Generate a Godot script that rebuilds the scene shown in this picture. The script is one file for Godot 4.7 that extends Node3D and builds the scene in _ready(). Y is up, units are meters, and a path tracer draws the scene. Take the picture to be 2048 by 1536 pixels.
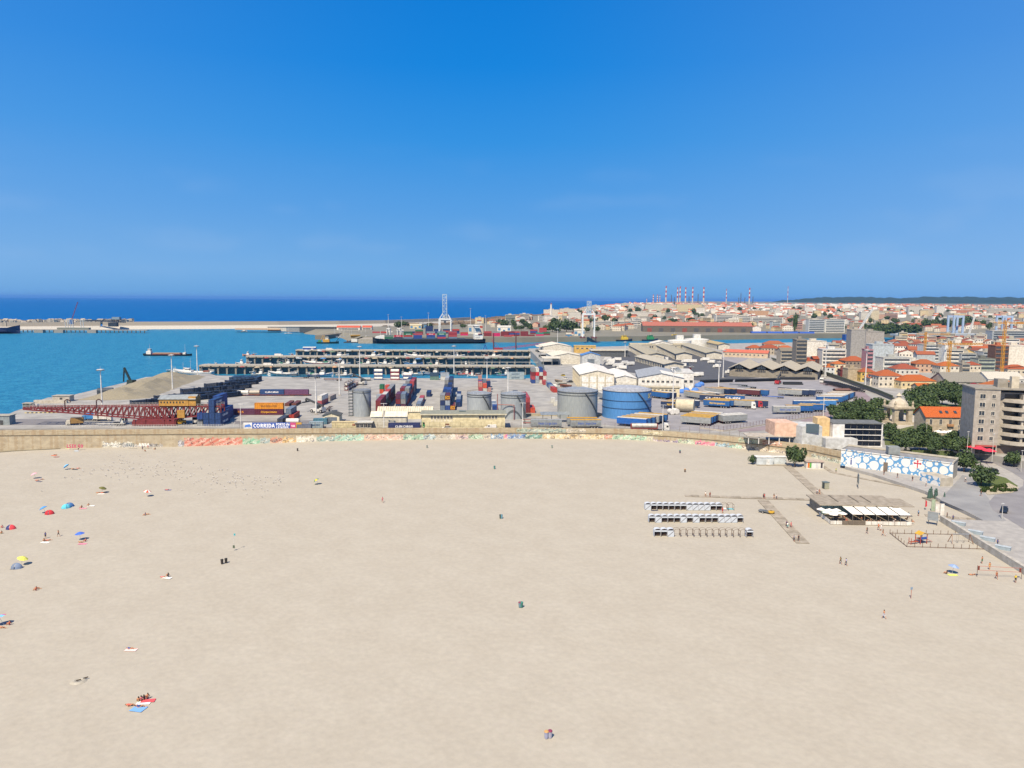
extends Node3D
# A beach below a harbour wall, seen from a drone: container yard, docks, town and sea beyond. Metres, y up, camera looks north (-z).

class Q:
	# collects faces of one mesh; corners are given counter-clockwise seen from outside
	var v := PackedVector3Array()
	var n := PackedVector3Array()
	var uv := PackedVector2Array()
	var c := PackedColorArray()
	var col := Color(1, 1, 1)
	func t3(a: Vector3, b: Vector3, d: Vector3) -> void:
		var m := (b - a).cross(d - a).normalized()
		v.append_array([a, d, b]); n.append_array([m, m, m]); c.append_array([col, col, col])
		uv.append_array([Vector2(a.x, a.z), Vector2(d.x, d.z), Vector2(b.x, b.z)])
	func q4(a: Vector3, b: Vector3, d: Vector3, e: Vector3) -> void:
		t3(a, b, d); t3(a, d, e)
	func quv(a: Vector3, b: Vector3, d: Vector3, e: Vector3, u0: Vector2, u1: Vector2) -> void:
		var k := uv.size()
		q4(a, b, d, e)
		var s := [Vector2(u0.x, u1.y), Vector2(u1.x, u0.y), Vector2(u1.x, u1.y), Vector2(u0.x, u1.y), Vector2(u0.x, u0.y), Vector2(u1.x, u0.y)]
		for i in 6: uv[k + i] = s[i]
	func q4b(a: Vector3, b: Vector3, d: Vector3, e: Vector3) -> Q:
		q4(a, b, d, e)
		return self
	func box(p: Vector3, s: Vector3, yaw := 0.0, tilt := 0.0) -> Q:
		var b := Basis(Vector3.UP, yaw) * Basis(Vector3.BACK, tilt)
		var x := b.x * s.x * 0.5
		var y := b.y * s.y * 0.5
		var z := b.z * s.z * 0.5
		q4(p - x - y + z, p + x - y + z, p + x + y + z, p - x + y + z)
		q4(p + x - y - z, p - x - y - z, p - x + y - z, p + x + y - z)
		q4(p + x - y + z, p + x - y - z, p + x + y - z, p + x + y + z)
		q4(p - x - y - z, p - x - y + z, p - x + y + z, p - x + y - z)
		q4(p - x + y + z, p + x + y + z, p + x + y - z, p - x + y - z)
		q4(p - x - y - z, p + x - y - z, p + x - y + z, p - x - y + z)
		return self
	func bb(x0: float, x1: float, y0: float, y1: float, z0: float, z1: float) -> Q:
		return box(Vector3((x0 + x1) / 2, (y0 + y1) / 2, (z0 + z1) / 2), Vector3(absf(x1 - x0), absf(y1 - y0), absf(z1 - z0)))
	func beam(a: Vector3, b: Vector3, w := 0.2, h := -1.0) -> Q:
		if h < 0: h = w
		var f := (b - a).normalized()
		var r := f.cross(Vector3.UP)
		if r.length() < 0.01: r = Vector3.RIGHT
		r = r.normalized() * w * 0.5
		var u := r.cross(f).normalized() * h * 0.5
		q4(a - r + u, a - r - u, b - r - u, b - r + u); q4(a + r - u, a + r + u, b + r + u, b + r - u)
		q4(a + r + u, a - r + u, b - r + u, b + r + u); q4(a - r - u, a + r - u, b + r - u, b - r - u)
		q4(a - r - u, a - r + u, a + r + u, a + r - u); q4(b - r + u, b - r - u, b + r - u, b + r + u)
		return self
	func tube(a: Vector3, b: Vector3, r0: float, r1 := -1.0, s := 8, cap := true) -> Q:
		if r1 < 0: r1 = r0
		var f := (b - a).normalized()
		var x := f.cross(Vector3.UP)
		if x.length() < 0.01: x = Vector3.RIGHT
		x = x.normalized()
		var y := x.cross(f)
		for i in s:
			var p := x * cos(TAU * i / s) + y * sin(TAU * i / s)
			var q := x * cos(TAU * (i + 1) / s) + y * sin(TAU * (i + 1) / s)
			var k := n.size()
			q4(a + q * r0, a + p * r0, b + p * r1, b + q * r1)
			for w in 6:
				var g := v[k + w] - (a if (v[k + w] - a).dot(f) < 0.5 * (b - a).length() else b)
				if g.length() > 1e-4: n[k + w] = (g - f * g.dot(f)).normalized()
			if cap:
				t3(a, a + p * r0, a + q * r0)
				t3(b, b + q * r1, b + p * r1)
		return self
	func lathe(pr: Array, s := 24, at := Vector3.ZERO) -> Q:
		for i in s:
			var d := Vector3(cos(TAU * i / s), 0, sin(TAU * i / s))
			var e := Vector3(cos(TAU * (i + 1) / s), 0, sin(TAU * (i + 1) / s))
			for k in pr.size() - 1:
				var a: Array = pr[k]
				var b: Array = pr[k + 1]
				var u := Vector3(0, a[1], 0) + at
				var w := Vector3(0, b[1], 0) + at
				if a[0] < 1e-4: t3(u, w + d * b[0], w + e * b[0])
				elif b[0] < 1e-4: t3(u + e * a[0], u + d * a[0], w)
				else: q4(u + e * a[0], u + d * a[0], w + d * b[0], w + e * b[0])
		return self
	func prism(p: PackedVector2Array, y0: float, y1: float, bottom := false) -> Q:
		# p: plan points (x, z)
		var t := Geometry2D.triangulate_polygon(p)
		for i in range(0, t.size(), 3):
			var a := Vector3(p[t[i]].x, y1, p[t[i]].y)
			var b := Vector3(p[t[i + 1]].x, y1, p[t[i + 1]].y)
			var d := Vector3(p[t[i + 2]].x, y1, p[t[i + 2]].y)
			if (b - a).cross(d - a).y > 0: t3(a, b, d)
			else: t3(a, d, b)
			if bottom: t3(Vector3(a.x, y0, a.z), Vector3(d.x, y0, d.z), Vector3(b.x, y0, b.z))
		var cw := Geometry2D.is_polygon_clockwise(p)
		for i in p.size():
			var a := p[i]
			var b := p[(i + 1) % p.size()]
			if not cw:
				var s := a; a = b; b = s
			q4(Vector3(a.x, y0, a.y), Vector3(b.x, y0, b.y), Vector3(b.x, y1, b.y), Vector3(a.x, y1, a.y))
		return self
	func side(pr: PackedVector2Array, w: float) -> Q:
		# a profile in (z, y) extruded along x, width w about the middle
		var t := Geometry2D.triangulate_polygon(pr)
		for i in range(0, t.size(), 3):
			for s in [-0.5, 0.5]:
				t3(Vector3(s * w, pr[t[i]].y, pr[t[i]].x), Vector3(s * w, pr[t[i + 1]].y, pr[t[i + 1]].x), Vector3(s * w, pr[t[i + 2]].y, pr[t[i + 2]].x))
		for i in pr.size():
			var a := pr[i]
			var b := pr[(i + 1) % pr.size()]
			q4(Vector3(-w / 2, a.y, a.x), Vector3(w / 2, a.y, a.x), Vector3(w / 2, b.y, b.x), Vector3(-w / 2, b.y, b.x))
		return self
	func gable(w: float, d: float, y: float, h: float, o := 0.3, along_x := true) -> Q:
		# pitched roof with overhang o, ridge along x (or z), with thickness
		var th := 0.2
		for k in 2:
			var s := -1.0 if k == 0 else 1.0
			if along_x:
				var e := Vector3(0, y - h * o / (d / 2), s * (d / 2 + o))
				var r := Vector3(0, y + h, 0)
				var x := Vector3(w / 2 + o, 0, 0)
				slab(e - x, e + x, r + x, r - x, th)
			else:
				var e := Vector3(s * (w / 2 + o), y - h * o / (w / 2), 0)
				var r := Vector3(0, y + h, 0)
				var x := Vector3(0, 0, d / 2 + o)
				slab(e - x, e + x, r + x, r - x, th)
		return self
	func slab(a: Vector3, b: Vector3, d: Vector3, e: Vector3, th: float) -> Q:
		var u := Vector3(0, th, 0)
		q4(a + u, b + u, d + u, e + u); q4(a, e, d, b)
		q4(a, b, b + u, a + u); q4(b, d, d + u, b + u); q4(d, e, e + u, d + u); q4(e, a, a + u, e + u)
		return self
	func hip(w: float, d: float, y: float, h: float, o := 0.3) -> Q:
		var x := w / 2 + o
		var z := d / 2 + o
		var y0 := y - 0.05
		var r := maxf(x - z, 0.0)
		var q := maxf(z - x, 0.0)
		var a := [Vector3(-x, y0, z), Vector3(x, y0, z), Vector3(x, y0, -z), Vector3(-x, y0, -z)]
		var p := Vector3(-r, y + h, q)
		var s := Vector3(r, y + h, -q)
		if r > 0:
			q4(a[0], a[1], s, p); q4(a[2], a[3], p, s); t3(a[1], a[2], s); t3(a[3], a[0], p)
		else:
			t3(a[0], a[1], p); t3(a[2], a[3], s); q4(a[1], a[2], s, p); q4(a[3], a[0], p, s)
		q4(a[3], a[2], a[1], a[0])
		return self
	func walls_gable(w: float, d: float, h: float, rh: float, along_x := true) -> Q:
		# body box with gable ends
		box(Vector3(0, h / 2, 0), Vector3(w, h, d))
		for s in [-1.0, 1.0]:
			if along_x: t3(Vector3(s * w / 2, h, s * d / 2), Vector3(s * w / 2, h, -s * d / 2), Vector3(s * w / 2, h + rh, 0))
			else: t3(Vector3(-s * w / 2, h, s * d / 2), Vector3(s * w / 2, h, s * d / 2), Vector3(0, h + rh, s * d / 2))
		return self
	func done() -> ArrayMesh:
		var m := ArrayMesh.new()
		var a := []
		a.resize(Mesh.ARRAY_MAX)
		a[Mesh.ARRAY_VERTEX] = v; a[Mesh.ARRAY_NORMAL] = n; a[Mesh.ARRAY_TEX_UV] = uv; a[Mesh.ARRAY_COLOR] = c
		m.add_surface_from_arrays(Mesh.PRIMITIVE_TRIANGLES, a)
		return m

var taken := {}
var mats := {}
var tex := {}
var meshes := {}
var rng := RandomNumberGenerator.new()
const YARD := 0.056   # heading of the harbour's grid, radians
const PORT := 3.5     # level of the harbour ground
const SEA := -4.5
const ORD := ["first", "second", "third", "fourth", "fifth", "sixth", "seventh", "eighth", "ninth", "tenth", "eleventh", "twelfth", "thirteenth", "fourteenth", "fifteenth", "sixteenth", "seventeenth", "eighteenth", "nineteenth", "twentieth"]

func numbered(s: String) -> String:
	var k: int = taken.get(s, -1) + 1
	taken[s] = k
	return s if k == 0 else "%s_%03d" % [s, k]
func tag(o: Node3D, label: String, category: String, group := "", kind := "") -> Node3D:
	if label: o.set_meta("label", label)
	if category: o.set_meta("category", category)
	if group: o.set_meta("group", group)
	if kind: o.set_meta("kind", kind)
	return o
func thing(called: String, label: String, category: String, at := Vector3.ZERO, turn := 0.0, group := "") -> Node3D:
	var o := Node3D.new()
	o.name = numbered(called); add_child(o)
	o.position = at; o.rotation.y = turn
	return tag(o, label, category, group)
func V(x: float, y: float, z: float) -> Vector3: return Vector3(x, y, z)
func bx(x0: float, x1: float, y0: float, y1: float, z0: float, z1: float) -> Q: return Q.new().bb(x0, x1, y0, y1, z0, z1)
func part(parent: Node3D, called: String, m, mt: Material, at := Vector3.ZERO, turn := 0.0) -> MeshInstance3D:
	var o := MeshInstance3D.new()
	o.mesh = m.done() if m is Q else m
	o.material_override = mt
	o.name = called if parent != self else numbered(called)
	parent.add_child(o, true)
	o.position = at; o.rotation.y = turn
	return o
func struct(called: String, m, mt: Material, at := Vector3.ZERO, label := "") -> MeshInstance3D:
	var o := part(self, called, m, mt, at)
	o.set_meta("kind", "structure")
	if label: o.set_meta("label", label)
	return o
func copy(o: Node3D, called: String, at: Vector3, turn: float, label: String) -> Node3D:
	var r: Node3D = o.duplicate()
	r.name = numbered(called); add_child(r)
	r.position = at; r.rotation.y = turn
	if label: r.set_meta("label", label)
	return r
func flat(pts: Array, y: float) -> Q:
	var p := PackedVector2Array()
	for a in pts: p.append(Vector2(a.x, a.z))
	var q := Q.new()
	var t := Geometry2D.triangulate_polygon(p)
	for i in range(0, t.size(), 3):
		var a := Vector3(p[t[i]].x, y, p[t[i]].y)
		var b := Vector3(p[t[i + 1]].x, y, p[t[i + 1]].y)
		var d := Vector3(p[t[i + 2]].x, y, p[t[i + 2]].y)
		if (b - a).cross(d - a).y > 0: q.t3(a, b, d)
		else: q.t3(a, d, b)
	return q
func plan(pts: Array) -> PackedVector2Array:
	var p := PackedVector2Array()
	for a in pts: p.append(Vector2(a.x, a.z))
	return p
func noise_tex(key: String, seed_: int, freq: float, lo: Color, hi: Color, oct := 4, size := 512, mid := Color(0, 0, 0, 0), kind := FastNoiseLite.TYPE_SIMPLEX_SMOOTH) -> Texture2D:
	if tex.has(key): return tex[key]
	var f := FastNoiseLite.new()
	f.seed = seed_; f.frequency = freq; f.fractal_octaves = oct; f.noise_type = kind
	var im := f.get_seamless_image(size, size)
	im.convert(Image.FORMAT_RGB8)
	for y in size:
		for x in size:
			var k := im.get_pixel(x, y).r
			var c: Color = lo.lerp(hi, k) if mid.a == 0.0 else (lo.lerp(mid, k * 2) if k < 0.5 else mid.lerp(hi, k * 2 - 1))
			im.set_pixel(x, y, c)
	im.generate_mipmaps()
	tex[key] = ImageTexture.create_from_image(im)
	return tex[key]
func normal_tex(key: String, seed_: int, freq: float, strength: float, oct := 4, size := 512) -> Texture2D:
	if tex.has(key): return tex[key]
	var f := FastNoiseLite.new()
	f.seed = seed_; f.frequency = freq; f.fractal_octaves = oct
	var im := f.get_seamless_image(size, size)
	im.convert(Image.FORMAT_RGBA8)
	im.bump_map_to_normal_map(strength)
	im.generate_mipmaps()
	tex[key] = ImageTexture.create_from_image(im)
	return tex[key]
# one material per colour (sRGB hex) and surface
func mat(hex: String, surf := "paint") -> StandardMaterial3D:
	var key := hex + surf
	if mats.has(key): return mats[key]
	var m := StandardMaterial3D.new()
	m.albedo_color = Color(hex)
	m.roughness = 0.8
	m.uv1_triplanar = true
	m.uv1_world_triplanar = true
	match surf:
		"paint":
			m.albedo_texture = noise_tex("grime", 3, 0.02, Color(0.8, 0.79, 0.77), Color(1, 1, 1))
			m.uv1_scale = Vector3.ONE * 0.06; m.roughness = 0.6
		"wall":
			m.albedo_texture = noise_tex("grime", 3, 0.02, Color(0.8, 0.79, 0.77), Color(1, 1, 1))
			m.uv1_scale = Vector3.ONE * 0.045; m.roughness = 0.9
		"tile":
			m.albedo_texture = noise_tex("tile", 8, 0.05, Color(0.6, 0.58, 0.56), Color(1, 1, 0.98), 5)
			m.uv1_scale = Vector3.ONE * 0.07; m.roughness = 0.9
		"metal":
			m.albedo_texture = noise_tex("grime", 3, 0.02, Color(0.8, 0.79, 0.77), Color(1, 1, 1))
			m.uv1_scale = Vector3.ONE * 0.05; m.roughness = 0.45; m.metallic = 0.4
		"ground":
			m.albedo_texture = noise_tex("ground", 21, 0.012, Color(0.86, 0.86, 0.87), Color(1, 1, 1), 6)
			m.uv1_scale = Vector3.ONE * 0.016; m.roughness = 0.95
		"tank":
			m.albedo_texture = noise_tex("streak", 41, 0.03, Color(0.82, 0.83, 0.85), Color(1, 1, 1), 4)
			m.uv1_scale = Vector3(0.12, 0.015, 0.12); m.roughness = 0.5; m.metallic = 0.15
		"glass":
			m.roughness = 0.12; m.uv1_triplanar = false
		"plain":
			m.uv1_triplanar = false; m.roughness = 0.7
		"cloth":
			m.uv1_triplanar = false; m.roughness = 0.9
		"leaf":
			m.uv1_triplanar = false; m.roughness = 0.75
			m.vertex_color_use_as_albedo = true
			m.backlight_enabled = true; m.backlight = Color(0.03, 0.05, 0.01)
			m.cull_mode = BaseMaterial3D.CULL_DISABLED
		"vertex":
			m.uv1_triplanar = false; m.vertex_color_use_as_albedo = true; m.roughness = 0.85
	mats[key] = m
	return m
func sand_level(x: float) -> float:
	const K := [[-400, -5.2], [-230, -4.6], [-200, -3.6], [-170, -2.9], [-135, -2.8], [-100, -1.5], [-75, -0.8], [-30, -0.3], [0, -0.1], [40, 0], [900, 0]]
	if x <= K[0][0]: return K[0][1]
	for i in K.size() - 1:
		if x <= K[i + 1][0]:
			return lerpf(K[i][1], K[i + 1][1], (x - K[i][0]) / float(K[i + 1][0] - K[i][0]))
	return 0.0
func on_sand(p: Vector3) -> Vector3:
	return Vector3(p.x, sand_level(p.x), p.z)
func text(parent: Node3D, s: String, h: float, mt: Material, at: Vector3, turn := 0.0, width := 0.0, called := "lettering", bold := true) -> MeshInstance3D:
	var f := SystemFont.new()
	f.font_names = PackedStringArray(["Droid Sans"])
	f.font_weight = 800 if bold else 400
	var m := TextMesh.new()
	m.font = f; m.text = s; m.font_size = 32; m.pixel_size = h / 24.0; m.depth = 0.03; m.curve_step = 4.0
	var o := part(parent, called, m, mt, at, turn)
	if width > 0:
		var w := m.get_aabb().size.x
		if w > 0: o.scale.x = width / w
	return o

func _ready() -> void:
	rng.seed = 20240
	view()
	ground()
	sea_wall()
	yard()
	docks()
	fish_port()
	truck_yard()
	park_and_town()
	far_town()
	beach_front()
	beach()

func view() -> void:
	var cam := Camera3D.new()
	cam.name = "camera"
	cam.position = Vector3(0, 60, 0)
	cam.basis = Basis(Vector3.RIGHT, deg_to_rad(-6.19)) * Basis(Vector3.BACK, deg_to_rad(0.33))
	cam.fov = 52.49
	cam.far = 100000
	add_child(cam); cam.current = true
	var env := Environment.new()
	env.background_mode = Environment.BG_SKY
	var sky := Sky.new()
	var pan := PanoramaSkyMaterial.new()
	pan.panorama = sky_image()
	sky.sky_material = pan
	env.sky = sky
	env.tonemap_mode = Environment.TONE_MAPPER_LINEAR
	env.tonemap_exposure = 1.45
	env.background_energy_multiplier = 0.69
	env.sdfgi_enabled = true; env.ssao_enabled = true; env.ssil_enabled = true
	env.fog_enabled = true
	env.fog_density = 0.00003
	env.fog_light_color = Color(0.42, 0.68, 1.0)
	var we := WorldEnvironment.new()
	we.name = "world_environment"; we.environment = env
	add_child(we)
	var sun := DirectionalLight3D.new()
	sun.name = "sun"
	sun.light_energy = 1.6
	sun.light_color = Color(1.0, 0.93, 0.82)
	sun.light_angular_distance = 0.5
	sun.shadow_enabled = true
	var az := deg_to_rad(22.0)
	var el := deg_to_rad(52.0)
	var d := Vector3(sin(az) * cos(el), -sin(el), -cos(az) * cos(el))
	sun.basis = Basis.looking_at(d, Vector3.UP)
	add_child(sun)
func sky_image() -> Texture2D:
	# air: deep blue overhead paling towards the horizon, a little paler to the east, thin streaks of high cloud low down
	var w := 1024
	var h := 512
	var im := Image.create(w, h, false, Image.FORMAT_RGBF)
	var f := FastNoiseLite.new()
	f.seed = 5; f.frequency = 1.0; f.fractal_octaves = 4
	var to_sun := Vector3(-sin(deg_to_rad(22.0)) * cos(deg_to_rad(52.0)), sin(deg_to_rad(52.0)), cos(deg_to_rad(22.0)) * cos(deg_to_rad(52.0)))
	var stops := [[-90.0, Color("6f9fd0")], [-0.5, Color("6aa3d8")], [0.0, Color("64a5dc")], [2.0, Color("74aee4")], [6.0, Color("58a0e4")], [11.0, Color("3092e2")], [16.0, Color("0a84dd")], [21.0, Color("027bd6")], [40.0, Color("0468bb")], [90.0, Color("04509a")]]
	for y in h:
		var el := 90.0 - (y + 0.5) * 180.0 / h
		var base := Color()
		for i in stops.size() - 1:
			if el >= stops[i][0] and el <= stops[i + 1][0]:
				base = (stops[i][1] as Color).srgb_to_linear().lerp((stops[i + 1][1] as Color).srgb_to_linear(), (el - stops[i][0]) / (stops[i + 1][0] - stops[i][0]))
		for x in w:
			var a := (x + 0.5) / w * TAU    # 0 is north, clockwise
			var sa := sin(a)
			var east := clampf(0.2 * sa + 0.85 * (sqrt(sa * sa + 0.04) - 0.2) + 0.05, 0.0, 1.0)
			var c := base.lerp(Color("a0c4f0").srgb_to_linear(), 0.8 * east * exp(-maxf(el, 0.0) / 24.0))
			if el > 0.0 and el < 30.0:
				var d := Vector3(sin(a) * 5.0, el * 0.42, cos(a) * 5.0)
				var k := smoothstep(0.05, 0.5, f.get_noise_3dv(d)) * smoothstep(0.3, 2.5, el) * (1.0 - smoothstep(5.0, 12.0, el))
				c = c.lerp(Color("a9c6ea").srgb_to_linear(), 0.12 * k)
			var sd := Vector3(sin(a) * cos(deg_to_rad(el)), sin(deg_to_rad(el)), -cos(a) * cos(deg_to_rad(el)))
			var near := maxf(0.0, sd.dot(to_sun))     # whiter air round the sun
			c = c.lerp(Color(0.95, 0.95, 0.92), 0.55 * pow(near, 5.0))
			im.set_pixel(x, y, c)
	return ImageTexture.create_from_image(im)

func ground() -> void:
	# sea to the horizon
	var wm := StandardMaterial3D.new()
	wm.albedo_color = Color("005c9c")
	wm.albedo_texture = noise_tex("swell", 31, 0.01, Color(0.66, 0.8, 0.88), Color(1, 1, 1), 5)
	wm.roughness = 0.35; wm.metallic_specular = 0.22
	wm.normal_enabled = true; wm.normal_texture = normal_tex("wave", 32, 0.03, 6.0, 5); wm.normal_scale = 1.0
	wm.uv1_triplanar = true; wm.uv1_world_triplanar = true; wm.uv1_scale = V(0.004, 0.004, 0.004)
	struct("sea", qq(V(-60000, SEA, 3000), V(60000, SEA, 3000), V(60000, SEA, -70000), V(-60000, SEA, -70000)), wm)
	var hm: StandardMaterial3D = wm.duplicate()
	hm.albedo_color = Color("357f9f")
	hm.uv1_scale = Vector3.ONE * 0.012
	struct("harbour_water", flat([V(-399.84,-4.5,-318.82), V(-220.47,-4.5,-324.2), V(-186.95,-4.5,-348.85), V(64.2,-4.5,-356.9), V(581.6,-4.5,-1168.3), V(890.2,-4.5,-1792.2), V(-25.3,-4.5,-1603.9), V(-357.9,-4.5,-1720.8), V(-1747,-4.5,-1678.2)], SEA + 0.03).done(), hm)
	# sand
	var sm := StandardMaterial3D.new()
	sm.albedo_color = Color("aca89e")
	sm.albedo_texture = noise_tex("sand", 11, 0.008, Color(0.965, 0.96, 0.955), Color(1, 1, 1), 6, 512)
	sm.detail_enabled = true
	sm.detail_albedo = noise_tex("sandfine", 12, 0.06, Color(0.95, 0.95, 0.95), Color(1, 1, 1), 4, 512)
	sm.detail_blend_mode = BaseMaterial3D.BLEND_MODE_MUL
	sm.roughness = 1.0; sm.metallic_specular = 0.1
	sm.uv1_triplanar = true; sm.uv1_world_triplanar = true; sm.uv1_scale = Vector3.ONE * 0.02
	sm.normal_enabled = true; sm.normal_texture = normal_tex("ripple", 13, 0.03, 3.0, 5); sm.normal_scale = 0.22
	var q := Q.new()
	var xs := []
	for i in 81: xs.append(-400.0 + i * 10.0)
	var f := FastNoiseLite.new()
	f.seed = 4; f.frequency = 0.02; f.fractal_octaves = 4
	var zs := []
	for i in 47: zs.append(60.0 - i * 10.0)
	var hh := func(x: float, z: float) -> float:
		return sand_level(x) + f.get_noise_2d(x, z) * 0.12 - 0.03
	for i in xs.size() - 1:
		for k in zs.size() - 1:
			var x0: float = xs[i]
			var x1: float = xs[i + 1]
			var z0: float = zs[k]
			var z1: float = zs[k + 1]
			if z1 < -350.0 + absf(x0) * 0.05: continue
			q.q4(V(x0, hh.call(x0, z0), z0), V(x1, hh.call(x1, z0), z0), V(x1, hh.call(x1, z1), z1), V(x0, hh.call(x0, z1), z1))
	struct("sand_beach", q.done(), sm)
	# damp sand where the beach dips to the tide at the west end of the wall
	var wq := Q.new()
	var wp := [V(-221.96,-4.2,-297.34), V(-221.21,-4,-313.11), V(-208.16,-3.9,-318.25), V(-198.69,-3.3,-319.78), V(-189.12,-2.9,-321.29), V(-191.02,-2.9,-324.58), V(-218.89,-4.2,-328.28), V(-243.91,-4.6,-327.34)]
	for i in 3:
		var e := [wp[i], wp[i + 1], wp[6 - i], wp[7 - i]]
		for p in 4: e[p] = V(e[p].x, hh.call(e[p].x, e[p].z) + 0.2, e[p].z)
		wq.q4(e[0], e[1], e[2], e[3])
	var dm: StandardMaterial3D = sm.duplicate()
	dm.albedo_color = Color("8d8878")
	struct("damp_sand", wq.done(), dm)
	# harbour ground and the town's ground, one raised slab with quay faces
	var slab := [V(-232.16,3.5,-329.68), V(-82.55,3.5,-340.24), V(0.11,3.5,-344.54), V(50.54,3.5,-343.58), V(89.14,3.5,-329.22), V(119.59,3.5,-307.98), V(127.1,3.5,-292.6), V(150.91,3.5,-298.35), V(177.12,3.5,-290.17), V(184.14,3.5,-272.19), V(221.67,3.5,-246.14), V(1500, 0, -250), V(1500, 0, -1050), V(429.6,3.5,-1087.6), V(320.8,3.5,-1051.1), V(139.8,3.5,-965.3), V(18.4,3.5,-904.6), V(22.2,3.5,-828.3), V(27.7,3.5,-686.3), V(25.2,3.5,-559.1), V(-115.9,3.5,-554.6), V(-216.5,3.5,-567), V(-227.4,3.5,-581.9), V(-246,3.5,-561.6), V(-261.3,3.5,-553.3), V(-257.9,3.5,-513.3), V(-254.5,3.5,-441.2), V(-261.9,3.5,-436.3), V(-258.2,3.5,-419.1), V(-250.1,3.5,-401.4), V(-246.9,3.5,-383.3), V(-239.5,3.5,-360.6), V(-243.18,3.5,-345.59)]
	var gm: StandardMaterial3D = mat("a9a9a6", "ground").duplicate()
	gm.detail_enabled = true
	gm.detail_albedo = noise_tex("patches", 51, 0.02, Color(0.86, 0.86, 0.86), Color(1, 1, 1), 3, 256)
	gm.detail_blend_mode = BaseMaterial3D.BLEND_MODE_MUL
	struct("quay_ground", Q.new().prism(plan(slab), -7.0, PORT).done(), gm)
	# darker asphalt of the fish market and the lorry park
	struct("asphalt_yard", flat([V(20.6,3.5,-367.3), V(54.4,3.5,-439.5), V(73.2,3.5,-512.6), V(118.1,3.5,-598.9), V(190.1,3.5,-776.6), V(234.7,3.5,-800.9), V(224.1,3.5,-649.3), V(229.7,3.5,-560), V(206.9,3.5,-470), V(167.6,3.5,-413.2), V(153.3,3.5,-354.2), V(125.9,3.5,-342.16), V(82.05,3.5,-335.36), V(48.68,3.5,-346.27)], PORT + 0.02), mat("919196", "ground"))
	struct("market_asphalt", flat([V(74,3.5,-653.8), V(120,3.5,-886.6), V(198.3,3.5,-867.6), V(205,3.5,-698.7), V(199.3,3.5,-587.8), V(138.3,3.5,-541.3), V(129.1,3.5,-554.4), V(92.7,3.5,-609.7)], PORT + 0.04), mat("505359", "ground"))
	struct("pink_road", flat([V(222.4,3.5,-559.6), V(229.2,3.5,-533.2), V(224.2,3.5,-497.2), V(210.4,3.5,-451), V(192.1,3.5,-420.2), V(175.4,3.5,-400.4), V(149.9,3.5,-366), V(129.16,3.5,-344.98), V(98.9,3.5,-333.35), V(99.31,3.5,-338.57), V(136.7,3.5,-365.5), V(181,3.5,-419.7), V(200.5,3.5,-450.6), V(213.7,3.5,-496.6), V(211.6,3.5,-532.2)], PORT + 0.06), mat("8d8085", "ground"))
	# worn lanes in the container yard
	for a in [[V(-127.8,3.5,-355.7), V(-75.7,3.5,-360.6), V(-73.9,3.5,-351.8), V(-124.75,3.5,-347.06)], [V(-237.6,3.5,-357.6), V(-203.5,3.5,-358.9), V(-193.91,3.5,-341.76), V(-226.44,3.5,-340.59)]]:
		struct("yard_lane", flat(a, PORT + 0.02), mat("7b7a7d", "ground"))
	# open ground of Leca beyond the channel: town rising away from the shore to wooded hills
	var lm: StandardMaterial3D = mat("7f7d70", "ground").duplicate()
	lm.uv1_scale = Vector3.ONE * 0.004
	var lq := Q.new()
	var ds := [1165.0, 1200.0, 1260.0, 1330.0, 1420.0, 1530.0, 1650.0, 1800.0, 2000.0, 2250.0, 2550.0, 2900.0, 3300.0, 3800.0, 4400.0, 5200.0, 6200.0, 7400.0, 9000.0, 12000.0]
	for k in ds.size() - 1:
		for i in 60:
			var p := []
			for e in [[i, k], [i + 1, k], [i + 1, k + 1], [i, k + 1]]:
				var d: float = ds[e[1]]
				var tc := coast(d)
				var t: float = tc + (1.05 - tc) * e[0] / 60.0
				p.append(V(t * d, land(t * d, d), -d - (quay_bend(t) if e[1] < 4 else 0.0)))
			lq.q4(p[0], p[1], p[2], p[3])
		# shore face down into the sea
		var a := V(coast(ds[k]) * ds[k], 0, -ds[k] - (quay_bend(coast(ds[k])) if k < 4 else 0.0))
		var b := V(coast(ds[k + 1]) * ds[k + 1], 0, -ds[k + 1] - (quay_bend(coast(ds[k + 1])) if k + 1 < 4 else 0.0))
		lq.q4(V(b.x - 30, -7, b.z), V(a.x - 30, -7, a.z), V(a.x, land(a.x, ds[k]), a.z), V(b.x, land(b.x, ds[k + 1]), b.z))
	for i in 60:
		var d: float = ds[0]
		var t0 := coast(d) + (1.05 - coast(d)) * i / 60.0
		var t1 := coast(d) + (1.05 - coast(d)) * (i + 1) / 60.0
		var a := V(t0 * d, 3.0, -d - quay_bend(t0))
		var b := V(t1 * d, 3.0, -d - quay_bend(t1))
		lq.q4(V(a.x, -7, a.z), V(b.x, -7, b.z), b, a)
	struct("town_land", lq.done(), lm)
	# wooded hills on the skyline
	var hq := Q.new()
	var g := FastNoiseLite.new()
	g.seed = 77; g.frequency = 0.0012; g.fractal_octaves = 5
	for layer in [[7600.0, 62.0, 0], [8600.0, 96.0, 1]]:
		var d: float = layer[0]
		var last := []
		for i in 261:
			var t := 0.24 + i * 0.0035
			var x := t * d
			var up: float = layer[1] * smoothstep(0.22, 0.42, t) + 18.0 * smoothstep(0.3, 0.75, t) + g.get_noise_2d(x, d) * 26.0 + g.get_noise_2d(x * 9.0, d) * 12.0 + rng.randf() * 5.0
			var top := V(x, maxf(up, 40.0), -d)
			var row := [V(x, 20, -d + 900), V(x, maxf(up, 40.0) * 0.75 + 8, -d + 250), top, V(x, 10, -d - 900)]
			if last.size():
				for k in 3: hq.q4(last[k], row[k], row[k + 1], last[k + 1])
			last = row
	struct("wooded_hills", hq, mat("2f4a35", "tile"))
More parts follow.
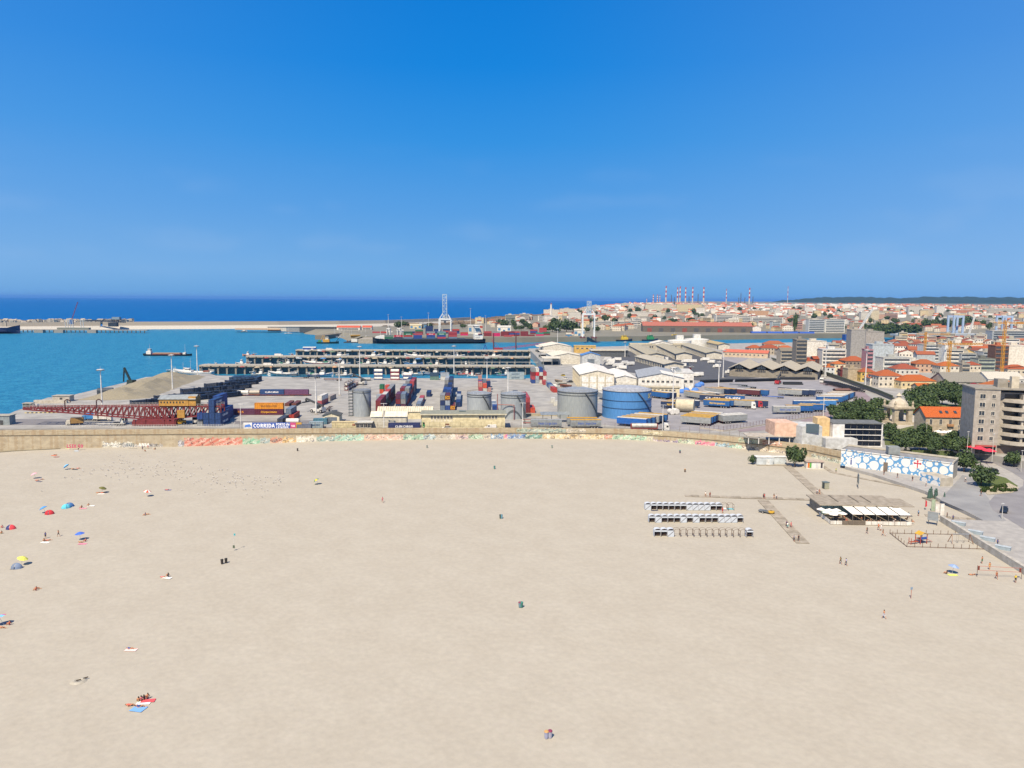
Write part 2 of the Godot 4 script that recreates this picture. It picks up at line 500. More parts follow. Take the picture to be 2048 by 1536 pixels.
	# esplanade on the beach side: granite paving, a low wall, road, grass bank up to the town level
	var pm: StandardMaterial3D = mat("a3a29f", "ground").duplicate()
	pm.uv1_scale = Vector3.ONE * 0.05
	var esp := [V(119.89,1,-275.31), V(124.61,1,-263.32), V(129.96,1,-239.5), V(129.16,1,-230.81), V(129.36,1,-227.87), V(128.89,1,-212.09), V(128.41,1,-206.65), V(118.21,1,-208.38), V(117.06,1,-180.23), V(113.24,1,-159.73), V(142.75,1,-155.9), V(228.25,1,-253.35), V(184.8,1,-272.88), V(179.01,1,-293.05), V(164.89,1,-302.42), V(136.94,1,-301.59)]
	struct("esplanade", Q.new().prism(plan(esp), -1.0, 1.0).done(), pm)
	struct("road", flat([V(134.35,1,-198.87), V(137.49,1,-217.47), V(141.92,1,-226.41), V(148.94,1,-234.91), V(158.48,1,-240.18), V(165.41,1,-246.96), V(171.33,1,-255.53), V(174.79,1,-266.97), V(178.14,1,-283.84), V(178.84,1,-290.23), V(184.25,1,-292.25), V(186.4,1,-271.29), V(192.58,1,-229.87), V(139.54,1,-164.68)], 1.03), mat("86868a", "ground"))
	struct("paving_band", flat([V(128.47,1,-228.43), V(154.81,1,-262.56), V(156.05,1,-258.82), V(134.3,1,-206.29), V(128.41,1,-206.65), V(129.2,1,-212.61)], 1.02), mat("8f9193", "ground"))
	# bank joining the two levels
	var bq := Q.new()
	for e in [[V(132.87,1,-294.59), V(177.3,1,-290.18), V(179.27,3.5,-292.18), V(130.34,3.5,-295.69)], [V(177.3,1,-290.18), V(185.85,1,-270.46), V(187.76,3.5,-272.29), V(179.27,3.5,-292.18)]]:
		bq.q4(e[0], e[1], e[2], e[3])
	struct("grass_bank", bq, mat("56663c", "tile"))
	struct("park_grass", flat([V(143.9,3.5,-351.1), V(181,3.5,-419.7), V(212.7,3.5,-446.6), V(256.3,3.5,-422.9), V(181.08,3.5,-295.21), V(152.47,3.5,-301.51), V(148.02,3.5,-304.54), V(174.3,3.5,-362.3)], PORT + 0.08), mat("6c7a45", "tile"))
	struct("park_path", flat([V(175.8,3.5,-373.2), V(198.3,3.5,-394.1), V(208.3,3.5,-384.2), V(202,3.5,-367.9), V(173.39,3.5,-343.81), V(167.1,3.5,-351.9)], PORT + 0.1), mat("b9b3a6", "ground"))
	for a in [[V(199.04,1,-303.42), V(225.87,1,-294.39), V(205.93,1,-267.78), V(188.65,1,-274.64), V(180.97,1,-283.92)], [V(158.34,1,-264.2), V(165.44,1,-265.94), V(167.09,1,-258.35), V(163.77,1,-246.92), V(155.96,1,-238.2), V(148.54,1,-235.52), V(149.68,1,-243.89)]]:
		struct("lawn", flat(a, 1.06), mat("66783c", "tile"))
func quay_bend(t: float) -> float:
	# the far quay swings away from the beach towards the east
	return 12.0 + maxf(0.0, t - 0.02) * 420.0
func coast(d: float) -> float:
	const K := [[1100, -0.19], [1250, -0.2], [1420, -0.25], [1600, -0.26], [1640, -0.14], [2000, -0.05], [2400, -0.012], [3200, 0.042], [4500, 0.07], [8000, 0.113], [12000, 0.14]]
	for i in K.size() - 1:
		if d <= K[i + 1][0]: return lerpf(K[i][1], K[i + 1][1], (d - K[i][0]) / float(K[i + 1][0] - K[i][0]))
	return 0.14
func land(x: float, d: float) -> float:
	const K := [[1100, 3.0], [1400, 3.5], [1700, 6.0], [2200, 12.0], [3000, 22.0], [4500, 38.0], [6000, 44.0], [9000, 50.0], [12000, 50.0]]
	var h := 3.0
	for i in K.size() - 1:
		if d > K[i][0]: h = lerpf(K[i][1], K[i + 1][1], minf(1.0, (d - K[i][0]) / float(K[i + 1][0] - K[i][0])))
	var inland := clampf((x / d - coast(d)) / 0.08, 0.0, 1.0)
	return lerpf(-2.0 if d > 1650 else 3.0, h, inland)
func qq(a: Vector3, b: Vector3, d: Vector3, e: Vector3) -> ArrayMesh:
	var q := Q.new()
	q.q4(a, b, d, e)
	return q.done()

const WALL_LINE := [Vector3(-236.62,4.5,-318.29), Vector3(-213.29,4.5,-320.57), Vector3(-152.9,4.5,-325.18), Vector3(-80.15,4.5,-330.3), Vector3(0.11,4.5,-334.42), Vector3(27.51,4.5,-334.72), Vector3(49.07,4.5,-333.5), Vector3(67.41,4.5,-327.7), Vector3(86.27,4.5,-318.51), Vector3(101.72,4.5,-308.61), Vector3(115.85,4.5,-298.23), Vector3(124.25,4.5,-281.69)]
func sea_wall() -> void:
	var root := thing("sea_wall", "long weathered concrete harbour wall covered with graffiti along the beach", "wall")
	var im := graffiti_image()
	var m := StandardMaterial3D.new()
	m.albedo_texture = ImageTexture.create_from_image(im)
	m.roughness = 0.95
	var up: StandardMaterial3D = m.duplicate()
	up.albedo_texture = ImageTexture.create_from_image(parapet_image())
	var lo := Q.new()
	var hi := Q.new()
	var ledge := Q.new()
	var total := 0.0
	for i in WALL_LINE.size() - 1: total += WALL_LINE[i].distance_to(WALL_LINE[i + 1])
	var s := 0.0
	for i in WALL_LINE.size() - 1:
		var a: Vector3 = WALL_LINE[i]
		var b: Vector3 = WALL_LINE[i + 1]
		var f := V(a.z - b.z, 0, b.x - a.x).normalized()   # towards the beach
		var e := s + a.distance_to(b)
		var y := func(p: Vector3, h: float, o: float) -> Vector3: return V(p.x, h, p.z) + f * o
		lo.quv(y.call(a, -6.0, 0.75), y.call(b, -6.0, 0.75), y.call(b, 2.3, 0.22), y.call(a, 2.3, 0.22), Vector2(s / total, 0), Vector2(e / total, 1))
		hi.quv(y.call(a, 2.3, 0.2), y.call(b, 2.3, 0.2), y.call(b, 4.5, 0.1), y.call(a, 4.5, 0.1), Vector2(s / total, 0), Vector2(e / total, 1))
		hi.quv(y.call(a, 4.5, 0.1), y.call(b, 4.5, 0.1), y.call(b, 4.5, -1.0), y.call(a, 4.5, -1.0), Vector2(s / total, 0), Vector2(e / total, 0.1))
		hi.quv(y.call(b, 3.0, -1.0), y.call(a, 3.0, -1.0), y.call(a, 4.5, -1.0), y.call(b, 4.5, -1.0), Vector2(s / total, 0), Vector2(e / total, 1))
		for w in [[0.42, 2.3, 2.5]]:
			ledge.q4(y.call(a, w[1], w[0]), y.call(b, w[1], w[0]), y.call(b, w[2], w[0]), y.call(a, w[2], w[0]))
			ledge.q4(y.call(a, w[2], w[0]), y.call(b, w[2], w[0]), y.call(b, w[2], 0.0), y.call(a, w[2], 0.0))
			ledge.q4(y.call(a, w[1], 0.0), y.call(b, w[1], 0.0), y.call(b, w[1], w[0]), y.call(a, w[1], w[0]))
		s = e
	var lw := part(root, "lower_wall", lo, m)
	lw.set_meta("label", "sloping lower face painted with graffiti")
	part(root, "parapet", hi.done(), up)
	part(root, "ledge", ledge, mat("7c7362", "wall"))
	# legible pieces of paint on the lower face
	var pink := mat("d98a95", "plain")
	for a in [["LSIX 69", V(-181.4,-1.6,-319.6), 1.5, "b02a62"], ["NOR", V(-59.73,0.9,-332.27), 2.6, "c98f86"], ["SSES", V(-159,-1.2,-321.1), 1.2, "3b5560"], ["ANSA", V(-153.7,-1.2,-321.83), 1.3, "e0e0dd"], ["CROS", V(43.27,0.9,-335.04), 1.6, "2c3440"]]:
		var t := text(root, a[0], a[2], mat(a[3], "plain"), a[1] + V(0, 0, 0.95), 0.03, 0.0, "painted_tag")
		t.rotation.x = -0.065
	# steel rail on the western stretch and fence posts further along
	var rail := thing("railing", "white steel railing along the harbour wall beside the maroon crane", "railing", Vector3.ZERO)
	var a0: Vector3 = V(-192.37,4.5,-327.66)
	var a1: Vector3 = V(-118.42,4.5,-333.57)
	var pm := mat("d8d8d6")
	var post := bx(-0.05, 0.05, 0, 1.15, -0.05, 0.05).done()
	for i in 72: part(rail, "post", post, pm, a0.lerp(a1, i / 71.0))
	for h in [0.55, 1.1]: part(rail, "rail", Q.new().beam(a0 + V(0, h, 0), a1 + V(0, h, 0), 0.08).done(), pm)
	var fence := thing("wire_fence", "thin rusty wire fence standing on top of the graffiti wall", "fence", Vector3.ZERO)
	var rust := mat("7a6a5c")
	var fp := bx(-0.05, 0.05, 0, 2.2, -0.05, 0.05).done()
	var pts := [V(-116.87,4.5,-330.97), V(-80.77,4.5,-332.9), V(0.11,4.5,-337.1), V(27.72,4.5,-337.4), V(49.46,4.5,-336.16), V(67.92,4.5,-330.26), V(86.91,4.5,-320.93), V(107.42,4.5,-307.68)]
	for i in pts.size() - 1:
		var n := int(pts[i].distance_to(pts[i + 1]) / 4.5) + 1
		for k in n: part(fence, "post", fp, rust, pts[i].lerp(pts[i + 1], k / float(n)))
		for h in [0.7, 1.4, 2.1]: part(fence, "wire", Q.new().beam(pts[i] + V(0, h, 0), pts[i + 1] + V(0, h, 0), 0.035).done(), rust)
	# maroon palisade along the lorry park
	var pal := thing("palisade_fence", "long maroon steel fence on a low wall beside the pink road", "fence", Vector3.ZERO)
	var line := [V(83.65,3.5,-342.03), V(92.03,3.5,-334.4), V(106.94,3.5,-345.57), V(125.5,3.5,-360.6), V(145.1,3.5,-375.2), V(155.2,3.5,-382.2)]
	var bar := bx(-0.06, 0.06, 0, 2.4, -0.06, 0.06).done()
	for i in line.size() - 1:
		var n := int(line[i].distance_to(line[i + 1]) / 2.6) + 1
		for k in n: part(pal, "post", bar, mat("6b5057"), line[i].lerp(line[i + 1], k / float(n)))
		part(pal, "plinth", Q.new().beam(line[i] + V(0, 0.3, 0), line[i + 1] + V(0, 0.3, 0), 0.3, 0.6), mat("b5b0a8", "wall"))
		for h in [1.0, 1.7, 2.3]: part(pal, "rail", Q.new().beam(line[i] + V(0, h, 0), line[i + 1] + V(0, h, 0), 0.06), mat("6b5057"))
func parapet_image() -> Image:
	var im := Image.create(2048, 32, false, Image.FORMAT_RGB8)
	var f := FastNoiseLite.new()
	f.seed = 91; f.frequency = 0.03; f.fractal_octaves = 4
	for x in 2048:
		var st := absf(f.get_noise_2d(x * 2.3 + 9.0 * f.get_noise_1d(x), 3.0))
		for y in 32:
			var k := 0.5 + 0.5 * f.get_noise_2d(x * 2.0, y * 3.0)
			var c := Color("b0a58e").lerp(Color("857a66"), k * 0.8)
			if st > 0.3 + 0.3 * f.get_noise_2d(y * 9.0, x * 0.3): c = c.lerp(Color("7a5c40"), 0.25)      # rust runs
			im.set_pixel(x, y, c)
	var r := RandomNumberGenerator.new()
	r.seed = 7
	for a in [[1010, 1110, "8fb0a8"], [1262, 1300, "b7b08a"], [1600 - 160, 1480, "8fa88a"], [1490, 1530, "b0705a"], [1110, 1150, "b8b2a2"]]:
		tagging(im, wall_u(a[0]), wall_u(a[1]), 4, 28, Color(a[2]), r)
	im.generate_mipmaps()
	return im
func wall_u(px: float) -> int:
	# column of the wall's paint for a place along it: 0 at the west end
	const K := [[-120, 0.0], [0, 0.066], [300, 0.2285], [650, 0.424], [1024, 0.6365], [1150, 0.708], [1250, 0.7655], [1340, 0.818], [1440, 0.878], [1530, 0.924], [1620, 0.964], [1700, 1.0]]
	for i in K.size() - 1:
		if px <= K[i + 1][0]: return int(2047 * lerpf(K[i][1], K[i + 1][1], (px - K[i][0]) / float(K[i + 1][0] - K[i][0])))
	return 2047
func tagging(im: Image, x0: int, x1: int, y0: int, y1: int, c: Color, r: RandomNumberGenerator) -> void:
	for x in range(x0, x1):
		var e := int(2.5 * sin(x * 0.7) + 2.0 * sin(x * 0.23) + r.randf_range(-2, 2))
		for y in range(maxi(y0 + e, 0), mini(y1 - e, im.get_height())):
			im.set_pixel(x, y, im.get_pixel(x, y).lerp(c.lerp(Color("c4c0b4"), 0.3 + 0.3 * sin(x * 0.31 + y * 0.4)), 0.72 if r.randf() > 0.12 else 0.2))
	var x := x0 + 1
	while x < x1 - 4:
		var w := r.randi_range(2, 5)
		var ink: Color = [c.darkened(0.6), c.lightened(0.55), Color("3a3f55"), Color("e6e2d6")][r.randi() % 4]
		for k in 3:
			var p := Vector2(x + r.randf() * w, r.randf_range(y0 + 2, y1 - 2))
			var d := Vector2(r.randf_range(-1, 1), r.randf_range(-1, 1)).normalized()
			for s in 14:
				var q := p + d * s * 0.6
				if q.x > x0 and q.x < x1 and q.y > y0 and q.y < y1: im.set_pixelv(Vector2i(q), im.get_pixelv(Vector2i(q)).lerp(ink, 0.75))
				d = d.rotated(0.18)
		x += w
func graffiti_image() -> Image:
	var im := Image.create(2048, 64, false, Image.FORMAT_RGB8)
	var f := FastNoiseLite.new()
	f.seed = 90; f.frequency = 0.02; f.fractal_octaves = 5
	for x in 2048:
		var st := absf(f.get_noise_2d(x * 2.9, 3.0))
		for y in 64:
			var k := 0.5 + 0.5 * f.get_noise_2d(x * 2.0, y * 2.5)
			var c := Color("b3aa94").lerp(Color("8d8270"), k)
			if st > 0.32 + 0.3 * f.get_noise_2d(y * 5.0, x * 0.3): c = c.lerp(Color("80684c"), 0.25)
			im.set_pixel(x, y, c)
	var r := RandomNumberGenerator.new()
	r.seed = 17
	# stretches of paint from west to east: from, to, colour, lowest and highest (0 is the top of the face)
	var P := [[192, 250, "c9cdc6", 24, 44], [232, 310, "8d8f95", 30, 48], [340, 352, "9298ad", 20, 40], [352, 466, "c0564a", 12, 56], [466, 500, "5fae8f", 14, 52], [500, 520, "86a3ad", 14, 50], [520, 545, "c77d68", 12, 50], [545, 572, "cfa668", 12, 48], [572, 612, "d8d8d2", 8, 48], [612, 650, "7aa3a8", 8, 48], [650, 706, "8ccabd", 4, 44], [706, 784, "d3a99b", 4, 42], [784, 824, "7fb8a0", 4, 42], [824, 848, "94b4c4", 4, 42], [848, 876, "a6a6a2", 4, 40], [876, 888, "dcdcd8", 4, 40], [888, 914, "bd9fa6", 5, 38], [914, 944, "86b59b", 4, 38], [944, 958, "b9b2a6", 4, 40], [958, 984, "5d8fc4", 4, 24], [962, 978, "c9606a", 22, 40], [984, 990, "cf8a62", 4, 30], [990, 1028, "3a6fc0", 4, 40], [986, 992, "c65f9a", 4, 40], [1028, 1062, "4d8f8c", 4, 38], [1062, 1186, "d8bd8e", 3, 30], [1186, 1202, "c9705a", 3, 14], [1202, 1270, "8fc4aa", 3, 40], [1270, 1282, "b3b7a2", 3, 38], [1282, 1330, "8678a8", 12, 38], [1330, 1362, "9db8a0", 5, 38], [1362, 1398, "d85a8a", 6, 36], [1398, 1425, "6a9cbf", 8, 32], [1425, 1450, "84c2b4", 8, 32], [1450, 1500, "b9ad9c", 8, 30], [1500, 1560, "bcb0a0", 8, 30], [1600, 1690, "9db0a2", 8, 26]]
	for a in P: tagging(im, wall_u(a[0]), wall_u(a[1]), a[3], a[4], Color(a[2]), r)
	im.generate_mipmaps()
	return im

func U(a: float) -> Vector3: return V(-sin(YARD), 0, -cos(YARD)) * a     # away from the beach
func R(a: float) -> Vector3: return V(cos(YARD), 0, -sin(YARD)) * a      # along the wall, eastwards
func container_mesh(kind: String, l: float, h: float) -> Mesh:
	var key := "%s%.1f%.1f" % [kind, l, h]
	if meshes.has(key): return meshes[key]
	var q := Q.new()
	var w := 2.44
	match kind:
		"body":    # length along z; corrugated long sides
			var n := int(l / 0.9)
			for s in [-1.0, 1.0]:
				for i in n:
					var z0 := -l / 2 + 0.15 + (l - 0.3) * i / n
					var z1 := -l / 2 + 0.15 + (l - 0.3) * (i + 1) / n
					var zm := (z0 + z1) / 2
					var x0: float = s * (w / 2 - 0.03)
					var x1: float = s * (w / 2 - 0.1)
					for e in [[z0, x0, zm - 0.1, x0], [zm - 0.1, x0, zm, x1], [zm, x1, z1 - 0.1, x1], [z1 - 0.1, x1, z1, x0]]:
						q.q4(V(e[1], 0.15, e[0]), V(e[3], 0.15, e[2]), V(e[3], h - 0.1, e[2]), V(e[1], h - 0.1, e[0]))
			q.bb(-w / 2 + 0.05, w / 2 - 0.05, h - 0.12, h - 0.04, -l / 2 + 0.05, l / 2 - 0.05)
			q.bb(-w / 2 + 0.06, w / 2 - 0.06, 0.12, h - 0.12, -l / 2 + 0.06, -l / 2 + 0.1)
			q.bb(-w / 2 + 0.1, w / 2 - 0.1, 0.1, 0.2, -l / 2 + 0.1, l / 2 - 0.1)
		"frame":
			for x in [-1.0, 1.0]:
				for z in [-1.0, 1.0]: q.box(V(x * (w / 2 - 0.08), h / 2, z * (l / 2 - 0.08)), V(0.16, h, 0.16))
				for y in [0.08, h - 0.06]: q.box(V(x * (w / 2 - 0.06), y, 0), V(0.11, 0.11, l - 0.34))
			for z in [-1.0, 1.0]:
				for y in [0.08, h - 0.06]: q.box(V(0, y, z * (l / 2 - 0.06)), V(w - 0.34, 0.11, 0.11))
		"door":
			q.bb(-0.52, 0.52, 0.16, h - 0.14, -0.03, 0.03)
			for x in [-0.3, 0.3]: q.bb(x - 0.035, x + 0.035, 0.2, h - 0.2, 0.03, 0.09)
	meshes[key] = q.done()
	return meshes[key]
# a freight container standing at its base centre, doors to local +z
func container(at: Vector3, turn: float, l: float, hex: String, label: String, group: String, words := "", ink := "e8e8e8", top := "") -> Node3D:
	var h := 2.9 if l > 13 else 2.6
	var o := thing("shipping_container", label, "container", at, turn, group)
	part(o, "body", container_mesh("body", l, h), mat(hex))
	part(o, "frame", container_mesh("frame", l, h), mat(top if top else Color(hex).darkened(0.12).to_html(false)))
	for x in [-0.54, 0.54]: part(o, "door", container_mesh("door", l, h), mat(hex), V(x, 0, l / 2 - 0.07))
	if words == "END": text(o, "ECS", 1.7, mat("e0a832", "plain"), V(0, h * 0.55, l / 2 + 0.08), 0, 2.1)
	elif words:
		for s in [-1.0, 1.0]:
			text(o, words, 0.95, mat(ink, "plain"), V(s * 1.24, h * 0.5, 0), s * PI / 2, minf(l * 0.55, words.length() * 0.95))
	return o
const CNT := ["one", "two", "three", "four", "five", "six", "seven", "eight", "nine", "ten"]
const C_NAMES := {"2b4a8e": "blue", "1f3566": "navy", "27467c": "navy", "8b8f94": "grey", "7a2e35": "maroon", "b04038": "red", "5c3350": "purple", "d8902a": "orange", "5f7f78": "grey-green", "c9cbc8": "white", "2f6f4f": "green", "c4523c": "orange-red", "9aa6b5": "pale blue-grey", "6f7f95": "slate blue", "a8484f": "faded red", "c6286a": "magenta", "2f8a80": "teal", "b58d86": "dusty pink", "3d4456": "dark grey"}
func stack(origin: Vector3, turn: float, where: String, group: String, cells: Array, l := 12.2) -> void:
	# cells: [lane, slot, level, colour, words?, ink?]; lanes run along local x, slots along local -z
	for e in cells:
		var h := 2.9 if l > 13 else 2.6
		var p := origin + Basis(Vector3.UP, turn) * V(e[0] * 2.6 + 1.3, e[2] * h, -e[1] * (l + 0.4) - l / 2)
		var nm: String = C_NAMES.get(e[3], "coloured")
		var lv: String = ["at ground level", "second up", "third up", "fourth up", "fifth up"][e[2]]
		container(p, turn, l, e[3], "%s container %s, slot %s, lane %s, %s" % [nm, lv, CNT[int(e[1])], CNT[int(e[0])], where], group, e[4] if e.size() > 4 else "", e[5] if e.size() > 5 else "e8e8e8")
func tank_container(at: Vector3, turn: float, hex: String, fr: String, label: String, group: String) -> void:
	var o := thing("tank_container", label, "tank container", at, turn, group)
	var q := Q.new()
	q.tube(V(0, 1.3, -2.7), V(0, 1.3, 2.7), 1.08, -1, 18)
	for s in [-1.0, 1.0]: q.tube(V(0, 1.3, s * 2.7), V(0, 1.3, s * 2.95), 1.08, 0.6, 18)
	part(o, "tank", q, mat(hex))
	for z in [-1.0, 1.0]:
		var e := Q.new()
		for x in [-1.0, 1.0]: e.bb(x * 1.22 - 0.09, x * 1.22 + 0.09, 0, 2.6, z * 3.0 - 0.09, z * 3.0 + 0.09)
		for y in [0.1, 2.5]: e.bb(-1.2, 1.2, y - 0.09, y + 0.09, z * 3.0 - 0.09, z * 3.0 + 0.09)
		part(o, "end_frame", e, mat(fr))
	part(o, "skid", bx(-1.1, 1.1, 0.05, 0.25, -3, 3), mat(fr))
func wheel_mesh(r := 0.5) -> Mesh:
	var k := "wheel%.2f" % r
	if not meshes.has(k): meshes[k] = Q.new().tube(V(-0.14, 0, 0), V(0.14, 0, 0), r, -1, 12).done()
	return meshes[k]
func wheels(o: Node3D, xs: float, zs: Array, r := 0.5) -> void:
	for z in zs:
		for s in [-1.0, 1.0]:
			var w := part(o, "wheel", wheel_mesh(r), mat("26262a", "plain"), V(s * xs, r, z))
			part(w, "rim", wheel_mesh(r * 0.5), mat("9a9a9c", "plain"), V(s * 0.04, 0, 0))
# curtain-sided trailer, 13.6 m, rear doors to local +z
func trailer(at: Vector3, turn: float, side: String, roof: String, rear: String, label: String, words := "", ink := "e0b83a") -> void:
	var o := thing("truck_trailer", label, "trailer", at, turn, "trailers parked in the lorry yard")
	var body := bx(-1.25, 1.25, 1.15, 3.9, -6.8, 6.72)
	part(o, "curtain", body, mat(side))
	part(o, "roof", bx(-1.28, 1.28, 3.9, 4.02, -6.82, 6.78), mat(roof))
	for s in [-1.0, 1.0]:
		part(o, "rear_door", bx(s * 0.03, s * 1.24, 1.2, 3.85, 6.72, 6.8), mat(rear))
		part(o, "tail_light", bx(s * 0.85, s * 1.15, 0.95, 1.12, 6.7, 6.79), mat("8c2a24", "plain"))
	part(o, "chassis", bx(-0.55, 0.55, 0.85, 1.14, -6.6, 6.6), mat("333338", "plain"))
	wheels(o, 1.0, [2.6, 3.9, 5.2])
	for s in [-0.8, 0.8]: part(o, "landing_leg", bx(s - 0.08, s + 0.08, 0, 0.9, -4.1, -3.9), mat("4a4a4e", "plain"))
	if words:
		for s in [-1.0, 1.0]: text(o, words, 1.0, mat(ink, "plain"), V(s * 1.27, 2.4, 0.5), s * PI / 2, 8.0)
func skeletal(at: Vector3, turn: float, hex: String, label: String, n := 1) -> void:
	# bare container chassis, sometimes stacked
	var o := thing("skeletal_trailer", label, "trailer", at, turn, "bare container chassis in the yards")
	for k in n:
		var y := k * 0.85
		part(o, "beam", bx(-0.5, -0.3, y + 0.8, y + 1.1, -6, 6).bb(0.3, 0.5, y + 0.8, y + 1.1, -6, 6), mat(hex))
		part(o, "bolster", bx(-1.2, 1.2, y + 0.85, y + 1.12, -6, -5.7).bb(-1.2, 1.2, y + 0.85, y + 1.12, 5.7, 6).bb(-1.2, 1.2, y + 0.85, y + 1.12, -0.15, 0.15), mat(hex))
	wheels(o, 0.95, [2.8, 4.0, 5.2])
func tractor(at: Vector3, turn: float, hex: String, label: String) -> void:
	# cab faces local -z
	var o := thing("truck_tractor", label, "truck", at, turn, "lorries in the harbour")
	part(o, "cab", Q.new().side(PackedVector2Array([Vector2(-2.9, 0.6), Vector2(-2.95, 1.8), Vector2(-2.75, 3.0), Vector2(-2.3, 3.7), Vector2(-0.7, 3.8), Vector2(-0.7, 0.6)]), 2.45), mat(hex))
	part(o, "windscreen", Q.new().box(V(0, 2.45, -2.88), V(2.2, 0.95, 0.08)), mat("1d2733", "glass"))
	for s in [-1.0, 1.0]:
		part(o, "side_window", Q.new().box(V(s * 1.23, 2.4, -2.1), V(0.05, 0.8, 0.9)), mat("1d2733", "glass"))
		part(o, "headlight", Q.new().box(V(s * 0.9, 0.95, -2.95), V(0.4, 0.25, 0.06)), mat("e6e6e0", "plain"))
	part(o, "chassis", bx(-0.5, 0.5, 0.65, 0.95, -2.6, 3.0), mat("2c2c30", "plain"))
	wheels(o, 1.05, [-2.0, 1.6], 0.52)
func box_truck(at: Vector3, turn: float, cab: String, box: String, label: String, l := 7.0, words := "") -> void:
	var o := thing("box_truck", label, "truck", at, turn, "lorries in the harbour")
	part(o, "cab", Q.new().side(PackedVector2Array([Vector2(-l / 2 - 1.9, 0.5), Vector2(-l / 2 - 1.95, 1.5), Vector2(-l / 2 - 1.6, 2.4), Vector2(-l / 2 - 0.2, 2.5), Vector2(-l / 2 - 0.2, 0.5)]), 2.1), mat(cab))
	part(o, "windscreen", Q.new().box(V(0, 1.95, -l / 2 - 1.82), V(1.8, 0.7, 0.06)), mat("1d2733", "glass"))
	part(o, "cargo_box", bx(-1.2, 1.2, 0.95, 3.3, -l / 2, l / 2), mat(box))
	part(o, "chassis", bx(-0.5, 0.5, 0.55, 0.94, -l / 2 - 1.6, l / 2 - 0.2), mat("2c2c30", "plain"))
	wheels(o, 0.95, [-l / 2 - 1.0, l / 2 - 1.6], 0.45)
	if words:
		for s in [-1.0, 1.0]: text(o, words, 1.1, mat("2a3b5a", "plain"), V(s * 1.22, 2.1, 0), s * PI / 2, l * 0.7)
func car(at: Vector3, turn: float, hex: String, label: String, van := false, group := "cars and vans about the harbour") -> Node3D:
	var o := thing("parked_van" if van else "parked_car", label, "van" if van else "car", at, turn, group)
	if van:
		part(o, "body", Q.new().side(PackedVector2Array([Vector2(-2.6, 0.35), Vector2(-2.65, 0.9), Vector2(-1.9, 1.2), Vector2(-1.2, 2.0), Vector2(2.5, 2.1), Vector2(2.6, 0.35)]), 1.9), mat(hex))
		part(o, "windscreen", Q.new().q4b(V(-0.85, 1.22, -1.93), V(-0.75, 1.95, -1.27), V(0.75, 1.95, -1.27), V(0.85, 1.22, -1.93)), mat("1d2733", "glass"))
		for s in [-1.0, 1.0]: part(o, "side_window", Q.new().box(V(s * 0.95, 1.6, -0.75), V(0.05, 0.5, 0.9)), mat("1d2733", "glass"))
		wheels(o, 0.85, [-1.7, 1.6], 0.34)
	else:
		part(o, "body", Q.new().side(PackedVector2Array([Vector2(-2.1, 0.3), Vector2(-2.15, 0.65), Vector2(-1.1, 0.88), Vector2(1.7, 0.95), Vector2(2.1, 0.85), Vector2(2.15, 0.3)]), 1.75), mat(hex))
		part(o, "cabin", Q.new().side(PackedVector2Array([Vector2(-1.1, 0.87), Vector2(-0.4, 1.42), Vector2(1.2, 1.45), Vector2(1.85, 0.93)]), 1.5), mat("1d2733", "glass"))
		part(o, "roof", bx(-0.72, 0.72, 1.43, 1.5, -0.4, 1.2), mat(hex))
		wheels(o, 0.8, [-1.35, 1.3], 0.31)
	return o
func mast(at: Vector3, h: float, label: String) -> void:
	var o := thing("light_mast", label, "light mast", at, 0.3, "tall floodlight masts of the harbour")
	part(o, "pole", Q.new().tube(Vector3.ZERO, V(0, h, 0), 0.42, 0.2, 10), mat("dfe1e2"))
	part(o, "base", bx(-0.7, 0.7, 0, 0.6, -0.7, 0.7), mat("a9a59c", "wall"))
	var hd := part(o, "head_frame", Q.new().lathe([[0.2, h - 0.3], [1.7, h - 0.1], [1.7, h + 0.1], [0.2, h + 0.3]], 10).tube(V(0, h, 0), V(0, h + 1.6, 0), 0.06, 0.03, 5), mat("d5d8da"))
	for i in 6: part(hd, "floodlight", Q.new().box(V(cos(i * TAU / 6) * 1.6, h - 0.35, sin(i * TAU / 6) * 1.6), V(0.5, 0.4, 0.5)), mat("8f9498", "metal"))
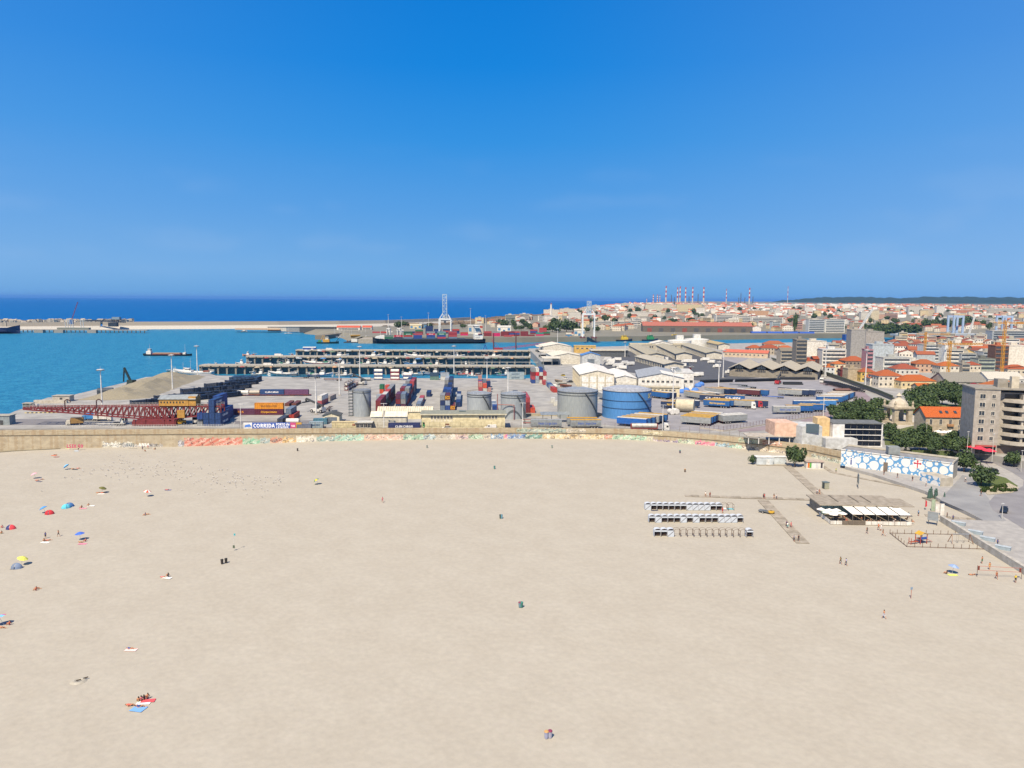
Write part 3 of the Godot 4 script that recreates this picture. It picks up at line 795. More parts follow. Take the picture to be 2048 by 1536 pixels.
func storage_tank(front: Vector3, r: float, h: float, hex: String, roof: String, label: String, rings: Array) -> Node3D:
	var at := V(front.x, PORT, front.z) + U(r)
	var o := thing("storage_tank", label, "tank", at, 0.0, "cylindrical storage tanks behind the wall")
	var q := Q.new()
	var s := 48
	for i in s:
		var d := V(cos(TAU * i / s), 0, sin(TAU * i / s))
		var e := V(cos(TAU * (i + 1) / s), 0, sin(TAU * (i + 1) / s))
		var k := q.n.size()
		q.q4(e * r, d * r, d * r + V(0, h, 0), e * r + V(0, h, 0))
		for w in 6: q.n[k + w] = V(q.v[k + w].x, 0, q.v[k + w].z).normalized()
	part(o, "shell", q, mat(hex, "tank"))
	part(o, "roof", Q.new().lathe([[r + 0.15, h - 0.1], [r + 0.15, h + 0.1], [r * 0.6, h + r * 0.11], [0.0, h + r * 0.17]], 48), mat(roof, "metal"))
	for y in rings: part(o, "ring", Q.new().lathe([[r, h * y - 0.15], [r + 0.18, h * y - 0.15], [r + 0.18, h * y + 0.1], [r, h * y + 0.1]], 48), mat(Color(hex).darkened(0.45).to_html(false)))
	# hand rail round the rim
	var hr := Q.new()
	for i in 36:
		var d := V(cos(TAU * i / 36), 0, sin(TAU * i / 36)) * r
		hr.tube(d + V(0, h, 0), d + V(0, h + 1.0, 0), 0.04, -1, 4, false)
	hr.lathe([[r - 0.04, h + 0.98], [r + 0.04, h + 0.98], [r + 0.04, h + 1.05], [r - 0.04, h + 1.05]], 36)
	part(o, "rail", hr, mat("8d9194"))
	# spiral stair on the shell
	var st := Q.new()
	for i in 40:
		var a := 0.3 + i * 0.025 * 40.0 / 40.0
		st.box(V(cos(a) * (r + 0.45), h * (i + 1) / 41.0, sin(a) * (r + 0.45)), V(0.9, 0.12, 0.5), -a)
	part(o, "stair", st, mat("6f7476"))
	return o
func shed(at: Vector3, turn: float, w: float, d: float, h: float, rh: float, wall: String, roof: String, label: String, along_x := true, called := "shed", ov := 0.4) -> Node3D:
	var o := thing(called, label, "building", at, turn)
	part(o, "wall", Q.new().walls_gable(w, d, h, rh, along_x), mat(wall, "wall"))
	part(o, "roof", Q.new().gable(w, d, h, rh, ov, along_x), mat(roof, "wall"))
	return o
func pane(o: Node3D, at: Vector3, w: float, h: float, turn := 0.0, called := "window", glass := "2a3440", fr := "d8d4ca") -> void:
	# a window: frame proud of the wall with a pane inside; wall faces local +z turned by turn
	var k := "win%.1f,%.1f" % [w, h]
	if not meshes.has(k):
		meshes[k] = bx(-w / 2 - 0.12, w / 2 + 0.12, h / 2, h / 2 + 0.12, -0.06, 0.1).bb(-w / 2 - 0.12, w / 2 + 0.12, -h / 2 - 0.14, -h / 2, -0.06, 0.14).bb(-w / 2 - 0.12, -w / 2, -h / 2, h / 2, -0.06, 0.1).bb(w / 2, w / 2 + 0.12, -h / 2, h / 2, -0.06, 0.1).bb(-0.04, 0.04, -h / 2, h / 2, -0.06, 0.07).done()
		meshes["p" + k] = bx(-w / 2, w / 2, -h / 2, h / 2, -0.06, 0.03).done()
	var f := part(o, called, meshes[k], mat(fr), at, turn)
	part(f, "pane", meshes["p" + k], mat(glass, "glass"))
func yard() -> void:
	var tm: StandardMaterial3D = mat("ffffff").duplicate()
	yard_containers()
	# tanks
	var t1 := storage_tank(V(-72.4,3.5,-370.1), 4.3, 12.6, "a4abaf", "a2a8ab", "tall narrow grey steel silo tank beside the container rows", [0.93])
	storage_tank(V(-15.7,3.5,-373.9), 6.0, 10.7, "aab1b4", "b9c0c3", "plain grey storage tank behind the long cream building", [0.97, 0.88])
	var t3 := storage_tank(V(1,3.5,-365), 6.0, 11.7, "a6adb0", "b5bcbf", "grey storage tank with a dark arched shadow painted low on its side", [0.97, 0.88])
	storage_tank(V(32.3,3.5,-364.7), 9.7, 13.1, "a2a8a7", "b3babd", "wide grey storage tank left of the blue tank", [0.97, 0.88])
	var t5 := storage_tank(V(56.8,3.5,-365.6), 11.9, 13.4, "5590cc", "d2d5d8", "big faded blue storage tank with two dark rings", [0.985, 0.66, 0.39])
	var sc := text(t5, "SC", 2.4, mat("d8c878", "plain"), V(sin(0.95) * 12.0, 13.4 * 0.82, cos(0.95) * 12.0), 0.95)
	sc.scale.x = 0.8
	# external stair tower on the silo, painted arch shadow on the third tank
	var fr := Q.new()
	for i in 9:
		fr.bb(-6.2, -4.2, i * 1.5, i * 1.5 + 0.5, 1.0, 2.4)
	fr.bb(-6.2, -6.0, 0, 13.5, 1.0, 1.2).bb(-4.4, -4.2, 0, 13.5, 1.0, 1.2)
	part(t1, "stair_tower", fr, mat("70767a"))
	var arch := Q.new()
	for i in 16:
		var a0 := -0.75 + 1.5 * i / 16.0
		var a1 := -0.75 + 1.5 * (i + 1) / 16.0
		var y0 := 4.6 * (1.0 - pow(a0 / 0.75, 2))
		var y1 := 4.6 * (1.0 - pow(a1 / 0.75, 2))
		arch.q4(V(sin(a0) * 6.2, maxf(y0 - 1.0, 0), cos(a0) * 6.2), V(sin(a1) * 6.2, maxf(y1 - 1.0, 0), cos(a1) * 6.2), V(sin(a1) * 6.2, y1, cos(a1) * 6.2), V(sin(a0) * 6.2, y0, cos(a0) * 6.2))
	part(t3, "painted_arch_shadow", arch, mat("5d666d"))  # a cast shadow, drawn as dark faces just off the shell
	part(t3, "pipe", Q.new().tube(V(0.4, 0, 6.9), V(0.4, 7, 6.9), 0.2).tube(V(0.4, 7, 6.9), V(-7.5, 7, 5.0), 0.2).tube(V(-7.5, 0, 5.0), V(-7.5, 12, 5.0), 0.2), mat("9b6a66"))
	# buildings along the wall
	var s1 := shed(V(-50.5,3.5,-364.6) + U(4), YARD, 25.5, 8.0, 3.6, 1.7, "d8cfae", "d5d0c0", "long cream shed with ribbed pale roof behind the harbour wall", true, "store_shed")
	part(s1, "door", bx(7.5, 11.0, 0, 3.2, 4.0, 4.1), mat("59443c"))
	for x in [-6.0, -1.0]: pane(s1, V(x, 1.9, 4.02), 1.5, 1.1)
	for i in 24: part(s1, "roof_rib", Q.new().slab(V(-12.3 + i * 1.05, 3.6, 4.35), V(-12.15 + i * 1.05, 3.6, 4.35), V(-12.15 + i * 1.05, 5.42, 0), V(-12.3 + i * 1.05, 5.42, 0), 0.3), mat("b9b4a2", "wall"))
	var s2 := shed(V(-54.2,3.5,-339.89) + U(3), YARD, 15.5, 7.0, 5.0, 1.6, "cbc8bb", "dcd8cb", "pale shed with whitewashed walls beside the long cream shed", true, "store_shed")
	part(s2, "roof_strip", Q.new().slab(V(-2.8, 5.0, 3.85), V(-2.0, 5.0, 3.85), V(-2.0, 6.85, 0), V(-2.8, 6.85, 0), 0.28), mat("8c8a80", "wall"))
	var c := thing("office_building", "long cream flat-roofed harbour building with rows of small windows", "building", V(-21.13,3.5,-337.03) + U(5.5), YARD)
	part(c, "wall", bx(-18.2, 18.2, 0, 6.3, -5, 5), mat("d9d0ad", "wall"))
	part(c, "roof", bx(-18.9, 18.9, 6.3, 6.75, -5.8, 5.8), mat("8d9288", "wall"))
	part(c, "roof_edge", bx(-18.95, 18.95, 6.25, 6.7, 5.8, 5.95), mat("ccc8b4", "wall"))
	for i in 7: pane(c, V(-13.8 + i * 1.42, 5.1, 5.02), 0.9, 1.2)
	for i in 6: pane(c, V(7.2 + i * 1.42, 5.1, 5.02), 0.9, 1.2)
	for i in 7: part(c, "panel", bx(-14.3 + i * 1.42, -13.3 + i * 1.42, 3.2, 4.2, 5.0, 5.06), mat("e3dcc4", "wall"))
	part(c, "door", bx(-8.0, -6.2, 0, 2.4, 5.0, 5.08), mat("7d5b44"))
	part(c, "vent_block", bx(-2, 1, 6.75, 7.1, -2, 0), mat("77837d", "metal"))
	var gar := shed(V(-82.5,3.5,-351.5) + U(4), YARD, 7.5, 8, 3.3, 1.3, "d9d3bd", "4f5457", "small garage with dark grey roof and steel shutter", false, "garage")
	part(gar, "shutter", bx(-2.7, 2.7, 0, 2.7, 4.0, 4.08), mat("7f8c9c", "metal"))
	var hut := thing("site_hut", "low beige hut with flat roof just behind the wall fence", "building", V(-72.79,3.5,-333.92) + U(2), YARD)
	part(hut, "wall", bx(-5.3, 5.3, 0, 3.0, -1.5, 1.5), mat("d8cda6", "wall"))
	part(hut, "roof", bx(-5.5, 5.5, 3.0, 3.2, -1.7, 1.7), mat("cdbf97", "wall"))
	for x in [3.8, 4.4]: part(hut, "shutter", bx(x - 0.25, x + 0.25, 1.5, 2.4, 1.5, 1.56), mat("9c5b46"))
	var kio := thing("glazed_kiosk", "grey kiosk with glazed front and overhanging white roof", "building", V(-64.39,3.5,-334.21) + U(2.5), YARD)
	part(kio, "wall", bx(-3.3, 3.3, 0, 2.8, -2, 2), mat("8b8f92", "wall"))
	part(kio, "roof", bx(-3.9, 3.9, 2.8, 3.15, -2.6, 2.6), mat("c9cbc8", "wall"))
	for i in 4: pane(kio, V(-2.4 + i * 1.6, 1.6, 2.02), 1.2, 1.5)
	var can := thing("pipe_canopy", "low grey canopy roof on posts in front of the wide grey tank", "canopy", V(20.4,3.5,-355.2) + U(3), YARD)
	part(can, "roof", Q.new().slab(V(-7, 3.6, 2.5), V(7, 3.6, 2.5), V(7, 4.3, -2.5), V(-7, 4.3, -2.5), 0.2), mat("a9b2b5", "metal"))
	for x in [-6.0, -2.0, 2.0, 6.0]: part(can, "post", bx(x - 0.12, x + 0.12, 0, 3.75, 1.6, 1.84), mat("3c4044"))
	var pip := thing("pipe_rack", "tangle of red and grey pipes beside the shadow-painted tank", "pipes", V(11,3.5,-350.5) + U(2), YARD)
	for i in 5: part(pip, "pipe", Q.new().tube(V(-6, 0.5 + i * 0.4, -i * 0.7), V(6, 0.5 + i * 0.4, -i * 0.7), 0.16), mat(["a0524c", "8e9396", "c7c4bc", "a0524c", "8e9396"][i]))
	for x in [-5.0, 0.0, 5.0]: part(pip, "support", bx(x - 0.1, x + 0.1, 0, 2.2, -3.0, 0.2), mat("6d6a66"))
	var bund := thing("bund_wall", "low stone bund wall between the tanks and the yard", "wall", V(4,3.5,-376.3), YARD)
	part(bund, "wall", bx(-27, 40, 0, 1.2, -0.3, 0.3), mat("a8a08c", "wall"))
	# masts
	var i := 0
	for e in [[V(-202.6,3.5,-381.6), 21.1, "behind the long jib of the maroon crane"], [V(-209.8,3.5,-478.2), 21.4, "at the gravel heap's near edge"], [V(-228.3,3.5,-562.6), 21.8, "by the moored white trawler"], [V(-110.3,3.5,-562.1), 22.1, "near the white tank containers by the quay"], [V(-101,3.5,-453), 21.1, "on an orange plinth in the middle of the yard"], [V(-95.8,3.5,-377.4), 19.9, "beside the white reach stacker"], [V(-44.4,3.5,-593), 21.0, "on the quay behind the middle container row"], [V(-17,3.5,-526.3), 17.0, "behind the orange containers of the short row"], [V(-2.4,3.5,-472.6), 15.3, "behind the shadow-painted tank"], [V(81.5,3.5,-391.2), 22.9, "among the trailers by the huge cable drum"], [V(133.7,3.5,-501.1), 17.2, "at the edge of the dark market asphalt"], [V(155.2,3.5,-570.2), 20.6, "next to the wave-roofed market hall"], [V(54.5,3.5,-936.8), 22.2, "on the fish quay near the yellow building"], [V(112.8,3.5,-777.3), 15.0, "in front of the long low channel building"], [V(230.4,3.5,-570.8), 24.7, "at the far corner of the lorry park"], [V(232.1,3.5,-508.9), 25.0, "where the pink road bends"]]:
		mast(e[0], e[1], "white floodlight mast " + e[2]); i += 1
	for e in [[V(-116.96,3.5,-332.39), 11.1, "left of the race banner"], [V(-55.32,3.5,-333.22), 11.6, "in front of the pale shed"], [V(4.69,3.5,-335.3), 11.9, "in front of the shadow-painted tank"], [V(65.1,3.5,-332.2), 11.8, "by the small tank lorry"], [V(147.8,3.5,-365.9), 13.4, "beside the black-glass building"]]:
		var o := thing("lamp_post", "white lamp post " + e[2], "lamp post", e[0], 0, "lamp posts along the wall")
		part(o, "pole", Q.new().tube(Vector3.ZERO, V(0, e[1], 0), 0.2, 0.1, 8), mat("dfe1e2"))
		part(o, "lamp_arm", Q.new().beam(V(-1.1, e[1], 0), V(1.1, e[1], 0), 0.12), mat("dfe1e2"))
		for s in [-1.0, 1.0]: part(o, "lamp_head", Q.new().box(V(s * 1.1, e[1] - 0.1, 0), V(0.7, 0.18, 0.4)), mat("b9bdc0", "metal"))
	titan_crane()
	yard_vehicles()
func yard_containers() -> void:
	var g := "containers stacked in the yard"
	var N := "27467c"
	var B := "2b4a8e"
	stack(V(-139.42,3.5,-340.95), YARD, "blue stack by the crane", g, [[1, 0, 0, N], [2, 0, 0, N], [3, 0, 0, N, "CLdN CARGO"], [0, 0, 1, B], [1, 0, 1, N], [2, 0, 1, N], [3, 0, 1, N, "CLdN CARGO"], [2, 0, 2, N, "CLdN CARGO"], [2, 0, 3, N, "CLdN CARGO"], [1, 1, 0, N], [2, 1, 0, N], [1, 1, 1, B], [2, 1, 1, B], [1, 1, 2, B], [0, 1, 2, B], [1, 1, 3, B]], 13.7)
	container(V(-138.49,3.5,-341.67) + U(6.9), YARD, 13.7, "8b8f94", "grey container end tucked under the blue stack by the crane", g)
	# wagons
	var w := thing("rail_wagon", "rusty flat wagon carrying tank and box containers across the yard", "wagon", V(-138.2,3.5,-448.9) + U(1.3), YARD)
	part(w, "deck", bx(-21, 21, 0.5, 0.8, -1.3, 1.3), mat("7d4038"))
	for x in [-18.0, -10.0, -3.0, 3.0, 10.0, 18.0]: part(w, "bogie", bx(x - 1.3, x + 1.3, 0, 0.5, -1.1, 1.1), mat("5a3a36"))
	var b: Vector3 = w.position + V(0, 0.8, 0)
	var T := YARD + PI / 2
	tank_container(b + R(-17.8), T, "d9dbd9", "c3c9cf", "silver tank container at the west end of the flat wagon", g)
	tank_container(b + R(-11.4), T, "b9b3a8", "8a6b60", "beige tank container second on the flat wagon", g)
	container(b + R(-1.2), T, 13.7, N, "navy lettered container on the flat wagon", g, "CLdN CARGO")
	container(b + R(12.8), T, 13.7, "6a4468", "faded purple container at the east end of the wagon", g)
	var y := V(-131.7,3.5,-374.3) + U(1.3)
	container(y, T, 13.7, "5c3350", "purple container standing alone between the blue stack and the orange one", g, "ECS", "d8902a")
	container(V(-118.1,3.5,-374.8) + U(1.3), T, 13.7, "5a1f3a", "dark plum container with yellow lettering under the orange container", g, "ECS European Containers", "e0a832")
	container(V(-118.1,3.5,-374.8) + U(1.3) + V(0, 2.9, 0), T, 13.7, "d8902a", "bright orange container on top of the plum container", g, "P&O NEDLLOYD", "8a5a2c")
	container(V(-102.8,3.5,-359.6) + U(6.1), YARD, 12.2, "b04038", "red container under the slate container beside the orange stack", g)
	container(V(-104.2,3.5,-359.6) + U(6.1) + V(0, 2.6, 0), YARD, 12.2, "6f7f95", "slate container standing on a red container", g)
	container(V(-104.27,3.5,-346.39) + U(6.1), YARD, 12.2, "3d4456", "dark grey container end-on in front of the red container", g)
	tank_container(V(-99.32,3.5,-347.98) + U(1.3), T, "e4e4e2", "5a5f70", "white tank container behind the race banner", g)
	for k in 6: part(thing("flat_rack", "rusty folded flat rack, %s in the pile behind the orange container" % ORD[k], "flat rack", V(-116.5,3.5,-405.2) + R((k % 2) * 3.6 - 1.8) + V(0, (k / 2) * 0.55, 0) + U(7), YARD, "folded flat racks"), "deck", bx(-1.2, 1.2, 0, 0.32, -6, 6).bb(-1.2, 1.2, 0.32, 0.5, -6, -5.6).bb(-1.2, 1.2, 0.32, 0.5, 5.6, 6), mat("6b4038"))
	# race banner boards on containers behind the wall
	var ban := thing("race_banner", "long blue race banner board reading CORRIDA above the harbour wall", "banner", V(-102.94,3.5,-329.64) + U(0.9), YARD)
	for e in [[-12.0, -8.3, "dfe3e8"], [-8.3, 1.6, "3d5fb4"], [1.6, 7.8, "3d5fb4"], [7.8, 10.2, "c24a80"], [10.2, 12.6, "c79a3a"]]:
		part(ban, "panel", bx(e[0], e[1] - 0.03, 0.3, 3.4, -0.15, 0.15), mat(e[2]))
	for x in [-11.0, -4.0, 3.0, 12.0]: part(ban, "post", bx(x - 0.1, x + 0.1, 0, 3.2, -0.4, -0.16), mat("77797c"))
	text(ban, "CORRIDA", 1.7, mat("eef1f5", "plain"), V(-3.3, 2.05, 0.17), 0, 9.0)
	text(ban, "PORTO de", 1.1, mat("eef1f5", "plain"), V(4.6, 2.6, 0.17), 0, 5.6)
	text(ban, "LEIXÕES", 1.1, mat("eef1f5", "plain"), V(4.4, 1.2, 0.17), 0, 5.2)
	text(ban, "10K", 0.9, mat("f0e6ee", "plain"), V(9.0, 1.9, 0.17), 0, 1.7)
	text(ban, "5K", 0.9, mat("f0e6d0", "plain"), V(11.4, 1.9, 0.17), 0, 1.4)
	part(ban, "emblem", Q.new().slab(V(-11.6, 1.5, 0.16), V(-8.8, 2.0, 0.16), V(-9.4, 2.7, 0.16), V(-11.2, 2.3, 0.16), 0.02).q4b(V(-11.6, 1.4, 0.18), V(-8.6, 1.7, 0.18), V(-9.4, 2.8, 0.18), V(-11.2, 2.4, 0.18)), mat("4a78c8", "plain"))
	container(V(-89.35,3.5,-330.11) + U(2.0), T, 6.1, "6c7486", "short slate container at the east end of the race banner", g)
	container(V(-86.43,3.5,-347.03) + U(1.3), T, 6.1, "4f7f96", "teal-blue short container beside the garage, behind", g)
	container(V(-85.93,3.5,-337.43) + U(1.3), T, 6.1, "9fb3bf", "pale blue short container beside the garage, in front", g, "MAERSK", "3f5f80")
	container(V(-46.7,3.5,-333.52) + U(1.6), T, 13.7, "2a3566", "navy lettered container just behind the wall fence", g, "CLdN CARGO")
	# row of red and grey containers right of the silo
	var a := V(-70.6,3.5,-367)
	var spec := [["7a2e35", 3, 0.0], ["7a2e35", 3, 1.0], ["c9cbc8", 3, 2.0], ["b04038", 3, 3.0], ["8b8f94", 3, 4.0], ["8b8f94", 3, 5.0]]
	for e in spec:
		for lv in e[1]:
			var col: String = e[0] if lv == 2 else ["5f7f78", "7a2e35", "5c3350"][(int(e[2]) + lv) % 3]
			container(a + R(4.5 + 2.0) + U(10 + e[2] * 12.7) + V(0, lv * 2.6, 0), YARD, 12.2, col, "%s container %s, slot %s of the row behind the silo" % [C_NAMES[col], ["at ground level", "second up", "on top"][lv], CNT[int(e[2])]], g)
	for e in [[V(-74.9,3.5,-433.7), "9aa6b5", "pale grey short container beside the silo row"], [V(-78.2,3.5,-463.9), "2f6f4f", "green short container standing on an orange one"], [V(-78.3,3.5,-484.8), "c4523c", "orange-red short container at the far side of the silo row"]]:
		container(e[0] + U(3) + (V(0, 2.6, 0) if e[1] == "2f6f4f" else Vector3.ZERO), YARD, 6.1, e[1], e[2], g)
	container(V(-78.2,3.5,-463.9) + U(3), YARD, 6.1, "c4523c", "orange-red short container under the green one", g)
	# second row: behind the cream shed
	var r2 := []
	var cols := ["1f3566", "7a2e35", "5c3350", "8b8f94", "6f7f95", "a8484f", "1f3566"]
	for s in 7:
		for l in 2:
			for v in (3 if s in [0, 2, 3, 5, 6] else 2):
				r2.append([l, s, v, cols[(s * 3 + l * 2 + v) % 7]])
	r2.append([4, 0, 0, "6f7f95"]); r2.append([4, 1, 0, "9aa6b5"]); r2.append([4, 2, 0, "a8484f"]); r2.append([5, 4, 0, "1f3566"])
	stack(V(-60,3.5,-398.1), YARD, "row behind the cream shed", g, r2)
	# third row, right of it
	var r3 := []
	for s in 8:
		for l in 2:
			for v in ([3, 2, 3, 2, 3, 2, 3, 3][s] - (1 if l == 0 and s in [2, 4] else 0)):
				var pl: bool = s == 0 and ((l == 1 and v == 2))
				r3.append([l, s, v, "5a2a2c", "END"] if pl else [l, s, v, ["6f7f95", "1f3566", "8b8f94", "2b4a8e", "9aa6b5", "3d4456"][(s * 2 + l * 3 + v) % 6]])
	r3.append([2, 0, 0, "7a3a30", "END"]); r3.append([3, 1, 0, "1f3566"]); r3.append([3, 2, 0, "6f7f95"]); r3.append([3, 3, 0, "9aa6b5"]); r3.append([3, 4, 0, "1f3566"])
	stack(V(-36.7,3.5,-393.6), YARD, "middle row facing the beach", g, r3)
	# fourth, short row
	stack(V(-20.4,3.5,-471.8), YARD, "short row behind the tanks", g, [[0, 0, 0, "a8484f"], [1, 0, 0, "c9cbc8"], [1, 0, 1, "c4523c"], [2, 0, 0, "b58d86"], [0, 1, 0, "7a2e35"], [0, 1, 1, "b58d86"], [0, 2, 0, "a8484f"], [0, 2, 1, "a8484f"], [2, 2, 0, "1f3566"], [2, 2, 1, "1f3566"], [0, 3, 0, "7a2e35"], [0, 3, 1, "2b4a8e"], [0, 4, 0, "7a2e35"], [0, 4, 1, "7a2e35"], [0, 4, 2, "b58d86"], [1, 4, 0, "6f7f95"], [1, 4, 1, "6f7f95"], [2, 4, 0, "7a2e35"], [2, 4, 1, "b58d86"]], 6.1)
	stack(V(-9.9,3.5,-392.9), YARD, "single line between the grey tanks", g, [[0, 0, 0, "2b4a8e"], [0, 1, 0, "9aa6b5"], [0, 2, 0, "6f7f95"], [0, 3, 0, "c9cbc8"]], 6.1)
	stack(V(6.6,3.5,-386.5), YARD, "red stack beside the shadow-painted tank", g, [[0, 0, 0, "7a2e35"], [0, 0, 1, "7a2e35"], [0, 0, 2, "a8484f"], [0, 1, 0, "7a2e35"], [0, 1, 1, "7a2e35"], [0, 1, 2, "a8484f"], [1, 0, 0, "c4523c"]], 12.2)
	# checkerboard stack of ends at the quay
	var cb := []
	var pal := [["2b4a8e", "9aa6b5", "c9cbc8"], ["a8484f", "9aa6b5", "7a2e35", "c9cbc8"], ["7a2e35", "c6283a", "c9cbc8", "a8484f"], ["8b8f94", "c9cbc8", "2b4a8e"]]
	for v in 4:
		for l in pal[v].size(): cb.append([l, 0, v, pal[v][l]])
	stack(V(13.2,3.5,-524.8), YARD, "chequered stack by the fish quay", g, cb)
	container(V(22,3.5,-515.9) + U(6), YARD, 12.2, "a8484f", "faded red container beside the chequered stack", g)
	for k in 7:
		container(V(23.2,3.5,-513) + R(0.8) + U(-6.3 * k - 3 + 4), YARD + 0.12, 6.1, ["9aa6b5", "6f7f95", "2b4a8e", "6f7f95", "9aa6b5", "b04038", "b04038"][k], "%s short container, %s in the line along the fish market lane" % [["pale", "slate", "blue", "slate", "pale", "red", "red"][k], ORD[k]], g)
	container(V(22.9,3.5,-425.2) + U(3), YARD - 0.1, 6.1, "c9cbc8", "white short container near the wide grey tank", g)
	container(V(24.9,3.5,-413.1) + U(3), YARD - 0.5, 6.1, "c9cbc8", "white short container against the wide grey tank", g)
	# along the quay edge
	for v in 2: container(V(2.5,3.5,-550.7) + U(1.4) + V(0, v * 2.6, 0), T, 12.2, "9fb3bf", "pale grey-blue lettered container on the quay, %s" % ["bottom", "top"][v], g, "MAERSK", "2f4a66")
	var qk := 0
	for e in [[756, 3, "e6e4df", "4a5f9a"], [789, 3, "e6e4df", "a83a48"], [814, 2, "e6e4df", "4a4f9a"]]:
		for v in e[1]:
			tank_container(at_quay(e[0]) + V(0, v * 2.6, 0), T, e[2], e[3], "white tank container on the quay, %s pile, %s" % [ORD[qk], ["bottom", "middle", "top"][v]], g)
		qk += 1
	for e in [[868, "5f7f78", 0], [868, "2f4a66", 1], [889, "c9cbc8", 0], [889, "9aa6b5", 1]]:
		container(at_quay(e[0]) + V(0, e[2] * 2.6, 0), T, 6.1, e[1], "%s short container on the quay behind the middle rows, %s" % [{"5f7f78": "grey-green", "2f4a66": "dark teal", "c9cbc8": "white", "9aa6b5": "pale"}[e[1]], ["bottom", "top"][e[2]]], g)
	tank_container(V(-100.8,3.5,-534.8) + U(1), T + 0.2, "a9aeb2", "70747a", "grey tank container lying near the quay mast", g)
	for k in 5:
		tank_container(V(-102.7,3.5,-486.3) + U(k * 7.0 - 6) + R(k * 0.4), YARD, "d5d5d2", "7d3f3f", "pale tank container, %s in the line left of the silo" % ORD[k], g)
		if k < 3: tank_container(V(-102.7,3.5,-486.3) + U(k * 7.0 - 6) + R(k * 0.4) + V(0, 2.6, 0), YARD, "cfcfcb", "5c4a4a", "pale tank container stacked on the %s of the line left of the silo" % ORD[k], g)
	container(V(-101.3,3.5,-407.8) + U(8), YARD - 0.1, 12.2, "a85560", "red and white reefer container behind the reach stacker", g)
	container(V(-101.3,3.5,-407.8) + U(8) + V(0, 2.6, 0), YARD - 0.1, 12.2, "d8d8d6", "white reefer container on top of the red one", g)
	container(V(-101.1,3.5,-426) + U(8), YARD - 0.1, 12.2, "a39a94", "dusty container behind the white reefer", g)
	# rows of dark flat racks / empties by the gravel heap
	var k := 0
	for e in [[V(-191.2,3.5,-407.8), 0.88, 7], [V(-188.3,3.5,-428.6), 0.88, 6], [V(-187.5,3.5,-461.1), 0.88, 5], [V(-185,3.5,-490.5), 0.85, 4], [V(-179.6,3.5,-511.3), 0.85, 2]]:
		for s in e[2]:
			for v in 5:
				var o := thing("folded_flat_rack", "dark folded flat rack, %s up, pile %s, row %s by the gravel heap" % [ORD[v], CNT[s], CNT[k]], "flat rack", e[0] + R(s * 6.0 - 4) + U(s * 5.5) + V(0, v * 0.62, 0), YARD - 0.72, "dark folded flat racks beside the gravel heap")
				part(o, "deck", rack_mesh(), mat(["1e2c44", "253552", "1b2638", "2a3a58", "222c3c"][(v + s + k) % 5]))
		k += 1
	for s in 7:
		for v in 6:
			var o := thing("folded_flat_rack", "blue folded flat rack, %s up, pile %s of the straight quayside row" % [ORD[v], CNT[s]], "flat rack", V(-188.8,3.5,-520.2) + R(s * 2.7) + U(6) + V(0, v * 0.62, 0), YARD, "dark folded flat racks near the quay")
			part(o, "deck", rack_mesh(), mat(["24405f", "1e3350", "2b4a6e"][(v + s) % 3]))
func rack_mesh() -> Mesh:
	if not meshes.has("rack"): meshes["rack"] = bx(-1.2, 1.2, 0, 0.28, -6, 6).bb(-1.2, 1.2, 0.28, 0.6, -6, -5.5).bb(-1.2, 1.2, 0.28, 0.6, 5.5, 6).done()
	return meshes["rack"]
func at_quay(px: float) -> Vector3:
	var a: Vector3 = V(-113.1,3.5,-540.8)
	var b: Vector3 = V(-8.5,3.5,-546.7)
	return a.lerp(b, (px - 700.0) / 300.0) + U(1.0)
func truss(o: Node3D, called: String, a0: Vector3, a1: Vector3, b0: Vector3, b1: Vector3, n: int, mt: Material, w := 0.35, x2 := true) -> void:
	# plane truss between top chord a0-a1 and bottom chord b0-b1
	var q := Q.new()
	q.beam(a0, a1, w * 1.5); q.beam(b0, b1, w * 1.5)
	for i in n + 1:
		var p := a0.lerp(a1, i / float(n))
		var r := b0.lerp(b1, i / float(n))
		if p.distance_to(r) > 0.3: q.beam(p, r, w)
		if i < n:
			q.beam(r, a0.lerp(a1, (i + 1) / float(n)), w)
			if x2: q.beam(p, b0.lerp(b1, (i + 1) / float(n)), w)
	part(o, called, q.done(), mt)
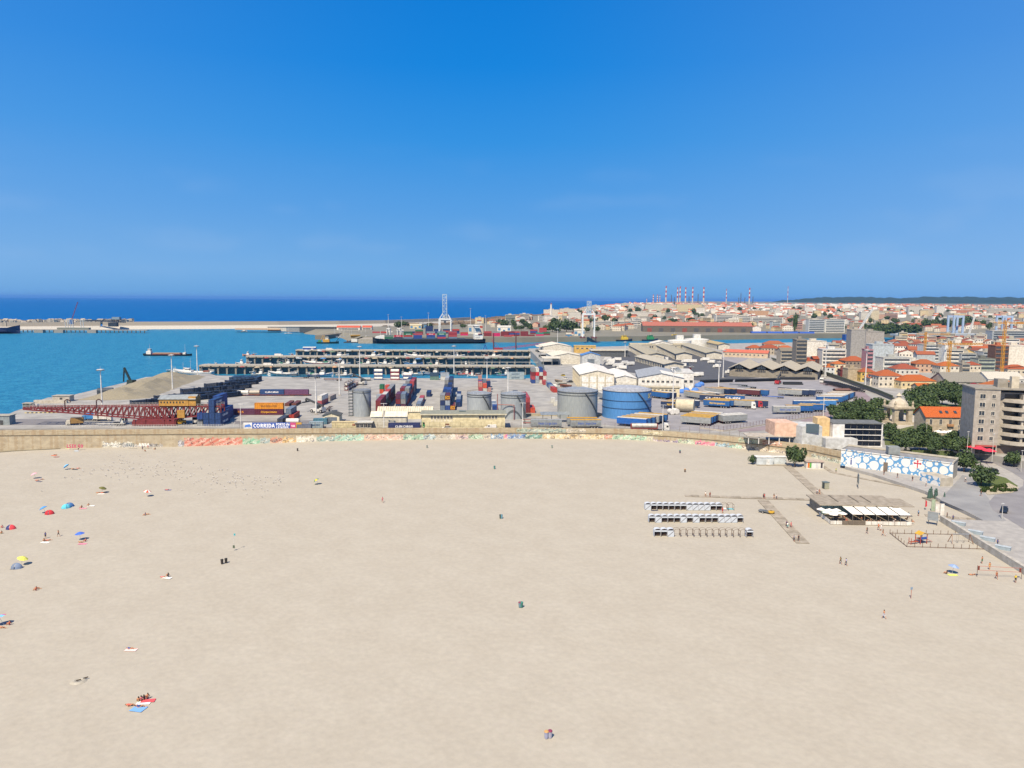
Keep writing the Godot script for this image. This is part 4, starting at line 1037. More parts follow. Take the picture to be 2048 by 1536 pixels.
func titan_crane() -> void:
	# the old maroon block-setting crane on its low carriage
	var at := V(-158.2,3.5,-338.92) + U(5)
	var o := thing("titan_crane", "old maroon lattice crane with long jib and yellow winch house", "crane", at, YARD)
	var m := mat("7a3236")
	var L := -56.0
	var y1 := 8.6
	for z in [-2.6, 2.6]:
		truss(o, "jib_truss", V(L, y1 - 0.6, z), V(-4, y1, z), V(L, y1 - 1.2, z), V(-4, 3.0, z), 22, m, 0.36, false)
		truss(o, "tower_truss", V(-4, y1, z), V(8, y1, z), V(-4, 2.8, z), V(8, 2.8, z), 4, m, 0.45)
		truss(o, "tail_truss", V(8, y1, z), V(29, y1, z), V(8, 3.0, z), V(29, 5.6, z), 8, m, 0.4, false)
		var rl := Q.new()
		rl.beam(V(L, y1 + 0.5, z * 1.1), V(29, y1 + 1.2, z * 1.1), 0.07); rl.beam(V(L, y1, z * 1.1), V(29, y1 + 0.7, z * 1.1), 0.07)
		for i in 60: rl.beam(V(lerpf(L, 29, i / 59.0), y1 - 0.5, z * 1.1), V(lerpf(L, 29, i / 59.0), y1 + 1.2, z * 1.1), 0.07)
		part(o, "walkway_rail", rl, mat("c9c9c6"))
	var x := Q.new()
	for i in 24: x.beam(V(lerpf(L, 29, i / 23.0), y1 - 0.3, -2.6), V(lerpf(L, 29, i / 23.0), y1 - 0.3, 2.6), 0.3)
	part(o, "cross_beams", x, m)
	part(o, "carriage", bx(-9.5, 9.5, 0.2, 2.0, -3.4, 3.4).bb(-7.5, 6.5, 2.0, 2.8, -3.2, 3.2), m)
	for p in [-8.5, -4.0, 4.0, 8.5]: part(o, "leg", bx(p - 0.5, p + 0.5, 0, 2.8, 3.0, 3.6).bb(p - 0.5, p + 0.5, 0, 2.8, -3.6, -3.0), m)
	part(o, "ballast_panel", bx(22, 28.2, 5.4, 8.0, 2.2, 2.5), mat("d5d2c6", "wall"))
	var house := part(o, "winch_house", bx(2.5, 15.2, y1 + 0.3, y1 + 3.2, -3.4, 3.4).bb(15.2, 18.4, y1 + 0.3, y1 + 4.4, -3.2, 3.2), mat("bd9146"))
	part(house, "roof", Q.new().slab(V(2.2, y1 + 3.2, 3.8), V(18.5, y1 + 3.2, 3.8), V(18.5, y1 + 5.0, 0), V(2.2, y1 + 4.6, 0), 0.15).slab(V(2.2, y1 + 4.6, 0), V(18.5, y1 + 5.0, 0), V(18.5, y1 + 3.2, -3.8), V(2.2, y1 + 3.2, -3.8), 0.15), mat("b4bcbd", "metal"))
	for i in 8: part(house, "window", bx(3.2 + i * 1.35, 3.8 + i * 1.35, y1 + 1.5, y1 + 2.3, 3.4, 3.46), mat("3a3a36", "glass"))
	part(o, "control_cab", bx(10.4, 13.6, 3.6, 7.0, 2.7, 4.0), mat("b98d44"))
	for p in [-38.0, -24.5]:
		part(o, "hoist_hook", Q.new().beam(V(p, y1 - 1, 2.9), V(p, y1 + 2.6, 2.9), 0.35).beam(V(p, y1 + 2.6, 2.9), V(p + 1.0, y1 + 3.3, 2.9), 0.35).beam(V(p + 1.0, y1 + 3.3, 2.9), V(p + 2.3, y1 + 2.6, 2.9), 0.35).beam(V(p + 2.3, y1 + 2.6, 2.9), V(p + 2.3, y1 + 1.8, 2.9), 0.3), mat("4a2a2c"))
	part(o, "support_leg", Q.new().beam(V(-24.2, y1 - 1, 2.8), V(-24.2, y1 - 5.4, 2.8), 0.35), mat("4a2a2c"))
func reach_stacker(at: Vector3, turn: float, hex: String, label: String) -> void:
	var o := thing("reach_stacker", label, "reach stacker", at, turn, "reach stackers in the yards")
	part(o, "body", Q.new().side(PackedVector2Array([Vector2(-3.6, 0.7), Vector2(-3.6, 1.9), Vector2(1.4, 1.9), Vector2(2.2, 2.6), Vector2(3.8, 2.5), Vector2(3.9, 0.7)]), 2.8), mat(hex))
	part(o, "cab", bx(-0.8, 0.8, 1.9, 3.7, 0.0, 1.5), mat("2a3038", "glass"))
	part(o, "boom", Q.new().beam(V(0.0, 3.3, 3.4), V(0, 6.6, -6.8), 0.8, 0.9), mat("4a4d50"))
	part(o, "spreader", bx(-3.0, 3.0, 4.7, 5.2, -7.3, -6.4).bb(-0.4, 0.4, 5.2, 6.6, -7.1, -6.5), mat("3c3e42"))
	wheels(o, 1.5, [-2.6, 2.8], 0.85)
func yard_vehicles() -> void:
	reach_stacker(V(-96.6,3.5,-382.4) + U(2), YARD + 1.15, "d6d8d8", "white reach stacker with raised dark boom beside the silo yard")
	reach_stacker(V(-99.4,3.5,-509.5) + U(2), YARD + 1.0, "c9cbcb", "pale reach stacker near the quay behind the silo")
	box_truck(V(-192.84,3.5,-339.05) + U(3), YARD + 1.9, "d8d4c8", "9a7a48", "dusty tipper lorry with brown load near the wall", 5.0)
	box_truck(V(-193.4,3.5,-353.2) + U(2), YARD + 1.6, "4a86c0", "3f87cc", "blue covered lorry beside the dusty tipper", 4.5)
	box_truck(V(-188.6,3.5,-351.9) + U(2), YARD + PI / 2 + PI, "dcdcda", "dcdcda", "white box lorry under the crane jib", 6.0)
	tractor(V(-175.16,3.5,-342.43) + U(2), YARD + PI + 1.5, "d3d6d6", "white tractor unit with flatbed at the crane's foot")
	skeletal(V(-177.01,3.5,-338.25) + U(2.0), YARD + PI / 2, "c9c9c6", "white flatbed chassis behind the white tractor unit")
	tractor(V(-142.52,3.5,-346.42) + U(3), YARD + PI, "d6d6d6", "white tractor unit parked beside the blue stack")
	box_truck(V(-152.59,3.5,-348.9) + U(3), YARD + 2.4, "c04a4a", "cfcac2", "red-cabbed lorry half hidden behind the crane's carriage", 5.0)
	var ld := thing("wheel_loader", "yellow and red loader machine beside the crane's carriage", "loader", V(-147.85,3.5,-342.03) + U(2), YARD + 1.8)
	part(ld, "body", bx(-1.2, 1.2, 0.7, 2.0, -2.6, 2.2), mat("c79a2c"))
	part(ld, "cab", bx(-0.8, 0.8, 2.0, 3.2, -0.6, 1.0), mat("32363a", "glass"))
	part(ld, "boom", Q.new().beam(V(0, 1.6, -2.2), V(0, 2.4, -4.4), 0.4).beam(V(-1.2, 2.2, -4.6), V(1.2, 2.2, -4.6), 0.8), mat("a8322e"))
	wheels(ld, 1.2, [-1.7, 1.5], 0.7)
	for e in [[V(-244.6,3.5,-394.2), "dfe1e3", "white van by the striped kerb at the quay tip"]]: car(e[0], YARD + PI / 2, e[1], e[2], true)
	car(V(-28.49,3.5,-336.12), YARD + PI / 2, "e2e3e4", "white car by the brown door of the cream building")
	car(V(-9.29,3.5,-336.78), YARD + PI / 2, "e2e3e4", "white hatchback at the east end of the cream building", true)
	tractor(V(-38.58,3.5,-336.43) + U(3), YARD + PI + 0.3, "3f9a58", "green tractor unit between the navy container and cream building")
	# block huts and heaps at the quay tip
	for e in [[V(-225.79,3.5,-340.61), 7.0, 4.6, 5.0, "8f9aa0", "grey block hut at the very edge of the quay"], [V(-245.4,3.5,-390.5), 4.0, 3.2, 3.4, "5f6a60", "small dark hut beside the striped kerb"], [V(-245,3.5,-419.7), 9.0, 5.0, 3.6, "b9b5ac", "pale concrete shelter on the quay edge"]]:
		var o := thing("quay_hut", e[5], "building", e[0] + U(e[2] / 2), YARD)
		part(o, "wall", bx(-e[1] / 2, e[1] / 2, 0, e[3] * 0.8, -e[2] / 2, e[2] / 2), mat(e[4], "wall"))
		part(o, "roof", bx(-e[1] / 2 - 0.3, e[1] / 2 + 0.3, e[3] * 0.8, e[3] * 0.8 + 0.3, -e[2] / 2 - 0.3, e[2] / 2 + 0.3), mat("a9a8a0", "wall"))
		part(o, "door", bx(-0.7, 0.7, 0, 2.1, e[2] / 2, e[2] / 2 + 0.06), mat("4a4d50"))
	var qw := thing("quay_parapet", "low pale concrete parapet along the quay tip", "wall", V(-247.3,3.5,-413.4), YARD)
	part(qw, "wall", bx(-8, 9, 0, 1.6, -1, 1), mat("bdb8ac", "wall"))
	var sk := thing("striped_kerb", "kerb with slanted black and yellow stripes at the quay tip", "kerb", V(-231.7,3.5,-377), YARD + 0.05)
	for i in 16: part(sk, "stripe", bx(-6 + i * 1.0, -5 + i * 1.0, 0, 0.35, -0.5, 0.5), mat("c9b878" if i % 2 == 0 else "4a463c"))
	var tt := thing("conveyor_hopper", "dark box hopper trailer with curved top on the quay", "hopper", V(-234.6,3.5,-444.4) + U(2), YARD + 0.3)
	part(tt, "body", Q.new().side(PackedVector2Array([Vector2(-3, 0.8), Vector2(-3.2, 3.6), Vector2(-1.5, 4.4), Vector2(2, 4.4), Vector2(3, 3.4), Vector2(3, 0.8)]), 8.0), mat("3e4a58"))
	wheels(tt, 3.2, [-1.6, 1.6], 0.6)
	# dockside crane with folded dark boom
	var cr := thing("mobile_crane", "dark green excavator crane with folded boom at the quay edge", "crane", V(-246.9,3.5,-501.7), -0.4)
	part(cr, "body", bx(-2, 3, 0.8, 3.4, -1.6, 1.6), mat("2f3f3c"))
	part(cr, "track", bx(-2.2, 2.4, 0, 0.9, -1.8, -1.0).bb(-2.2, 2.4, 0, 0.9, 1.0, 1.8), mat("2a2a2c", "plain"))
	part(cr, "boom", Q.new().beam(V(-0.5, 3.0, 0), V(-5.5, 11.0, 0), 1.0, 1.2), mat("263432"))
	part(cr, "arm", Q.new().beam(V(-5.5, 11.0, 0), V(-6.6, 1.8, 0), 0.6, 0.7), mat("222c2c"))
	# gravel heap
	var q := Q.new()
	var f := FastNoiseLite.new()
	f.seed = 8; f.frequency = 0.05; f.fractal_octaves = 4
	var gp := plan([V(-241.1,3.5,-426.2), V(-238.2,3.5,-444.2), V(-250.7,3.5,-501.5), V(-252.2,3.5,-539.8), V(-242.9,3.5,-554.4), V(-223,3.5,-562.9), V(-218.2,3.5,-541.7), V(-211,3.5,-480.8), V(-204.5,3.5,-436.6), V(-214.1,3.5,-427.4)])
	var mn := Vector2(1e9, 1e9)
	var mx := Vector2(-1e9, -1e9)
	for p in gp: mn = mn.min(p); mx = mx.max(p)
	var st := 3.0
	var hh := func(p: Vector2) -> float:
		if not Geometry2D.is_point_in_polygon(p, gp): return PORT - 0.2
		var d := 1e9
		for i in gp.size(): d = minf(d, Geometry2D.get_closest_point_to_segment(p, gp[i], gp[(i + 1) % gp.size()]).distance_to(p))
		return PORT + minf(d * 0.42, 5.5) * (0.75 + 0.5 * f.get_noise_2dv(p)) + f.get_noise_2dv(p * 4.0) * 0.3
	var x := mn.x
	while x < mx.x:
		var z := mn.y
		while z < mx.y:
			var c := [Vector2(x, z + st), Vector2(x + st, z + st), Vector2(x + st, z), Vector2(x, z)]
			var v := []
			var inside := false
			for p in c:
				v.append(V(p.x, hh.call(p), p.y))
				if v[-1].y > PORT: inside = true
			if inside: q.q4(v[0], v[1], v[2], v[3])
			z += st
		x += st
	tag(part(self, "gravel_heap", q, mat("a5a08f", "tile")), "broad grey heap of gravel on the quay behind the crane", "gravel", "", "stuff")
	# trailers and cars behind the wall, east side
	trailer(V(15.28,3.5,-338.3) + U(1.6), YARD + PI / 2, "8f979d", "9aa0a4", "8f979d", "grey lettered trailer between the pipes and the yellow-roofed trailers", "Ewals Cargo Care", "2a56a8")
	trailer(V(32.7,3.5,-338.91) + U(1.6), YARD + PI / 2, "8f979d", "cf9f2e", "8f979d", "grey lettered trailer with yellow roof behind the wall, nearest one", "Ewals Cargo Care", "2a56a8")
	trailer(V(31.74,3.5,-342.92) + U(3.4), YARD + PI / 2, "8f979d", "c9992e", "8f979d", "grey trailer with yellow roof, second behind the wall")
	for e in [[V(-150.2,3.5,-549.1), "2c3440", 3, "stacked dark chassis near the quay, left pile"], [V(-142.5,3.5,-549.5), "2c3440", 3, "stacked dark chassis near the quay, middle pile"], [V(-123.6,3.5,-533.5), "6a3a3a", 2, "rust-red chassis pair on the quay"]]:
		skeletal(e[0] + U(1.2), YARD + PI / 2, e[1], e[3], e[2])
	skeletal(V(-93.1,3.5,-389.5) + U(4), YARD, "5a4a48", "brown bare chassis behind the white reach stacker")

func loft(sec: Array) -> Q:
	# hull from cross-sections: each [z, half breadth at deck, half breadth at waterline, deck height, keel height]
	var q := Q.new()
	for i in sec.size() - 1:
		var a: Array = sec[i]
		var b: Array = sec[i + 1]
		for s in [-1.0, 1.0]:
			var pa := [V(s * a[1], a[3], a[0]), V(s * a[2], a[4] + (a[3] - a[4]) * 0.45, a[0]), V(0, a[4], a[0])]
			var pb := [V(s * b[1], b[3], b[0]), V(s * b[2], b[4] + (b[3] - b[4]) * 0.45, b[0]), V(0, b[4], b[0])]
			for k in 2:
				if s > 0: q.q4(pa[k + 1], pb[k + 1], pb[k], pa[k])
				else: q.q4(pa[k], pb[k], pb[k + 1], pa[k + 1])
		q.q4(V(-a[1], a[3] - 0.25, a[0]), V(a[1], a[3] - 0.25, a[0]), V(b[1], b[3] - 0.25, b[0]), V(-b[1], b[3] - 0.25, b[0]))
	var e: Array = sec[-1]
	q.q4(V(-e[2], e[4] + (e[3] - e[4]) * 0.45, e[0]), V(e[2], e[4] + (e[3] - e[4]) * 0.45, e[0]), V(e[1], e[3], e[0]), V(-e[1], e[3], e[0]))
	return q
# fishing boat, bow to local -z
func fishing_boat(at: Vector3, turn: float, l: float, hull: String, band: String, label: String, big := false) -> void:
	var o := thing("fishing_boat", label, "boat", at, turn, "fishing boats moored at the piers")
	var b := l * 0.17
	var h := l * 0.1
	part(o, "hull", loft([[-l / 2, 0.05, 0.02, h * 1.9, -0.2], [-l * 0.38, b * 0.7, b * 0.4, h * 1.5, -0.5], [-l * 0.15, b, b * 0.85, h * 1.1, -0.6], [l * 0.2, b, b * 0.9, h, -0.6], [l / 2, b * 0.85, b * 0.75, h * 1.15, -0.5]]), mat(hull))
	part(o, "rubbing_band", loft([[-l / 2 - 0.03, 0.08, 0.03, h * 1.55, h * 1.2], [-l * 0.38, b * 0.72, b * 0.6, h * 1.2, h * 0.9], [-l * 0.15, b * 1.02, b * 0.95, h * 0.85, h * 0.5], [l * 0.2, b * 1.02, b, h * 0.75, h * 0.4], [l / 2 + 0.02, b * 0.87, b * 0.82, h * 0.9, h * 0.5]]), mat(band))
	var wz := -l * 0.08 if not big else -l * 0.12
	var hs := part(o, "wheelhouse", bx(-b * 0.6, b * 0.6, h * 0.7, h * 0.7 + 2.3, wz - l * 0.08, wz + l * 0.1).bb(-b * 0.45, b * 0.45, h * 0.7 + 2.3, h * 0.7 + 4.0, wz - l * 0.06, wz + l * 0.04), mat("e8e8e5"))
	part(hs, "window_band", bx(-b * 0.47, b * 0.47, h * 0.7 + 3.0, h * 0.7 + 3.6, wz - l * 0.062, wz + l * 0.042), mat("243040", "glass"))
	part(o, "mast", Q.new().tube(V(0, h, wz + l * 0.06), V(0, h + l * 0.36, wz + l * 0.06), 0.12, 0.06, 6).beam(V(-b * 0.6, h + l * 0.27, wz + l * 0.06), V(b * 0.6, h + l * 0.27, wz + l * 0.06), 0.1), mat("d5d5d2"))
	part(o, "derrick", Q.new().tube(V(0, h, l * 0.22), V(0, h + l * 0.2, l * 0.22), 0.12, 0.08, 6).tube(V(0, h + l * 0.14, l * 0.22), V(0, h + l * 0.22, l * 0.42), 0.08, 0.05, 6), mat("c7c9c8"))
	part(o, "net_heap", Q.new().box(V(0, h + 0.5, l * 0.33), V(b * 1.3, 0.9, l * 0.14), 0.2), mat(["3f6a8f", "7a4a3c", "3a7a5c", "8a8f94"][int(absf(at.x)) % 4], "cloth"))
	part(o, "skiff", loft([[-1.9, 0.05, 0.02, 0.9, 0.1], [-0.8, 0.7, 0.4, 0.7, 0.0], [1.9, 0.65, 0.5, 0.75, 0.0]]), mat("e4e4e1"), V(b * 0.2, h + 1.0, l * 0.46), PI * 0.15)
func pier(at: Vector3, l: float, label: String) -> void:
	# west end at the given point, running east
	var o := thing("fishing_pier", label, "pier", at, YARD * 0.6, "fishing piers of the harbour")
	part(o, "deck", bx(0, l, 0.4, 1.6, -13, 0), mat("aca89e", "wall"))
	part(o, "fender_beam", bx(0, l, 0.0, 0.5, -0.2, 0.35), mat("77736a", "wall"))
	var p := bx(-0.7, 0.7, -7, 0.6, -0.7, 0.7).done()
	var t := Q.new().tube(V(0, -1.6, 0), V(0, 0.9, 0), 0.5, -1, 8).done()
	var n := int(l / 7.5)
	for i in n + 1:
		part(o, "pile", p, mat("8f8b82", "wall"), V(0.8 + i * (l - 1.6) / n, 0, -1.2))
		part(o, "fender", t, mat("2c2c2e", "plain"), V(2.8 + i * (l - 4.6) / n, 0, 0.6))
	part(o, "core_wall", bx(0.5, l, -7, 0.4, -12, -5), mat("8b9498", "wall"))
func docks() -> void:
	pier(V(-265.3,-4.5,-657.2) + V(0, 6.2, 0), 285.0, "nearest of the three long concrete fishing piers")
	pier(V(-261.5,-4.5,-763) + V(0, 6.2, 0), 280.0, "middle of the three long concrete fishing piers")
	pier(V(-240.3,-4.5,-862.2) + V(0, 6.2, 0), 268.0, "farthest of the three long concrete fishing piers")
	var E := -PI / 2 + YARD
	var i := 0
	for e in [[V(-265.2,-4.5,-648.4), 27.0, "e9e9e6", "c9cccb", "white trawler nearest the gravel heap", 1], [V(-279.1,-4.5,-658.6), 19.0, "2f5a4a", "e2e2de", "green-hulled boat with white bridge behind the white trawler", 2], [V(-212.4,-4.5,-655.9), 11.5, "e2e2df", "8a8f94", "small open white boat at the near pier", 0], [V(-191.4,-4.5,-650.6), 20.0, "e9e9e6", "3a4048", "white boat with two dark windows in its hull", 0], [V(-158.8,-4.5,-646.1), 17.5, "dfe4ea", "3f6fb4", "white boat with blue stripe in front of the yard masts", 0], [V(-139.9,-4.5,-649.4), 12.0, "d5d8da", "8a8f94", "grey-white boat behind the pale reach stacker", 0], [V(-84.5,-4.5,-661.4), 15.0, "e6e6e3", "3f8a9a", "white boat behind the second container row", 0], [V(-67.1,-4.5,-666.9), 16.0, "2f7fb8", "e2e2de", "bright blue boat behind the middle row", 0], [V(-39.6,-4.5,-666.3), 11.0, "c0384a", "e2e2de", "red-topped boat right of the middle row", 0], [V(-33,-4.5,-655.7), 8.0, "e2e2df", "6f9fc4", "tiny white boat beside the red-topped one", 0], [V(-6,-4.5,-661.6), 12.0, "3f7fb0", "e2e2de", "blue boat near the lettered quay containers", 0],
		[V(-218.5,-4.5,-757.1), 14.0, "e2e4e2", "9a9fa4", "white boat at the west end of the middle pier", 0], [V(-190.3,-4.5,-759.1), 22.0, "e6e6e3", "c0683a", "long white boat with orange wheelhouse at the middle pier", 0], [V(-165.6,-4.5,-757.9), 14.0, "e6e6e3", "c9cccb", "plain white boat at the middle pier behind the mast", 0], [V(-142,-4.5,-762.4), 14.5, "e2e2df", "5a6a7a", "white boat left of the tank containers at the middle pier", 0], [V(-123.1,-4.5,-763.7), 14.0, "e6e6e3", "6a7a8a", "white boat above the white tank containers", 0], [V(-96.4,-4.5,-762.6), 15.0, "3f7fb8", "e2e2de", "blue and white boat at the middle pier", 0], [V(-74.3,-4.5,-758.3), 12.0, "c9c6bd", "7a6a5a", "beige cluttered boat at the middle pier", 0], [V(-43.8,-4.5,-754.6), 10.0, "d5d5d2", "5a6f8a", "small boat at the pontoon behind the long white rail", 0],
		[V(-192.1,-4.5,-854.7), 22.0, "e6e6e3", "c9cccb", "white boat at the far pier behind the tug", 0], [V(-155.2,-4.5,-857.6), 21.0, "e6e8ea", "3f5fa8", "white and blue boat at the far pier under the ship's bow", 0], [V(-103.9,-4.5,-857.9), 24.0, "e6e6e3", "6f8fb4", "white boat with tall rig at the far pier below the ship", 0], [V(-63,-4.5,-864.8), 18.0, "e2e2df", "8a9aa4", "white boat behind the quay mast at the far pier", 0], [V(-21.9,-4.5,-868), 17.0, "e8e8e5", "c9cccb", "white boat left of the red barge crane", 0], [V(21.1,-4.5,-871.3), 11.0, "4f8fb4", "e2e2de", "light blue boat at the root of the far pier", 0], [V(-39.7,-4.5,-830.5), 13.0, "d9d9d6", "4a5a9a", "white boat with blue rigging between the piers", 0], [V(-241.8,-4.5,-873.6), 11.0, "dcdcd8", "5a8a5a", "white boat rafted at the far pier's west tip", 0], [V(-261.4,-4.5,-757.1), 12.0, "dcdcd8", "5a5a5a", "white boat at the middle pier's west tip", 0], [V(-273.7,-4.5,-717.2), 13.0, "e2e4e2", "3f7a4a", "white boat with green trim behind the near pier", 0], [V(-265.5,-4.5,-717.8), 10.0, "4a4f58", "c9c6bd", "dark small boat behind the near pier", 0], [V(-293.3,-4.5,-869.5), 12.0, "c98f7a", "e2e2de", "orange-trimmed boat behind the middle pier's tip", 0]]:
		fishing_boat(e[0] + V(0, 0, 3.5), E if i % 3 else E + PI, e[1] * 1.2, e[2], e[3], e[4], e[1] > 18.0); i += 1
	# things on the pier decks
	for e in [[V(-208.9,1.7,-663), "e2e2df", "white box lorry on the near pier"], [V(-233.4,1.7,-774.6), "dfe1e0", "white box lorry on the middle pier"], [V(-204.4,1.7,-868.2), "d9d9d6", "white lorry on the far pier beside the blue hut"]]: box_truck(e[0], E, e[1], e[1], e[2], 6.5)
	for e in [[V(-226.3,1.7,-857.9), "dfe1e3", "white car before the blue hut on the far pier"], [V(-212.3,1.7,-859.1), "dfe1e3", "white car on the far pier right of the blue hut"], [V(-181.3,1.7,-861.8), "d5d8da", "pale van on the far pier"], [V(-205.9,1.7,-750.5), "c9cccf", "silver van on the middle pier"]]: car(e[0], E, e[1], e[2], true)
	var hut := shed(V(-226.3,1.7,-866.3) + U(4), YARD, 13.5, 6, 3.6, 0.8, "2c55a8", "c3cad0", "blue hut with pale roof on the far pier", true, "pier_hut")
	part(hut, "door", bx(2, 4.5, 0, 2.6, 3.0, 3.06), mat("dfe1e3"))
	var r := RandomNumberGenerator.new()
	r.seed = 33
	var pk := -1
	for pr in [[V(-251.8,1.7,-657.7), V(21.8,1.7,-666), 26], [V(-253.8,1.7,-759.7), V(20.1,1.7,-767.6), 26], [V(-212.3,1.7,-859.1), V(14.3,1.7,-870.3), 16]]:
		pk += 1
		for k in pr[2]:
			var hc := r.randi() % 7
			var at: Vector3 = pr[0].lerp(pr[1], (k + r.randf() * 0.7) / pr[2]) + V(0, 0, r.randf_range(-9, 9))
			at.y = 1.72
			var o := thing("deck_gear", "small %s heap of nets and boxes on the %s pier" % [["maroon", "blue", "tan", "green", "pale", "dark", "ochre"][hc], ["nearest", "middle", "farthest"][pk]], "fishing gear", at, r.randf() * 3.0, "heaps of fishing gear on the pier decks")
			var w := r.randf_range(2, 6)
			part(o, "heap", Q.new().lathe([[w * 0.6, 0.0], [w * 0.5, 0.5], [w * 0.25, 1.0], [0.0, 1.15]], 7), mat(["8a4a44", "3f6fa0", "9a8f7a", "5a6f5c", "b8b4aa", "4a4f5a", "b08a6a"][hc], "cloth"))
	# long white rail of the floating pontoon
	var pn := thing("floating_pontoon", "floating pontoon with long white handrail between the near piers", "pontoon", V(-11.7,-4.5,-751.1), YARD)
	part(pn, "deck", bx(-45, 55, -0.3, 0.7, -1.5, 1.5), mat("8f8c84", "wall"))
	part(pn, "handrail", Q.new().beam(V(-45, 4.4, 1.4), V(55, 4.4, 1.4), 0.3), mat("dcdcd8"))
	for k in 11: part(pn, "post", bx(-45 + k * 10 - 0.1, -45 + k * 10 + 0.1, 0.7, 4.4, 1.3, 1.5), mat("8f8c84"))
	# open harbour craft
	var bg := thing("hopper_barge", "long low hopper barge with red cargo hold under way in the harbour", "barge", V(-383.5,-4.5,-866.2), -PI / 2 + 0.02)
	part(bg, "hull", loft([[-26, 1.5, 1.0, 2.6, -0.5], [-22, 4.5, 4, 2.0, -0.6], [20, 4.5, 4.2, 1.8, -0.6], [26, 4.2, 3.8, 2.6, -0.5]]), mat("23303c"))
	part(bg, "hold", bx(-3.8, 3.8, 1.5, 2.7, -15, 16), mat("9a5a50"))
	part(bg, "cargo", bx(-3.2, 3.2, 2.7, 3.4, -14, 15), mat("b3a48c", "tile"))
	var bh := part(bg, "wheelhouse", bx(-2.6, 2.6, 1.8, 5.2, 18, 23).bb(-2.0, 2.0, 5.2, 7.6, 18.5, 21.5), mat("e6e6e3"))
	part(bh, "window_band", bx(-2.05, 2.05, 6.2, 7.0, 18.45, 21.55), mat("243040", "glass"))
	part(bg, "foredeck_house", bx(-2, 2, 1.8, 3.8, -20, -17), mat("dcdcd8"))
	for z in [-19.0, 20.0]: part(bg, "mast", Q.new().tube(V(0, 2, z), V(0, 13, z), 0.15, 0.08, 6), mat("dcdcd8"))
	var tg := thing("harbour_dredger", "green-hulled work vessel with yellow and white superstructure and A-frame", "ship", V(-266,-4.5,-1121.4), -PI / 2 + 0.1)
	part(tg, "hull", loft([[-16, 1, 0.5, 3.6, -0.5], [-12, 4.5, 3.5, 2.6, -0.6], [8, 4.8, 4.4, 2.0, -0.6], [15, 4.5, 4, 2.4, -0.5]]), mat("1f4a44"))
	part(tg, "deckhouse", bx(-3.5, 3.5, 2.2, 6.0, -3, 6), mat("c79a3a"))
	var br := part(tg, "bridge", bx(-2.6, 2.6, 6.0, 9.5, -1.5, 3.0), mat("e2dccb"))
	part(br, "window_band", bx(-2.65, 2.65, 7.8, 8.8, -1.55, 3.05), mat("243040", "glass"))
	part(tg, "crane_arm", Q.new().beam(V(0, 4, 7), V(0, 11, 4), 0.6).beam(V(0, 4, 10), V(0, 12, 6), 0.5), mat("c79a3a"))
	part(tg, "a_frame", Q.new().beam(V(-3, 2.5, -12), V(-2, 9, -17), 0.4).beam(V(3, 2.5, -12), V(2, 9, -17), 0.4).beam(V(-2, 9, -17), V(2, 9, -17), 0.4), mat("2a3a38"))
	part(tg, "derrick", bx(-1.5, 1.5, 2.4, 4.6, 9, 13), mat("2f8a5a"))
	var ms := thing("motor_launch", "small white motor launch crossing the outer harbour", "boat", V(-519.1,-4.5,-1509), -PI / 2)
	part(ms, "hull", loft([[-6, 0.1, 0.05, 1.9, -0.3], [-3, 1.7, 1.2, 1.5, -0.4], [6, 1.7, 1.4, 1.3, -0.4]]), mat("e2e2df"))
	part(ms, "cabin", bx(-1.2, 1.2, 1.2, 3.0, -2.5, 2.5), mat("d9dde0"))
	container_ship()
	breakwater()
	quay_far()
func ship_hull(o: Node3D, l: float, b: float, h: float, hex: String, boot := "6a2e2c") -> void:
	part(o, "hull", loft([[-l / 2, 0.3, 0.1, h * 1.5, -1], [-l * 0.46, b * 0.55, b * 0.25, h * 1.35, -1], [-l * 0.38, b * 0.95, b * 0.75, h * 1.05, -1], [-l * 0.3, b, b * 0.95, h, -1], [l * 0.42, b, b * 0.95, h, -1], [l / 2, b * 0.9, b * 0.7, h * 1.05, -1]]), mat(hex))
	part(o, "boot_top", loft([[-l / 2 + 4, 0.3, 0.2, 0.7, -1], [-l * 0.42, b * 0.55, b * 0.4, 0.7, -1], [-l * 0.3, b * 1.005, b * 0.96, 0.7, -1], [l * 0.42, b * 1.005, b * 0.96, 0.7, -1], [l / 2 + 0.05, b * 0.8, b * 0.7, 0.7, -1]]), mat(boot))
